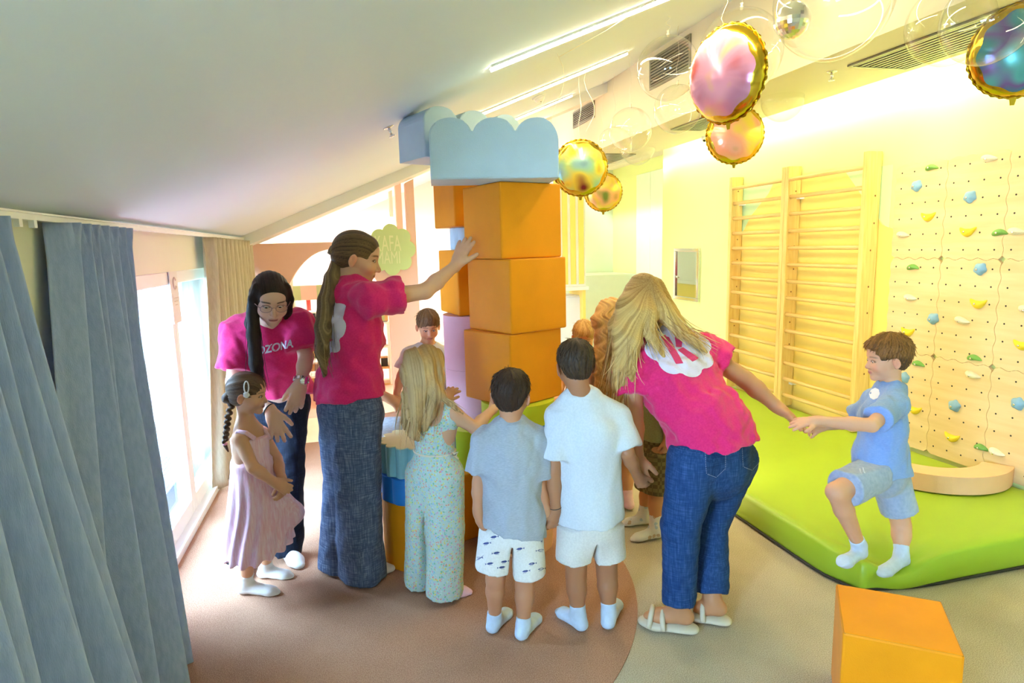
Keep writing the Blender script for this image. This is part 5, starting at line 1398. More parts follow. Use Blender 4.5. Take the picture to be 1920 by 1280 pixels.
def trousers(root, J, k, m, top, hipr, legs, seed=2, fold=0.005, h=0.0065, ratio=0.78, name='trousers', lam=0.12, aniso=(1, 1, 0.25), topn=(0, 0, 1), extra=(), crotch=0.035, gap=None):
    """legs = {s: [(point, radius), ...]} from the hip down, flat end at the last point"""
    hl = unit(J['hipR'] - J['hipL']); P = [flat(top, lerp(top, (J['hipL'] + J['hipR']) / 2, 1.0), hipr * 0.95, hipr, hl, ratio, 0.0)]
    for s in 'LR':
        pts = legs[s]
        for i in range(len(pts) - 1):
            (a, ra), (b, rb) = pts[i], pts[i + 1]
            a2, ra2 = (lerp(a, b, -0.06), ra - (rb - ra) * 0.06) if i else (a, ra)
            P.append((cone if i == len(pts) - 2 else cap)(a2, b, ra2, rb, crotch if i == 0 else 0.012))
    P += list(extra)
    if gap:
        e0, e1 = legs['L'][-1][0], legs['R'][-1][0]; mh = (np.asarray(legs['L'][0][0]) + legs['R'][0][0]) / 2; me_ = (np.asarray(e0) + e1) / 2; dl = unit(me_ - mh); P.append(flat(lerp(mh, me_, gap), me_ + dl * 0.04, 0.10, 0.14, np.cross(dl, hl), 0.085, 0.012, 's'))
    P.append(half(top, topn))
    w1, w2 = waves(seed, 5, lam, fold, aniso, 1.3, 0.3), waves(seed + 70, 4, lam * 0.4, fold * 0.3)
    return solid(name, P, h, m, root, lambda p: w1(p) + w2(p), it=1)
def cap_hair(hd, grow=0.035, hairline=0.0, nape=0.22, ears=True, front=0.0, side=0.0):
    """short-hair shell in head units"""
    P = [hd.e(0, -0.07, 0.645, 0.335 + grow + side, 0.42 + grow, 0.36 + grow, 0.0), hd.e(0, -0.20, 0.42, 0.27 + grow, 0.27 + grow * 0.8, 0.26, 0.10),
         hd.e(0, 0.235, 0.72 + front, 0.20 + grow, 0.125 + grow, 0.16 + grow, 0.10)]
    return P
def cut_face(hd, z=0.0, w=0.0): return hd.e(0, 0.56, 0.28 + z, 0.40 + w, 0.46, 0.40, 0.02, 's')
def cut_ears(hd, r=1.0): return [hd.e(sx * 0.40, 0.06, 0.36, 0.16, 0.17 * r, 0.20 * r, 0.02, 's') for sx in (-1, 1)]
def hair_solid(root, prims, h, hd, c1, c2, mode='radial', nf=26, amp=0.004, roots=None, seed=0, name='hair', ctr=None):
    o = hd.w(0, -0.12, 1.0) if ctr is None else ctr
    if mode == 'radial':
        def g(P): q = hd.loc(P); return np.arctan2(q[:, 0], q[:, 1] + 0.14) * nf / PI + 0.7 * np.sin(q[:, 2] * 9)
    elif mode == 'back':   # combed to the back of the head
        def g(P): q = hd.loc(P); return np.arctan2(q[:, 0], q[:, 2] - 0.45) * nf / PI + 0.5 * np.sin(q[:, 1] * 6)
    else:                  # hanging
        def g(P): d = P - hd.c; return np.arctan2(d[:, 0], d[:, 1] + 0.02) * nf / PI + 0.6 * np.sin(P[:, 2] * 17)
    dsp = lambda P: amp * (rnd1(g(P) * 2.0, seed) - 0.5) * 2 + 0.3 * amp * (rnd1(g(P) * 6.0, seed + 3) - 0.5)
    return solid(name, prims, h, M['hair'], root, dsp, hair_col(c1, c2, lambda P: g(P) * 5, roots, seed), it=1)
def K_logo(s):
    """blocky letter on the cloud print"""
    return [[(-0.30 * s, -0.42 * s), (-0.10 * s, -0.42 * s), (-0.10 * s, 0.42 * s), (-0.30 * s, 0.36 * s)], [(-0.06 * s, 0.02 * s), (0.10 * s, 0.40 * s), (0.32 * s, 0.34 * s), (0.08 * s, -0.02 * s)],
            [(-0.06 * s, -0.06 * s), (0.12 * s, -0.02 * s), (0.36 * s, -0.36 * s), (0.14 * s, -0.42 * s)]]
def circ(c, r, n=20): return [(c[0] + r * math.cos(2 * PI * k / n), c[1] + r * math.sin(2 * PI * k / n)) for k in range(n)]

# ---- woman with ponytail reaching up to the tower
def woman_ponytail():
    f = unit((0.86, 0.50, 0))
    J = jdict(neck=A(653, 543, 2.95), chest=A(660, 612, 2.94), pelvis=A(655, 748, 2.95), shR=A(698, 561, 2.79), shL=A(640, 556, 3.09), elR=A(797, 546, 2.86), wrR=A(855, 497, 2.98),
              elL=A(640, 640, 3.20), wrL=A(672, 705, 3.25), hipR=A(668, 768, 2.88), hipL=A(645, 768, 3.02), knR=A(670, 915, 2.88), knL=A(648, 915, 3.03))
    gR, gL = G(676, 1084), G(640, 1064); J['anR'] = gR + V3(0, 0, 0.075); J['anL'] = gL + V3(0, 0, 0.075); J['toeR'] = G(738, 1068); J['toeL'] = gL + V3(0.16, 0.09, 0)
    hd = Head(A(671, 484, 2.96), (0.97, -0.12, -0.20), 0.236)
    root, body = figure('woman in a raspberry t-shirt and wide denim trousers pushing the foam tower', J, hd, 1.0, False, '#e2b08f', '#cf6f68', '#5a4030',
                        dict(R=dict(d=A(879, 441, 3.03) - J['wrR'], n=(-0.45, -0.85, 0.25), side=1, curl=(0.08, 0.05, 0.05, 0.08), spread=0.10, thumb=(0.7, 0.1), tcurl=0.1, size=0.172),
                             L=dict(d=(0.5, 0.3, -0.8), n=(0, 1, 0), side=1, fine=False)), smile=0.6, iris='#4a3524', gaze=(0, 1, -0.3), arm=0.9)
    sh = tee(root, J, 1.0, M['tee_pink'], A(656, 736, 2.95), 0.168, 0.158, 0.70, (0.37, 0.50), (0.062, 0.07), 0.064, 5, 0.018, hemn=(0.10, 0, -1), lam=0.13, shr=0.058, pants=(A(655, 722, 2.95), 0.165, 0.80))
    trousers(root, J, 1.0, M['denim_cross'], A(655, 722, 2.95), 0.165, dict(R=[(J['hipR'], 0.118), (J['knR'], 0.105), (gR + V3(0.012, 0, 0.018), 0.112)], L=[(J['hipL'], 0.118), (J['knL'], 0.102), (gL + V3(0.0, 0, 0.018), 0.108)]), 9, 0.016, ratio=0.80, lam=0.16, aniso=(1, 1, 0.15))
    for s in 'LR': sock(root, J['kn' + s], J['an' + s], J['toe' + s], 1.0, M['sock_white'])
    # hair drawn back into a low tail
    hp = cap_hair(hd, 0.028) + [cut_face(hd, 0.02)] + cut_ears(hd, 1.0) + [half(hd.w(0, 0, 0.17), -hd.u * 0.9 + hd.f * 0.35)]
    hp = [hd.e(0, -0.07, 0.645, 0.362, 0.45, 0.388, 0.0), hd.e(0, -0.22, 0.46, 0.29, 0.28, 0.22, 0.10), hd.e(0, 0.20, 0.75, 0.225, 0.14, 0.17, 0.10), hd.e(0, 0.60, 0.42, 0.50, 0.46, 0.42, 0.02, 's')] + [hd.e(sx * 0.42, 0.10, 0.36, 0.20, 0.24, 0.22, 0.02, 's') for sx in (-1, 1)] + [half(hd.w(0, -0.1, 0.30), -hd.u + hd.f * 0.35)]
    ho = hair_solid(root, hp, 0.0036, hd, '#3a2b22', '#8a6a46', 'back', 26, 0.0014, seed=3)
    t0 = A(634, 481, 2.97)
    tail = [t0, A(624, 520, 2.93), A(612, 565, 2.88), A(606, 615, 2.83), A(604, 660, 2.81), A(608, 705, 2.80)]
    rad = [0.020, 0.034, 0.036, 0.034, 0.028, 0.010]
    tp = [cap(tail[i], tail[i + 1], rad[i], rad[i + 1], 0.015) for i in range(5)] + [cap(hd.w(0, -0.38, 0.52), t0, 0.045, 0.018, 0.02)]
    lg = lambda P: ((P - tail[0]) @ unit((0.6, -0.6, 0.25))) * 70 + 0.5 * np.sin(P[:, 2] * 12)
    solid('ponytail', tp, 0.0042, M['hair'], root, lambda P: 0.004 * (rnd1(lg(P) * 2.0, 1) - 0.5) * 2, hair_col('#3f3026', '#a88a60', lambda P: lg(P) * 3, None, 4))
    long_strands(root, [tail], 60, 0.0028, 0.016, '#4a3829', '#b39468', 5, 4)
    solid('hair_tie', [ell(t0, (0.026, 0.026, 0.020), None, 0.0)], 0.004, mat('black_elastic', '#121214', 0.7), root)
    bd, bu = (0.86, 0.50, 0), (0.50, -0.86, 0)
    o = J['chest'] - f * 0.25 - np.array(bu) * 0.005 + V3(0, 0, 0.01); nm = decal('cloud_print', sh, flat_mesh([outline_cloud(0, 0, 0.130, 0.130, 8, 72)], 7), o, bu, (0.03, 0, 1), bd, M['print_white'], root)
    decal('logo_print', sh, flat_mesh(K_logo(0.15), 6), o, bu, (0.03, 0, 1), bd, M['print_pink'], root, 0.0032)
    return J
# ---- woman with glasses bending to the little girl
def woman_glasses():
    J = jdict(neck=A(500, 606, 3.13), chest=A(500, 662, 3.19), pelvis=A(524, 748, 3.36), shR=A(447, 622, 3.16), shL=A(557, 606, 3.13), elR=A(438, 716, 3.10), wrR=A(508, 770, 2.985), elL=A(574, 670, 3.06), wrL=A(564, 716, 2.99),
              hipR=A(505, 755, 3.38), hipL=A(543, 752, 3.36), knR=A(472, 890, 3.30), knL=A(546, 888, 3.28))
    gR, gL = G(452, 1062), G(541, 1046); J['anR'] = gR + V3(0, 0, 0.075); J['anL'] = gL + V3(0, 0, 0.075); J['toeR'] = gR + V3(0.05, -0.16, 0); J['toeL'] = gL + V3(0.07, -0.14, 0)
    hd = Head(A(508, 560, 3.00), (0.20, -0.88, -0.40), 0.228, roll=0.04)
    root, body = figure('woman with glasses and very long dark hair bending down in a raspberry t-shirt', J, hd, 0.98, False, '#e6b69c', '#b85a5c', '#2a1c18',
                        dict(R=dict(d=A(529, 826, 2.95) - J['wrR'], n=(0.25, -0.93, 0.25), side=-1, curl=(-0.05, 0.25, 0.28, 0.30), spread=0.16, thumb=(0.7, 0.3)),
                             L=dict(d=A(554, 758, 2.97) - J['wrL'], n=(0.2, -0.95, 0.1), side=1, curl=(0.2, 0.25, 0.3, 0.35), spread=0.09, thumb=(0.5, 0.4))), eyes=0.014, smile=0.3, iris='#33261c', gaze=(0.1, 1, -0.5), arm=0.86)
    sh = tee(root, J, 1.0, M['tee_pink'], A(517, 742, 3.33), 0.165, 0.160, 0.66, (0.74, 0.72), (0.080, 0.080), 0.060, 15, 0.016, lam=0.13, hemn=unit((0.05, -0.15, -1)), pants=(A(522, 725, 3.35), 0.150, 0.78), nn=(0.03, -0.20, 0.95), neckup=0.045)
    trousers(root, J, 1.0, M['denim_navy'], A(522, 725, 3.35), 0.150, dict(R=[(J['hipR'], 0.092), (J['knR'], 0.066), (gR + V3(0, 0, 0.02), 0.070)], L=[(J['hipL'], 0.092), (J['knL'], 0.066), (gL + V3(0, 0, 0.03), 0.072)]), 19, 0.010)
    for s in 'LR': sock(root, J['kn' + s], J['an' + s], J['toe' + s], 1.0, M['sock_white'])
    me = text_mesh('KIDZONA', 0.050, (0.9, 1.1), 0.035); txt_c = A(509, 653, 3.05)
    decal('shirt_lettering', sh, me, txt_c, A(560, 640, 3.05) - A(470, 660, 3.05), (0.1, -0.3, 1), (0.0, 1, -0.12), M['print_white'], root, 0.002)
    me2 = None
    # long straight hair, parted in the middle
    hp = [hd.e(0, -0.07, 0.645, 0.360, 0.445, 0.385, 0.0), hd.e(0, -0.22, 0.40, 0.30, 0.28, 0.28, 0.08), hd.e(0, 0.19, 0.76, 0.235, 0.14, 0.155, 0.08), hd.e(0, 0.60, 0.40, 0.33, 0.46, 0.44, 0.015, 's'), cap(hd.w(0, 0.30, 0.98), hd.w(0, -0.05, 1.05), 0.006, 0.004, 0.008, 's')]
    s1 = [hd.w(0.27, 0.10, 0.80), hd.w(0.335, 0.11, 0.55), hd.w(0.345, 0.10, 0.25), A(476, 628, 2.98), A(480, 680, 2.99), A(488, 738, 3.02)]
    s2 = [hd.w(-0.27, 0.10, 0.80), hd.w(-0.335, 0.07, 0.52), hd.w(-0.33, 0.0, 0.22), A(534, 620, 3.13)]
    s3 = [hd.w(0.20, -0.30, 0.5), A(474, 606, 3.08), A(468, 636, 3.10)]
    for s_, rr in ((s1, (0.020, 0.022, 0.026, 0.030, 0.030, 0.018)), (s2, (0.020, 0.020, 0.018, 0.010)), (s3, (0.04, 0.035, 0.02))):
        hp += [cap(s_[i], s_[i + 1], rr[i], rr[i + 1], 0.014) for i in range(len(s_) - 1)]
    g = lambda P: hd.loc(P)[:, 0] * 30 + 0.5 * np.sin(P[:, 2] * 11)
    solid('hair', hp, 0.004, M['hair'], root, lambda P: 0.0016 * (rnd1(g(P) * 2, 2) - 0.5) * 2 * (hd.loc(P)[:, 1] < 0.12), hair_col('#1d1512', '#3a2822', lambda P: g(P) * 3, None, 6))
    long_strands(root, [s1], 80, 0.0024, 0.014, '#1f1613', '#4a362d', 6); long_strands(root, [s2], 30, 0.002, 0.008, '#1f1613', '#4a362d', 7)
    hair_fur(root, root.children[-3], hd, 300, 0.05, '#1d1512', '#43302a', 4, 'down', 0.0010, 0.05) if False else None
    # glasses
    gl = bpy.data.objects.new('glasses', None); COL.objects.link(gl); attach(gl, root)
    for sx in (-1, 1):
        ring = [hd.w(sx * 0.145 + 0.105 * math.cos(a), 0.405 - 0.10 * abs(sx * 0.145 + 0.105 * math.cos(a)) ** 1.2, 0.485 + 0.078 * math.sin(a)) for a in [2 * PI * k / 28 for k in range(29)]]
        tube('rim', ring, 0.0014, mat('rose_wire', '#b98a86', 0.3, 0.8), gl, 6)
        tube('temple', [hd.w(sx * 0.25, 0.37, 0.50), hd.w(sx * 0.335, 0.20, 0.52), hd.w(sx * 0.355, -0.06, 0.52)], 0.0016, bpy.data.materials['rose_wire'], gl, 6)
        mesh('lens', [hd.w(sx * 0.145 + 0.103 * math.cos(a), 0.402 - 0.10 * abs(sx * 0.145 + 0.103 * math.cos(a)) ** 1.2, 0.485 + 0.076 * math.sin(a)) for a in [2 * PI * k / 28 for k in range(28)]], [list(range(28))], M['bubble'], gl)
    tube('bridge', [hd.w(-0.04, 0.40, 0.50), hd.w(0, 0.412, 0.515), hd.w(0.04, 0.40, 0.50)], 0.0014, bpy.data.materials['rose_wire'], gl, 6)
    # wrist watch and hair band
    d = unit(J['wrL'] - J['elL']); c = J['wrL'] - d * 0.012; q = Vector(d).to_track_quat('Z', 'Y').to_matrix()
    ring = [c + np.array(q @ Vector((0.034 * math.cos(a), 0.030 * math.sin(a), 0))) for a in [2 * PI * k / 24 for k in range(25)]]
    w_ = bpy.data.objects.new('wrist_watch', None); COL.objects.link(w_); attach(w_, root)
    for k in range(12):
        a = 2 * PI * k / 12; p = c + np.array(q @ Vector((0.034 * math.cos(a), 0.030 * math.sin(a), 0))); solid_o = ell(p, (0.009, 0.009, 0.006), None, 0)
        box('link', -0.007, 0.007, -0.004, 0.004, -0.009, 0.009, M['chrome'], w_, 0.002, Matrix.Translation(Vector(p)) @ q.to_4x4() @ Matrix.Rotation(a + PI / 2, 4, 'Z'))
    pd = c + V3(0.012, -0.036, 0.0); lathe('dial', [(0.017, 0), (0.017, 0.006), (0.014, 0.008)], (0, 0, 0), M['chrome'], w_, 20).data.transform(Matrix.Translation(Vector(pd)) @ Vector((0.3, -0.95, 0)).to_track_quat('Z', 'Y').to_matrix().to_4x4())
    d = unit(J['wrR'] - J['elR']); c = J['wrR'] - d * 0.012; q = Vector(d).to_track_quat('Z', 'Y').to_matrix()
    tube('hair_band', [c + np.array(q @ Vector((0.031 * math.cos(a), 0.031 * math.sin(a), 0))) for a in [2 * PI * k / 20 for k in range(21)]], 0.003, M['black'], root, 6)
# ---- little girl in a pink dress
def girl_pink():
    k = 0.64
    J = jdict(neck=A(461, 793, 2.92), chest=A(470, 840, 2.92), pelvis=A(478, 925, 2.93), shR=A(450, 822, 2.85), shL=A(490, 812, 3.00), elR=A(474, 876, 2.79), wrR=A(513, 903, 2.79), elL=A(519, 860, 2.96), wrL=A(529, 899, 2.84),
              hipR=A(470, 940, 2.89), hipL=A(492, 938, 2.97), knR=A(466, 1030, 2.88), knL=A(500, 1020, 2.99))
    gR, gL = G(464, 1112), G(500, 1082); J['anR'] = gR + V3(0, 0, 0.055); J['anL'] = gL + V3(0, 0, 0.055); J['toeR'] = G(523, 1114); J['toeL'] = G(549, 1083)
    hd = Head(A(466, 738, 2.91), (0.95, -0.20, -0.08), 0.186)
    root, body = figure('little girl in a pale pink strappy dress with a braid, beside the curtain', J, hd, k, True, '#d99f78', '#c9706c', '#4a3224',
                        dict(R=dict(d=(0.75, -0.15, -0.5), n=(0.1, -0.9, 0.4), side=-1, curl=(0.6,) * 4, size=0.115), L=dict(d=(0.0, -0.4, -0.9), n=(0.8, -0.5, 0.1), side=1, curl=(0.6,) * 4, size=0.115)), eyes=0.022, iris='#2c1d14', neck_r=0.052, arm=1.0)
    # bodice and skirt
    wst = A(472, 868, 2.91); hc = A(489, 1032, 2.93); lat = unit((0.5, -0.87, 0)); th = lambda P, c: np.arctan2(P[:, 1] - c[1], P[:, 0] - c[0])
    P = [tflat(A(468, 818, 2.92), wst, 0.092, 0.088, lat, 0.86, 0.0), cone(wst + V3(0, 0, 0.012), hc, 0.085, 0.158, 0.03), cap(A(500, 920, 2.90), A(546, 962, 2.88), 0.05, 0.058, 0.06), half(hc, (0.30, 0, -1))]
    fl = lambda P_: np.clip((wst[2] - P_[:, 2]) / 0.25, 0, 1) * 0.007 * np.sin(15 * th(P_, lerp(wst, hc, 0.5)) + 3 * np.sin(P_[:, 2] * 9)) + np.clip((P_[:, 2] - wst[2]) / 0.02, 0, 1) * 0.0025 * np.sin(P_[:, 2] * 420) * np.sin(40 * th(P_, wst))
    solid('dress', P, 0.0055, M['pink_gingham'], root, fl)
    for a, b, c in ((J['shR'] + V3(-0.004, -0.01, 0.036), A(440, 842, 2.88), A(478, 822, 2.84)), (J['shL'] + V3(0, 0, 0.036), A(478, 826, 3.0), A(505, 822, 2.92))):
        tube('dress_strap', [b, lerp(b, a, 0.55) + V3(-0.006, -0.012, 0.012), a, lerp(a, c, 0.45) + V3(0.004, -0.012, 0.012), c], 0.010, M['pink_gingham'], root, 8)
    for s in 'LR': sock(root, J['kn' + s], J['an' + s], J['toe' + s], k, M['sock_white'], 0.06)
    hp = [hd.e(0, -0.07, 0.645, 0.362, 0.45, 0.388, 0.0), hd.e(0, -0.20, 0.44, 0.30, 0.28, 0.24, 0.08), hd.e(0, 0.19, 0.74, 0.235, 0.15, 0.17, 0.10), hd.e(0, 0.60, 0.30, 0.42, 0.48, 0.42, 0.02, 's')] + [hd.e(sx * 0.40, 0.04, 0.34, 0.15, 0.15, 0.19, 0.02, 's') for sx in (-1, 1)] + [half(hd.w(0, -0.1, 0.24), -hd.u)]
    hair_solid(root, hp, 0.0036, hd, '#3c2b22', '#7a5c44', 'back', 18, 0.003, seed=8)
    br = [A(436, 752, 2.90), A(428, 780, 2.88), A(425, 805, 2.87), A(422, 828, 2.86)]; P = [cap(hd.w(0.10, -0.42, 0.40), br[0], 0.03, 0.016, 0.02)]
    for i in range(16):
        t = i / 15 * 3; a = min(2, int(t)); p = lerp(br[a], br[a + 1], t - a); s_ = 1 - 0.022 * i
        P.append(ell(p + V3(0.0055 * (-1) ** i, 0, 0), (0.0125 * s_, 0.012, 0.0105), None, 0.004))
    solid('braid', P, 0.0032, M['hair'], root, None, hair_col('#35261e', '#6a4e3a', lambda P: P[:, 2] * 120, None, 5))
    solid('hair_tie', [ell(A(422, 832, 2.86), (0.011, 0.011, 0.008), None, 0)], 0.003, mat('pink_elastic', '#e79ab0', 0.6), root)
    solid('braid_end', [cap(A(422, 834, 2.86), A(428, 846, 2.855), 0.009, 0.004, 0.01)], 0.003, M['hair'], root, None, hair_col('#35261e', '#6a4e3a', lambda P: P[:, 0] * 300, None, 5))
    c = hd.w(0.365, 0.10, 0.64); n = hd.r; hc_ = bpy.data.objects.new('hair_clip', None); COL.objects.link(hc_); attach(hc_, root)
    tube('clip_loop', [c + hd.f * 0.010 * math.cos(a) + hd.u * (0.022 + 0.026 * math.sin(a)) + n * 0.008 for a in [2 * PI * q / 16 for q in range(17)]], 0.003, mat('white_clip', '#f2eef0', 0.4), hc_, 6)
    solid('clip_star', [ell(c + n * 0.008 - hd.u * 0.012 + (hd.f * math.cos(a) + hd.u * math.sin(a)) * 0.008, (0.007,) * 3, None, 0.004) for a in [2 * PI * q / 5 for q in range(5)]], 0.003, bpy.data.materials['white_clip'], hc_)
# ---- blonde girl in the floral jumpsuit
def girl_floral():
    k = 0.69
    J = jdict(neck=A(812, 752, 2.65), chest=A(815, 800, 2.65), pelvis=A(815, 880, 2.66), shR=A(850, 776, 2.59), shL=A(784, 766, 2.73), elR=A(890, 802, 2.60), wrR=A(925, 766, 2.74), elL=A(806, 795, 2.86), wrL=A(832, 750, 2.90),
              hipR=A(833, 890, 2.61), hipL=A(796, 888, 2.72), knR=A(836, 990, 2.62), knL=A(794, 985, 2.72))
    gR, gL = G(832, 1120), G(790, 1098); J['anR'] = gR + V3(0, 0, 0.055); J['anL'] = gL + V3(0, 0, 0.055); J['toeR'] = G(884, 1112); J['toeL'] = gL + V3(0.06, 0.13, 0)
    hd = Head(A(803, 690, 2.65), (0.72, 0.68, -0.06), 0.192)
    root, body = figure('girl with long straight blonde hair in a pastel floral jumpsuit', J, hd, k, True, '#e3b08a', '#d77f78', '#8a6a44',
                        dict(R=dict(d=(0.35, 0.7, 0.55), n=(0.4, -0.5, 0.75), side=1, curl=(0.15,) * 4, size=0.118), L=dict(d=A(850, 728, 2.93) - J['wrL'], n=(-0.2, -0.8, 0.5), side=1, curl=(0.3, 0.35, 0.4, 0.45), spread=0.2, size=0.118)), iris='#4a6a7a', neck_r=0.052)
    wst = A(815, 846, 2.655); lat = unit(J['shR'] - J['shL']); th = lambda P, c: np.arctan2(P[:, 1] - c[1], P[:, 0] - c[0])
    P = [tflat(J['chest'] + V3(0, 0, 0.035), wst - V3(0, 0, 0.01), 0.104, 0.092, lat, 0.82, 0.0)]
    for s in 'LR': P.append(cap(J['chest'] + (J['sh' + s] - J['chest']) * 0.62 * V3(1, 1, 0.6), J['sh' + s] + (J['neck'] - J['sh' + s]) * 0.30 + V3(0, 0, 0.012), 0.040, 0.030, 0.03))
    P += [cap(J['shR'] * 0.72 + J['neck'] * 0.28 - V3(0, 0, 0.02), J['chest'], 0.05, 0.07, 0.03), ell(J['neck'] + V3(-0.02, -0.07, -0.005), (0.055, 0.06, 0.085), None, 0.01, 's')]
    w1 = waves(31, 5, 0.07, 0.003, (1, 1, 0.3)); solid('bodice', P, 0.0055, M['floral'], root, w1)
    tw = V3(0, 0, 0.0)
    lg = trousers(root, J, k, M['floral'], wst + V3(0, 0, 0.012), 0.102, dict(R=[(J['hipR'] - V3(0, 0, 0.0), 0.088), (J['knR'], 0.082), (gR + V3(0.004, 0, 0.026), 0.084)], L=[(J['hipL'], 0.088), (J['knL'], 0.080), (gL + V3(0, 0, 0.024), 0.080)]), 41, 0.0045, 0.0055, 0.86, 'trouser_legs', 0.045, (1, 1, 0.06), gap=0.42)
    ring = [wst + V3(0, 0, 0.006) + lat * 0.097 * math.cos(a) + np.cross(lat, (0, 0, 1)) * 0.082 * math.sin(a) for a in [2 * PI * q / 28 for q in range(29)]]
    tube('waist_cord', ring, 0.0045, mat('cream_cord', '#efe3c8', 0.7), root, 6)
    kn_ = wst + lat * 0.10; tube('waist_bow', [kn_ + V3(0.002, 0, 0.004), kn_ + V3(0.022, -0.004, 0.012), kn_ + V3(0.012, -0.004, -0.006), kn_, kn_ + V3(0.024, 0, -0.02)], 0.0035, bpy.data.materials['cream_cord'], root, 6)
    for s in 'LR': sock(root, J['kn' + s], J['an' + s], J['toe' + s], k, M['sock_pink'], 0.05)
    hp = [hd.e(0, -0.07, 0.645, 0.37, 0.455, 0.395, 0.0), hd.e(0, -0.22, 0.36, 0.33, 0.27, 0.34, 0.08), hd.e(0, 0.20, 0.72, 0.24, 0.16, 0.19, 0.10), hd.e(0, 0.56, 0.26, 0.36, 0.44, 0.40, 0.02, 's'), hd.e(0.42, 0.22, 0.30, 0.20, 0.16, 0.30, 0.02, 's')]
    s1 = [hd.w(-0.05, -0.42, 0.75), hd.w(-0.08, -0.47, 0.42), A(784, 735, 2.57), A(779, 775, 2.555), A(778, 812, 2.555), A(784, 825, 2.56)]
    s2 = [hd.w(-0.30, -0.20, 0.60), hd.w(-0.35, -0.22, 0.30), A(768, 740, 2.62), A(763, 790, 2.60), A(768, 815, 2.59)]
    s3 = [hd.w(0.20, -0.40, 0.65), hd.w(0.25, -0.40, 0.30), A(815, 735, 2.555), A(806, 775, 2.555), A(799, 805, 2.555)]
    s4 = [hd.w(0.28, -0.05, 0.55), hd.w(0.33, -0.02, 0.28), A(826, 742, 2.55), A(846, 757, 2.53), A(866, 775, 2.535)]
    for s_, rr in ((s1, (0.05, 0.048, 0.040, 0.034, 0.024, 0.01)), (s2, (0.04, 0.036, 0.030, 0.024, 0.012)), (s3, (0.045, 0.04, 0.030, 0.022, 0.010)), (s4, (0.030, 0.022, 0.013, 0.011, 0.006))):
        hp += [cap(s_[i], s_[i + 1], rr[i], rr[i + 1], 0.016) for i in range(len(s_) - 1)]
    g = lambda P: ((P - hd.c) @ unit((0.9, 0.2, 0))) * 95 + 0.5 * np.sin(P[:, 2] * 11)
    solid('hair', hp, 0.004, M['hair'], root, lambda P: 0.0045 * (rnd1(g(P) * 1.2, 2) - 0.5) * 2, hair_col('#9a744a', '#e6c48c', lambda P: g(P) * 2.2, ('#8a673c', lambda P: 0.55 * np.clip((P[:, 2] - hd.c[2]) / 0.08, 0, 1)), 6))
    for q, s_ in enumerate((s1, s2, s3, s4)): long_strands(root, [s_], 70 if q < 3 else 30, 0.0024, 0.017 if q < 3 else 0.006, '#ac8654', '#f0d4a0', 20 + q)
# ---- boys
def short_hair(root, hd, c1, c2, grow=0.05, nape=0.26, seed=1, fringe=0.0, fade=None, amp=0.003, h=0.0036, faceup=0.0, nf=22, fur=650, flen=0.022):
    """cropped sides, fuller top, ears left free"""
    hp = [hd.e(0, -0.06, 0.70, 0.325 + grow * 0.8, 0.415 + grow, 0.315 + grow, 0.0), hd.e(0, -0.10, 0.60, 0.335 + 0.018, 0.40 + 0.018, 0.32, 0.05), hd.e(0, -0.20, 0.42, 0.26, 0.25, 0.22, 0.08), hd.e(0, 0.23, 0.76 + fringe * 0.2, 0.21 + grow * 0.6, 0.12 + grow * 1.1, 0.14 + grow * 0.6, 0.08),
          hd.e(0, 0.62, 0.34 + faceup, 0.50, 0.48, 0.40, 0.02, 's')] + [hd.e(sx * 0.42, 0.02, 0.38, 0.20, 0.17, 0.19, 0.02, 's') for sx in (-1, 1)] + [hd.e(sx * 0.42, 0.24, 0.36, 0.22, 0.24, 0.24, 0.02, 's') for sx in (-1, 1)] + [half(hd.w(0, -0.25, nape), -hd.u + hd.f * 0.25, 0.01)]
    o = hair_solid(root, hp, h, hd, c1, c2, 'radial', nf, amp, fade, seed)
    if fur: hair_fur(root, o, hd, fur, flen, c1, c2, seed)
    return o
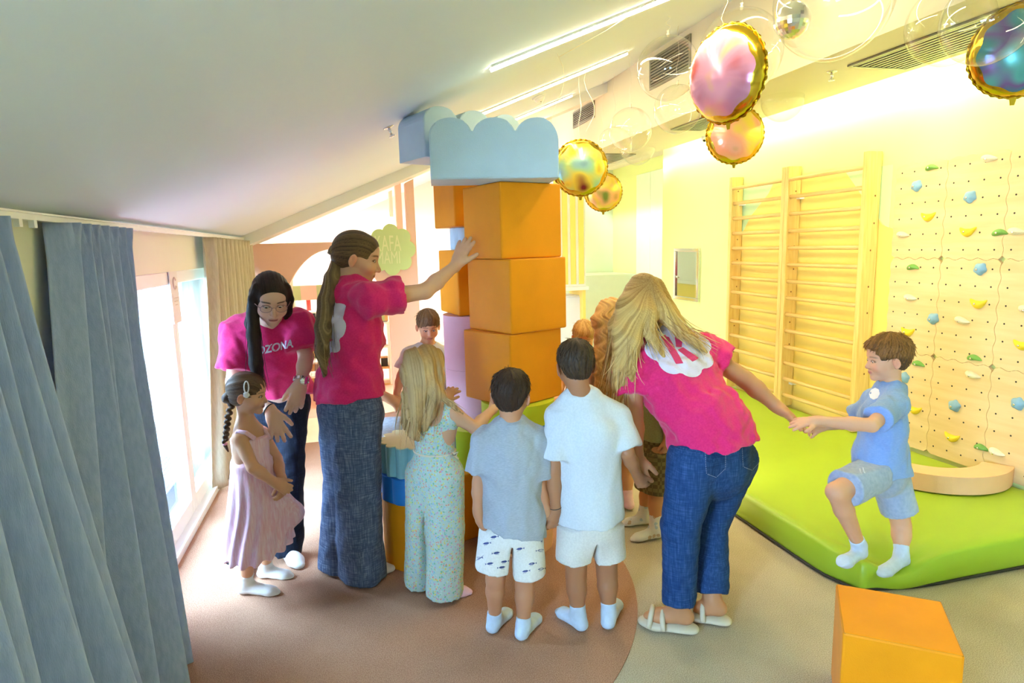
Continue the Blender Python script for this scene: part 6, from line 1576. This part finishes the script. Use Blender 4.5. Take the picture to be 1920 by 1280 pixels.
def hair_fur(root, o, hd, n, length, c1, c2, seed=0, flow='crown', rad=0.0010, lift=0.10):
    """short locks lying on the hair surface and breaking up its outline"""
    me = o.data; nv = len(me.vertices); V = np.empty(nv * 3, np.float32); me.vertices.foreach_get('co', V); V = V.reshape(-1, 3).astype(float)
    N = np.empty(nv * 3, np.float32); me.vertices.foreach_get('normal', N); N = N.reshape(-1, 3).astype(float)
    r = np.random.RandomState(seed); q = hd.loc(V); ok = np.nonzero((np.einsum('ij,j->i', N, hd.u) > -0.75) & ~((q[:, 2] < 0.58) & (q[:, 1] > -0.16)))[0]
    ix = r.choice(ok, n); p, nn = V[ix], N[ix]
    if flow == 'crown': d = p - hd.w(0, -0.16, 1.02); d[:, 2] -= 0.03
    else: d = np.repeat(V3(0, 0, -1)[None], n, 0)
    d = d + r.normal(size=(n, 3)) * (0.02 if flow == 'crown' else 0.12); d -= nn * np.einsum('ij,ij->i', d, nn)[:, None]; d /= np.linalg.norm(d, axis=1)[:, None] + 1e-9
    qq = hd.loc(p); L = length * r.uniform(0.5, 1.3, n)[:, None] * np.where((qq[:, 1] > 0.15) & (qq[:, 2] < 0.78) | (qq[:, 2] < 0.42), 0.35, 1.0)[:, None]; b = np.cross(d, nn); rings = []
    for t, w_ in ((0.0, 0.8), (0.35, 1.0), (0.7, 0.7), (1.0, 0.1)):
        c = p - nn * 0.0012 + d * L * t + nn * L * lift * (t * (1.3 - t)); rr = rad * w_
        rings.append(np.stack([c + (b * math.cos(2 * PI * k / 3) + nn * math.sin(2 * PI * k / 3)) * rr * (1.6 if k != 1 else 1) for k in range(3)], 1))
    VV = np.stack(rings, 1).reshape(-1, 3); QQ = []
    base = np.arange(n) * 12
    for u in range(3):
        for k in range(3): QQ.append(np.stack([base + u * 3 + k, base + u * 3 + (k + 1) % 3, base + (u + 1) * 3 + (k + 1) % 3, base + (u + 1) * 3 + k], 1))
    a, b_ = np.array(lin(c1)), np.array(lin(c2)); m_ = r.uniform(0, 1, n)[:, None]; C = np.repeat(a * (1 - m_) + b_ * m_, 12, 0)
    return np_mesh('hair_locks', VV, np.concatenate(QQ), M['hair'], root, C)
def boy_grey():
    k = 0.66
    J = jdict(neck=A(958, 798, 2.29), chest=A(957, 856, 2.29), pelvis=A(960, 975, 2.30), shL=A(908, 826, 2.30), shR=A(1006, 826, 2.28), elL=A(898, 905, 2.29), wrL=A(896, 957, 2.27), elR=A(1011, 912, 2.27), wrR=A(1024, 958, 2.26),
              hipL=A(934, 992, 2.31), hipR=A(984, 994, 2.29), knL=A(929, 1085, 2.31), knR=A(984, 1095, 2.29))
    gL, gR = G(928, 1180), G(982, 1193); J['anL'] = gL + V3(0, 0, 0.055); J['anR'] = gR + V3(0, 0, 0.055); J['toeL'] = G(956, 1147); J['toeR'] = G(1010, 1157)
    hd = Head(A(959, 742, 2.30), (0.52, 0.85, -0.10), 0.196)
    root, body = figure('boy in a grey t-shirt and white fish-print shorts seen from behind', J, hd, k, True, '#c98f6d', '#c06a62', '#2e211b',
                        dict(L=dict(d=(0.06, 0.1, -0.99), n=(-0.95, -0.2, 0), side=1, curl=(0.35,) * 4, size=0.112), R=dict(d=A(1035, 990, 2.26) - J['wrR'], n=(-0.3, -0.9, -0.1), side=-1, curl=(0.45,) * 4, size=0.112)), neck_r=0.058)
    sh = tee(root, J, k, M['tee_grey'], A(958, 985, 2.30), 0.128, 0.122, 0.80, (0.72, 0.76), (0.082, 0.082), 0.058, 24, 0.013, neckup=0.055, hemn=unit((-0.30, 0, -1)), lam=0.11, h=0.0052, aniso=(1, 1, 0.3), pants=(A(960, 962, 2.30), 0.110, 0.86))
    st = trousers(root, J, k, M['short_white'], A(960, 962, 2.30), 0.110, dict(L=[(J['hipL'], 0.074), (A(926, 1064, 2.31), 0.078)], R=[(J['hipR'], 0.074), (A(987, 1074, 2.29), 0.080)]), 44, 0.004, 0.0052, 0.86, 'shorts', gap=0.55)
    for s in 'LR': sock(root, J['kn' + s], J['an' + s], J['toe' + s], k, M['sock_blue'], 0.030)
    short_hair(root, hd, '#261a15', '#4a3528', 0.060, 0.22, 3)
    fish = [[(-0.016, 0.0), (-0.008, 0.0042), (0.004, 0.0045), (0.011, 0.0), (0.004, -0.0045), (-0.008, -0.0042)], [(0.011, 0.0), (0.018, 0.0045), (0.0165, 0.0), (0.018, -0.0045)], [(-0.012, -0.0085), (0.002, -0.0075), (0.002, -0.0065), (-0.012, -0.0074)]]
    for px, py, s_ in ((1000, 1004, 1), (1021, 1014, 1), (975, 1028, 1), (1012, 1031, -1), (998, 1056, 1), (930, 1036, -1), (913, 1018, 1), (898, 1046, 1), (946, 1052, 1), (940, 1063, -1), (927, 1006, 1), (986, 1070, 1), (918, 1056, -1), (1015, 1066, 1)):
        p = A(px, py, 2.20); dr = ray(px, py)
        decal('fish_print', st, flat_mesh([[(x * s_, y) for x, y in q] for q in fish]), p, (1, 0, 0), (0, 0, 1), dr, M['ink_blue'], st, 0.0015)
    return J
def boy_white():
    k = 0.71
    J = jdict(neck=A(1086, 742, 2.26), chest=A(1102, 815, 2.26), pelvis=A(1106, 950, 2.27), shL=A(1050, 780, 2.27), shR=A(1156, 780, 2.25), elL=A(1038, 885, 2.25), wrL=A(1042, 955, 2.25), elR=A(1176, 848, 2.20), wrR=A(1196, 893, 2.27),
              hipL=A(1080, 985, 2.27), hipR=A(1134, 985, 2.26), knL=A(1080, 1080, 2.27), knR=A(1138, 1075, 2.26))
    gL, gR = G(1084, 1176), G(1142, 1172); J['anL'] = gL + V3(0, 0, 0.058); J['anR'] = gR + V3(0, 0, 0.058); J['toeL'] = G(1046, 1147); J['toeR'] = G(1158, 1130)
    hd = Head(A(1078, 686, 2.27), (0.02, 0.98, -0.16), 0.198)
    root, body = figure('boy in a plain white t-shirt and pale shorts seen from behind', J, hd, k, True, '#b07a58', '#b86a5e', '#2a1e18',
                        dict(L=dict(d=A(1036, 990, 2.25) - J['wrL'], n=(0.3, -0.9, 0), side=1, curl=(0.5,) * 4, size=0.118), R=dict(d=A(1208, 915, 2.29) - J['wrR'], n=(-0.5, -0.8, 0.2), side=-1, curl=(0.5,) * 4, size=0.118)), neck_r=0.058)
    tee(root, J, k, M['tee_white'], A(1106, 966, 2.27), 0.132, 0.128, 0.78, (0.72, 0.86), (0.086, 0.086), 0.058, 34, 0.012, neckup=0.055, lam=0.13, h=0.0052, aniso=(1, 1, 0.25), pants=(A(1106, 945, 2.27), 0.116, 0.86))
    trousers(root, J, k, M['short_sand'], A(1106, 945, 2.27), 0.116, dict(L=[(J['hipL'], 0.076), (A(1077, 1046, 2.27), 0.078)], R=[(J['hipR'], 0.076), (A(1138, 1043, 2.26), 0.078)]), 54, 0.004, 0.0052, 0.86, 'shorts', gap=0.55)
    for s in 'LR': sock(root, J['kn' + s], J['an' + s], J['toe' + s], k, M['sock_blue'], 0.045)
    short_hair(root, hd, '#261c16', '#5a4532', 0.045, 0.24, 5)
    w_ = J['wrL'] - unit(J['wrL'] - J['elL']) * 0.01; tube('wrist_cord', [w_ + V3(0.024 * math.cos(a), 0.024 * math.sin(a), 0.003 * math.cos(a)) for a in [2 * PI * q / 20 for q in range(21)]], 0.0016, M['black'], root, 5)
def boy_blue():
    k = 0.69
    J = jdict(neck=A(1672, 724, 2.17), chest=A(1655, 792, 2.17), pelvis=A(1650, 868, 2.18), shL=A(1676, 758, 2.08), shR=A(1640, 752, 2.26), elL=A(1634, 797, 1.96), wrL=A(1534, 789, 2.06), elR=A(1598, 790, 2.36), wrR=A(1540, 800, 2.28),
              hipL=A(1640, 888, 2.13), hipR=A(1668, 890, 2.23), knL=A(1568, 922, 2.05), anL=A(1611, 1022, 2.10), knR=A(1690, 985, 2.20), anR=A(1690, 1040, 2.15))
    J['toeL'] = A(1572, 1060, 2.05); J['toeR'] = A(1650, 1082, 2.10)
    hd = Head(A(1662, 672, 2.18), (-0.92, 0.36, -0.05), 0.196)
    root, body = figure('boy in a sky-blue t-shirt and grey-blue shorts stepping off the green mat', J, hd, k, True, '#e0a884', '#d0756c', '#6a4a2e',
                        dict(L=dict(d=A(1492, 792, 2.10) - J['wrL'], n=(0.1, -0.55, 0.85), side=-1, curl=(0.12, 0.15, 0.18, 0.22), spread=0.2, thumb=(0.9, -0.4), size=0.12), R=dict(d=(-0.9, -0.2, 0.1), n=(0, 0.8, 0.3), side=1, fine=False)), eyes=0.010, smile=0.4, iris='#4a3a2a', gaze=(0, 1, -0.5), feet='R', neck_r=0.056)
    sh = tee(root, J, k, M['tee_blue'], A(1651, 880, 2.18), 0.096, 0.102, 0.82, (0.72, 0.7), (0.076, 0.076), 0.058, 64, 0.010, neckup=0.055, lam=0.10, h=0.005, aniso=(1, 1, 0.6), hemn=(0, 0, -1), pants=(A(1650, 855, 2.18), 0.104, 0.92))
    trousers(root, J, k, M['short_blue'], A(1650, 855, 2.18), 0.104, dict(L=[(J['hipL'], 0.080), (lerp(J['hipL'], J['knL'], 0.78), 0.080)], R=[(J['hipR'], 0.082), (A(1686, 958, 2.215), 0.078)]), 66, 0.004, 0.005, 0.92, 'shorts')
    for p0 in (A(1612, 878, 2.05), A(1618, 876, 2.05)): tube('drawstring', [p0, p0 + V3(-0.004, -0.01, -0.012), p0 + V3(0.006, -0.012, -0.03)], 0.0022, M['tee_white'], root, 5)
    an, kn, toe = J['anL'], J['knL'], J['toeL']; up = unit(kn - an); fd = unit(toe - an); lat = unit(np.cross(up, fd)); heel = an - up * 0.035 + unit(np.cross(lat, up)) * 0.012
    P = [cap(an + up * 0.045, an, 0.032, 0.029, 0.01), cap(an, heel, 0.029, 0.027, 0.02), flat(heel, lerp(heel, toe, 0.7), 0.026, 0.032, lat, 0.8, 0.02), flat(lerp(heel, toe, 0.7), toe - fd * 0.02, 0.032, 0.022, lat, 0.7, 0.015), half(an + up * 0.045, up)]
    solid('sock', P, 0.0045, M['sock_blue'], root); sock(root, J['knR'], J['anR'], J['toeR'], k, M['sock_blue'], 0.045)
    z0 = hd
    short_hair(root, hd, '#5a3a1e', '#a8743c', 0.075, 0.24, 7, 0.1, ('#4a382c', lambda P: np.clip((0.62 - hd.loc(P)[:, 2]) / 0.10, 0, 1) * 0.85), 0.004, faceup=0.08, fur=1200, flen=0.024)
    c = A(1640, 738, 2.0); decal('name_badge', sh, flat_mesh([outline_cloud(0, 0, 0.021, 0.026, 8, 48, 0.06)], 4), c, (0.9, -0.4, 0), (0.1, 0, 1), ray(1640, 738), mat('white_sticker', '#e6eef8', 0.5), root)
    return J
# ---- woman in blue jeans bending, hand in hand with two boys
def woman_jeans():
    J = jdict(neck=A(1224, 640, 2.46), chest=A(1268, 705, 2.36), pelvis=A(1335, 838, 2.18), shL=A(1186, 680, 2.40), shR=A(1318, 658, 2.42), elL=A(1188, 775, 2.34), wrL=A(1194, 856, 2.30), elR=A(1398, 712, 2.36), wrR=A(1456, 762, 2.28),
              hipL=A(1302, 862, 2.14), hipR=A(1372, 860, 2.24), knL=A(1276, 988, 2.13), knR=A(1330, 985, 2.24))
    gL, gR = G(1272, 1180), G(1334, 1163); J['anL'] = gL + V3(0, 0, 0.10); J['anR'] = gR + V3(0, 0, 0.10); J['toeL'] = G(1208, 1158, 0.03); J['toeR'] = G(1292, 1142, 0.03)
    hd = Head(A(1204, 590, 2.52), (-0.50, 0.66, -0.56), 0.232)
    root, body = figure('woman with long loose blonde hair and blue jeans bending between two boys', J, hd, 1.0, False, '#c88f66', '#c06a62', '#6a4a2e',
                        dict(L=dict(d=A(1204, 908, 2.30) - J['wrL'], n=(-0.6, -0.75, 0), side=-1, curl=(0.35, 0.4, 0.45, 0.5), size=0.17), R=dict(d=A(1500, 792, 2.18) - J['wrR'], n=(0.35, 0.2, 0.9), side=-1, curl=(0.12, 0.15, 0.2, 0.25), spread=0.14, thumb=(0.75, 0.2), size=0.17)), see_face=False, arm=0.95)
    back = unit(np.cross(unit(J['shR'] - J['shL']), unit(J['neck'] - J['pelvis'])))
    sh = tee(root, J, 1.0, M['tee_pink'], A(1338, 822, 2.19), 0.185, 0.175, 0.66, (0.58, 0.34), (0.080, 0.080), 0.066, 75, 0.022, lam=0.13, hemn=unit((0.10, -0.10, -1)), hlat=unit((0.9, 0.4, 0)), aniso=(1, 1, 0.8), pants=(A(1332, 808, 2.20), 0.165, 0.86), nn=unit(J['neck'] - J['chest']) + unit(J['skull'] - J['neck']) * 0.3)
    je = trousers(root, J, 1.0, M['denim_mid'], A(1332, 808, 2.20), 0.165, dict(L=[(J['hipL'], 0.108), (J['knL'], 0.076), (gL + V3(0.0, 0, 0.125), 0.066)], R=[(J['hipR'], 0.108), (J['knR'], 0.076), (gR + V3(0, 0, 0.125), 0.066)]), 79, 0.009, ratio=0.86, topn=unit((-0.2, 0.2, 1)), crotch=0.03)
    dr = ray(1265, 640); u = unit(J['shR'] - J['shL']); v = unit(J['neck'] - J['pelvis'])
    o = A(1272, 652, 2.25); decal('cloud_print', sh, flat_mesh([outline_cloud(0, 0, 0.150, 0.135, 8, 72)], 7), o, u, v, dr, M['print_white'], root); decal('logo_print', sh, flat_mesh(K_logo(0.17), 6), o, u, v, dr, M['print_pink'], root, 0.0032)
    pk = [[(-0.066, 0.055), (0.066, 0.055), (0.062, -0.045), (0.0, -0.072), (-0.062, -0.045)]]
    M['denim_patch'] = denim('denim_pocket', '#142c55', '#1e3b69', '#355484'); M['stitch'] = mat('pale_stitch', '#8a98b8', 0.7)
    for px, py in ((1341, 862), (1408, 850)):
        q = A(px, py, 2.0); uu = unit((0.93, 0.36, -0.05)); decal('back_pocket', je, flat_mesh(pk, 6), q, uu, (0, 0.1, 1), ray(px, py), M['denim_patch'], je, 0.002)
        for a, b in zip(pk[0], pk[0][1:] + pk[0][:1]):
            d = np.array([b[0] - a[0], b[1] - a[1]]); L = np.linalg.norm(d); nn = np.array([-d[1], d[0]]) / L * 0.0012; st = []
            for j in range(int(L / 0.009)):
                p0 = np.array(a) * 0.94 + d * 0.94 * (j * 0.009 / L); p1 = p0 + d / L * 0.006; st.append([tuple(p0 - nn), tuple(p1 - nn), tuple(p1 + nn), tuple(p0 + nn)])
            decal('pocket_stitching', je, flat_mesh(st), q, uu, (0, 0.1, 1), ray(px, py), M['stitch'], je, 0.0032)
    # slides
    for s in 'LR':
        an, toe = J['an' + s], J['toe' + s]; g0 = V3(an[0], an[1], 0.004); fd = unit(V3(toe[0], toe[1], 0.004) - g0); lat = np.cross(fd, (0, 0, 1)); h0 = g0 - fd * 0.045; t0 = V3(toe[0], toe[1], 0.004) + fd * 0.012
        sl = bpy.data.objects.new('slide_sandal', None); COL.objects.link(sl); attach(sl, root)
        solid('sole', [flat(h0 + V3(0, 0, 0.014), lerp(h0, t0, 0.7) + V3(0, 0, 0.014), 0.038, 0.048, lat, 0.42, 0.02), flat(lerp(h0, t0, 0.7) + V3(0, 0, 0.014), t0 - fd * 0.02 + V3(0, 0, 0.014), 0.048, 0.036, lat, 0.42, 0.02), half((0, 0, 0.0045), (0, 0, -1))], 0.005, M['slide'], sl)
        c = lerp(h0, t0, 0.66)
        for dd in (-0.030, 0.030): tube('strap', [c + fd * dd * (1 - 0.3 * math.sin(a)) + lat * 0.052 * math.cos(a) + V3(0, 0, 0.018 + 0.058 * math.sin(a)) for a in [PI * q / 12 for q in range(13)]], 0.011, M['slide'], sl, 8)
    # hair
    hp = [hd.e(0, -0.07, 0.645, 0.372, 0.455, 0.395, 0.0), hd.e(0, -0.22, 0.38, 0.33, 0.28, 0.32, 0.08), hd.e(0, 0.20, 0.74, 0.24, 0.16, 0.18, 0.10)]
    s1 = [A(1200, 535, 2.49), A(1180, 575, 2.42), A(1168, 625, 2.36), A(1163, 680, 2.34), A(1160, 730, 2.35), A(1158, 770, 2.36)]
    s2 = [A(1205, 535, 2.47), A(1192, 590, 2.38), A(1186, 640, 2.33), A(1182, 690, 2.31), A(1186, 715, 2.31)]
    s3 = [A(1212, 535, 2.46), A(1240, 580, 2.38), A(1275, 620, 2.33), A(1308, 645, 2.31), A(1325, 660, 2.31)]
    s4 = [A(1225, 540, 2.48), A(1252, 585, 2.44), A(1290, 628, 2.40), A(1322, 650, 2.37)]
    s5 = [A(1206, 545, 2.46), A(1212, 590, 2.37), A(1222, 630, 2.32), A(1245, 668, 2.29)]
    s6 = [A(1190, 550, 2.5), A(1158, 610, 2.50), A(1148, 680, 2.48), A(1140, 730, 2.47)]
    for s_, rr in ((s1, (0.05, 0.055, 0.045, 0.035, 0.026, 0.01)), (s2, (0.05, 0.05, 0.036, 0.022, 0.008)), (s3, (0.05, 0.045, 0.026, 0.014, 0.006)), (s4, (0.05, 0.042, 0.022, 0.008)), (s5, (0.05, 0.045, 0.024, 0.006)), (s6, (0.05, 0.04, 0.026, 0.010))):
        hp += [cap(s_[i], s_[i + 1], rr[i], rr[i + 1], 0.016) for i in range(len(s_) - 1)]
    crown = A(1208, 534, 2.48)
    def g(P): d = P - crown; return np.arctan2(d[:, 0], -d[:, 2] + 0.02) * 14 + 0.12 * np.sin(P[:, 2] * 14)
    solid('hair', hp, 0.004, M['hair'], root, lambda P: 0.0018 * (rnd1(g(P) * 2.4, 2) - 0.5) * 2, hair_col('#94682f', '#eac47c', lambda P: g(P) * 3.2, ('#6e4a24', lambda P: 0.55 * np.clip((P[:, 2] - crown[2] + 0.10) / 0.09, 0, 1)), 6))
    for q, (s_, n_) in enumerate(((s1, 90), (s2, 80), (s3, 70), (s4, 50), (s5, 60), (s6, 60))): long_strands(root, [s_], n_, 0.0022, 0.020, '#a8793c', '#f4d698', 40 + q)
# ---- partly hidden people behind
def boy_behind():
    k = 0.72; y = 3.98
    J = jdict(neck=A(802, 650, y), chest=A(802, 690, y), pelvis=A(803, 770, y), shR=A(768, 665, y), shL=A(838, 665, y), elR=A(752, 705, y - 0.02), wrR=A(744, 738, y - 0.08), elL=A(845, 710, y), wrL=A(842, 740, y - 0.1), hipR=A(790, 782, y), hipL=A(816, 782, y))
    for s, dx in (('R', -0.06), ('L', 0.06)):
        x = J['pelvis'][0] + dx; J['kn' + s] = V3(x, y, 0.30); J['an' + s] = V3(x, y, 0.06); J['toe' + s] = V3(x, y - 0.13, 0.004)
    hd = Head(A(803, 612, y), (0.02, -0.97, -0.22), 0.198)
    root, body = figure('boy with brown fringe in a white t-shirt standing behind the blonde girl', J, hd, k, True, '#d9a27c', '#c4716a', '#4a3424', dict(R=dict(d=(0.1, -0.2, -0.9), n=(-0.9, -0.3, 0), side=-1, curl=(0.35,) * 4, size=0.115), L=dict(d=(0, -0.5, -0.7), n=(0.5, -0.7, 0), side=1, fine=False)), neck_r=0.056, fine=0.0036)
    tee(root, J, k, M['tee_white'], A(803, 775, y), 0.125, 0.120, 0.76, (0.70, 0.7), (0.090, 0.090), 0.076, 84, 0.005, h=0.007)
    trousers(root, J, k, M['pale_denim'], A(803, 762, y), 0.11, dict(R=[(J['hipR'], 0.074), (J['knR'], 0.075)], L=[(J['hipL'], 0.074), (J['knL'], 0.075)]), 85, 0.004, 0.008, 0.86, 'shorts', gap=0.55)
    for s in 'LR': sock(root, J['kn' + s], J['an' + s], J['toe' + s], k, M['sock_white'], 0.05)
    short_hair(root, hd, '#4a3424', '#8a6744', 0.06, 0.20, 9, 0.2, None, 0.005, 0.0042, -0.03)
def crouching():
    y = 3.85
    J = jdict(neck=A(655, 632, y), chest=A(655, 690, y), pelvis=A(648, 800, y), shR=A(668, 655, y - 0.12), shL=A(640, 655, y + 0.14), elR=A(668, 722, y - 0.14), wrR=A(722, 743, y - 0.16), elL=A(640, 725, y + 0.14), wrL=A(660, 745, y), hipR=A(658, 815, y - 0.08), hipL=A(650, 815, y + 0.10),
              knR=A(768, 782, y - 0.10), knL=A(700, 900, y + 0.12))
    J['anR'] = V3(float(J['knR'][0]) - 0.02, y - 0.10, 0.08); J['anL'] = V3(float(J['hipL'][0]) - 0.05, y + 0.12, 0.08); J['toeR'] = J['anR'] + V3(0.15, 0, -0.076); J['toeL'] = J['anL'] + V3(0.14, 0, -0.076)
    hd = Head(A(660, 594, y), (0.9, -0.1, -0.2), 0.225)
    root, body = figure('person in pale jeans crouching behind the woman with the ponytail, mostly hidden', J, hd, 0.95, False, '#d39c76', '#c06a62', '#3a2a20', dict(R=dict(d=A(748, 758, y - 0.16) - J['wrR'], n=(0.0, -0.6, 0.8), side=-1, curl=(0.45,) * 4, size=0.16), L=dict(d=(0.6, -0.2, -0.5), n=(0, 0, 1), side=1, fine=False)), see_face=False)
    tee(root, J, 0.95, M['tee_pink'], A(650, 792, y), 0.16, 0.16, 0.66, (0.6, 0.6), (0.088, 0.088), 0.08, 91, 0.006, h=0.009)
    trousers(root, J, 0.95, M['pale_denim'], A(650, 778, y), 0.15, dict(R=[(J['hipR'], 0.10), (J['knR'], 0.078), (J['anR'] + V3(0, 0, 0.02), 0.075)], L=[(J['hipL'], 0.10), (J['knL'], 0.078), (J['anL'] + V3(0, 0, 0.02), 0.072)]), 92, 0.006, 0.0075)
    for s in 'LR': sock(root, J['kn' + s], J['an' + s], J['toe' + s], 0.95, M['sock_white'])
    short_hair(root, hd, '#2e221c', '#54402f', 0.045, 0.16, 9, h=0.006)
def girl_wavy():
    k = 0.76; y = 3.36
    J = jdict(neck=A(1146, 650, y), chest=A(1148, 700, y), pelvis=A(1155, 800, y), shL=A(1112, 672, y), shR=A(1184, 672, y), elL=A(1100, 735, y - 0.02), wrL=A(1112, 790, y), elR=A(1196, 735, y - 0.02), wrR=A(1196, 790, y + 0.03), hipL=A(1140, 815, y), hipR=A(1170, 815, y))
    gL, gR = G(1150, 942), G(1176, 952); J['anL'] = gL + V3(0, 0, 0.06); J['anR'] = gR + V3(0, 0, 0.06); J['knL'] = lerp(J['hipL'], gL, 0.5); J['knR'] = lerp(J['hipR'], gR, 0.5); J['toeL'] = gL + V3(-0.05, 0.13, 0); J['toeR'] = gR + V3(-0.02, 0.14, 0)
    hd = Head(A(1147, 592, y), (-0.25, 0.95, -0.1), 0.205)
    root, body = figure('girl with long wavy strawberry-blonde hair in a crochet top, seen from behind', J, hd, k, True, '#d79a70', '#c06a62', '#7a5230', dict(L=dict(d=(0, 0.2, -0.95), n=(-0.9, 0, 0), side=1, fine=False), R=dict(d=(0, 0.2, -0.95), n=(0.9, 0, 0), side=-1, fine=False)), see_face=False)
    tee(root, J, k, M['crochet'], A(1153, 770, y), 0.125, 0.122, 0.74, (0.35, 0.35), (0.075, 0.075), 0.08, 95, 0.004, h=0.007, name='crochet_top')
    trousers(root, J, k, M['denim_navy'], A(1154, 762, y), 0.115, dict(L=[(J['hipL'], 0.08), (lerp(J['hipL'], J['knL'], 0.6), 0.082)], R=[(J['hipR'], 0.08), (lerp(J['hipR'], J['knR'], 0.6), 0.082)]), 96, 0.004, 0.0075, 0.86, 'shorts', gap=0.55)
    for s in 'LR': sock(root, J['kn' + s], J['an' + s], J['toe' + s], k, M['sock_pink'], 0.055)
    hp = [hd.e(0, -0.07, 0.645, 0.37, 0.455, 0.395, 0.0), hd.e(0, -0.25, 0.36, 0.33, 0.27, 0.36, 0.08)]
    gs = []
    for dx in (-20, -7, 7, 18):
        s_ = [A(1147 + dx * 0.7, 575, y - 0.09)] + [A(1146 + dx + 5 * math.sin(q * 1.9 + dx) - q * 1.2, 600 + 24 * q, y - 0.12) for q in range(7)]
        gs.append(s_); rr = [0.05, 0.05, 0.048, 0.046, 0.044, 0.04, 0.032, 0.015]; hp += [cap(s_[i], s_[i + 1], rr[i] * 0.8, rr[i + 1] * 0.8, 0.015) for i in range(7)]
    g = lambda P: (P[:, 0] * 70 + 1.6 * np.sin(P[:, 2] * 70))
    solid('hair', hp, 0.0045, M['hair'], root, lambda P: 0.006 * (rnd1(g(P), 2) - 0.5) * 2, hair_col('#8a5a2a', '#d8a45c', lambda P: g(P) * 1.5, ('#d8b070', lambda P: 0.5 * np.clip((P[:, 2] - hd.c[2] - 0.02) / 0.06, 0, 1)), 4))
    long_strands(root, gs, 90, 0.0026, 0.014, '#8a5a2a', '#e0b070', 61)
def toddler():
    k = 0.62; y = 3.60
    J = jdict(neck=A(1092, 668, y), chest=A(1090, 705, y), pelvis=A(1090, 780, y), shR=A(1066, 682, y - 0.02), shL=A(1116, 682, y + 0.02), elR=A(1052, 722, y - 0.08), wrR=A(1044, 745, y - 0.18), elL=A(1124, 725, y), wrL=A(1120, 760, y - 0.05), hipR=A(1082, 790, y), hipL=A(1100, 790, y))
    for s in 'RL':
        x = J['hip' + s][0] + (-0.02 if s == 'R' else 0.02); J['kn' + s] = V3(x, y, 0.27); J['an' + s] = V3(x, y, 0.055); J['toe' + s] = V3(x, y - 0.11, 0.004)
    hd = Head(A(1095, 632, y), (-0.30, -0.90, -0.28), 0.188)
    root, body = figure('small blonde child in a leopard-print dress behind the white-shirted boy', J, hd, k, True, '#d99c6c', '#c4716a', '#9a7444', dict(R=dict(d=(-0.3, -0.7, 0.1), n=(0, 0.2, 1), side=-1, curl=(0.3,) * 4, size=0.105), L=dict(d=(0, -0.3, -0.8), n=(0.8, 0, 0), side=1, fine=False)), neck_r=0.052, fine=0.0036)
    P = [tflat(J['chest'] + V3(0, 0, 0.03), J['pelvis'], 0.098, 0.105, (1, 0, 0), 0.8, 0.0), cone(J['pelvis'] + V3(0, 0, 0.02), J['pelvis'] - V3(0, 0, 0.24), 0.10, 0.165, 0.03)]
    for s in 'RL': P.append(cap(J['neck'] * 0.5 + J['sh' + s] * 0.5, J['sh' + s], 0.035, 0.046, 0.04)); P.append(cone(J['sh' + s], lerp(J['sh' + s], J['el' + s], 0.6), 0.05, 0.055, 0.02))
    solid('dress', P, 0.007, M['leopard'], root, waves(97, 4, 0.06, 0.004, (1, 1, 0.2)))
    for s in 'RL': sock(root, J['kn' + s], J['an' + s], J['toe' + s], k, M['sock_white'], 0.05)
    short_hair(root, hd, '#a87c40', '#e2bd78', 0.05, 0.16, 11, 0, None, 0.005, 0.0042, 0.0)
def boy_checked():
    k = 0.68; y = 2.98
    J = jdict(neck=A(1232, 700, y), chest=A(1230, 745, y), pelvis=A(1229, 830, y), shR=A(1228, 720, y + 0.11), shL=A(1238, 722, y - 0.11), elL=A(1248, 775, y - 0.13), wrL=A(1252, 822, y - 0.12), elR=A(1225, 775, y + 0.13), wrR=A(1222, 825, y + 0.1), hipL=A(1232, 845, y - 0.05), hipR=A(1224, 842, y + 0.06))
    gR, gL = G(1206, 982), G(1228, 1008); J['anR'] = gR + V3(0, 0, 0.055); J['anL'] = gL + V3(0, 0, 0.055); J['knR'] = lerp(J['hipR'], gR, 0.5); J['knL'] = lerp(J['hipL'], gL, 0.5); J['toeR'] = G(1166, 984); J['toeL'] = G(1184, 1014)
    hd = Head(A(1228, 655, y), (-0.9, 0.2, -0.1), 0.192)
    root, body = figure('child in an olive top and checked shorts, mostly hidden behind the bending woman', J, hd, k, True, '#c98c60', '#c06a62', '#4a3424', dict(L=dict(d=(-0.1, 0, -0.95), n=(0.3, -0.95, 0), side=1, curl=(0.4,) * 4, size=0.115), R=dict(d=(-0.1, 0, -0.95), n=(0, 1, 0), side=-1, fine=False)), see_face=False, neck_r=0.056)
    tee(root, J, k, M['tee_olive'], A(1229, 818, y), 0.115, 0.112, 0.78, (0.7, 0.7), (0.085, 0.085), 0.076, 98, 0.005, h=0.007)
    trousers(root, J, k, M['checker'], A(1229, 805, y), 0.108, dict(L=[(J['hipL'], 0.076), (A(1232, 920, y - 0.05), 0.080)], R=[(J['hipR'], 0.076), (A(1216, 915, y + 0.06), 0.080)]), 99, 0.004, 0.006, 0.9, 'shorts')
    for s in 'LR': sock(root, J['kn' + s], J['an' + s], J['toe' + s], k, M['sock_dots'], 0.085)
    short_hair(root, hd, '#5a3f28', '#8a6744', 0.05, 0.18, 13, h=0.006)
for fn in (woman_ponytail, woman_glasses, girl_pink, girl_floral, boy_grey, boy_white, boy_blue, woman_jeans, boy_behind, crouching, girl_wavy, toddler, boy_checked):
    fn()
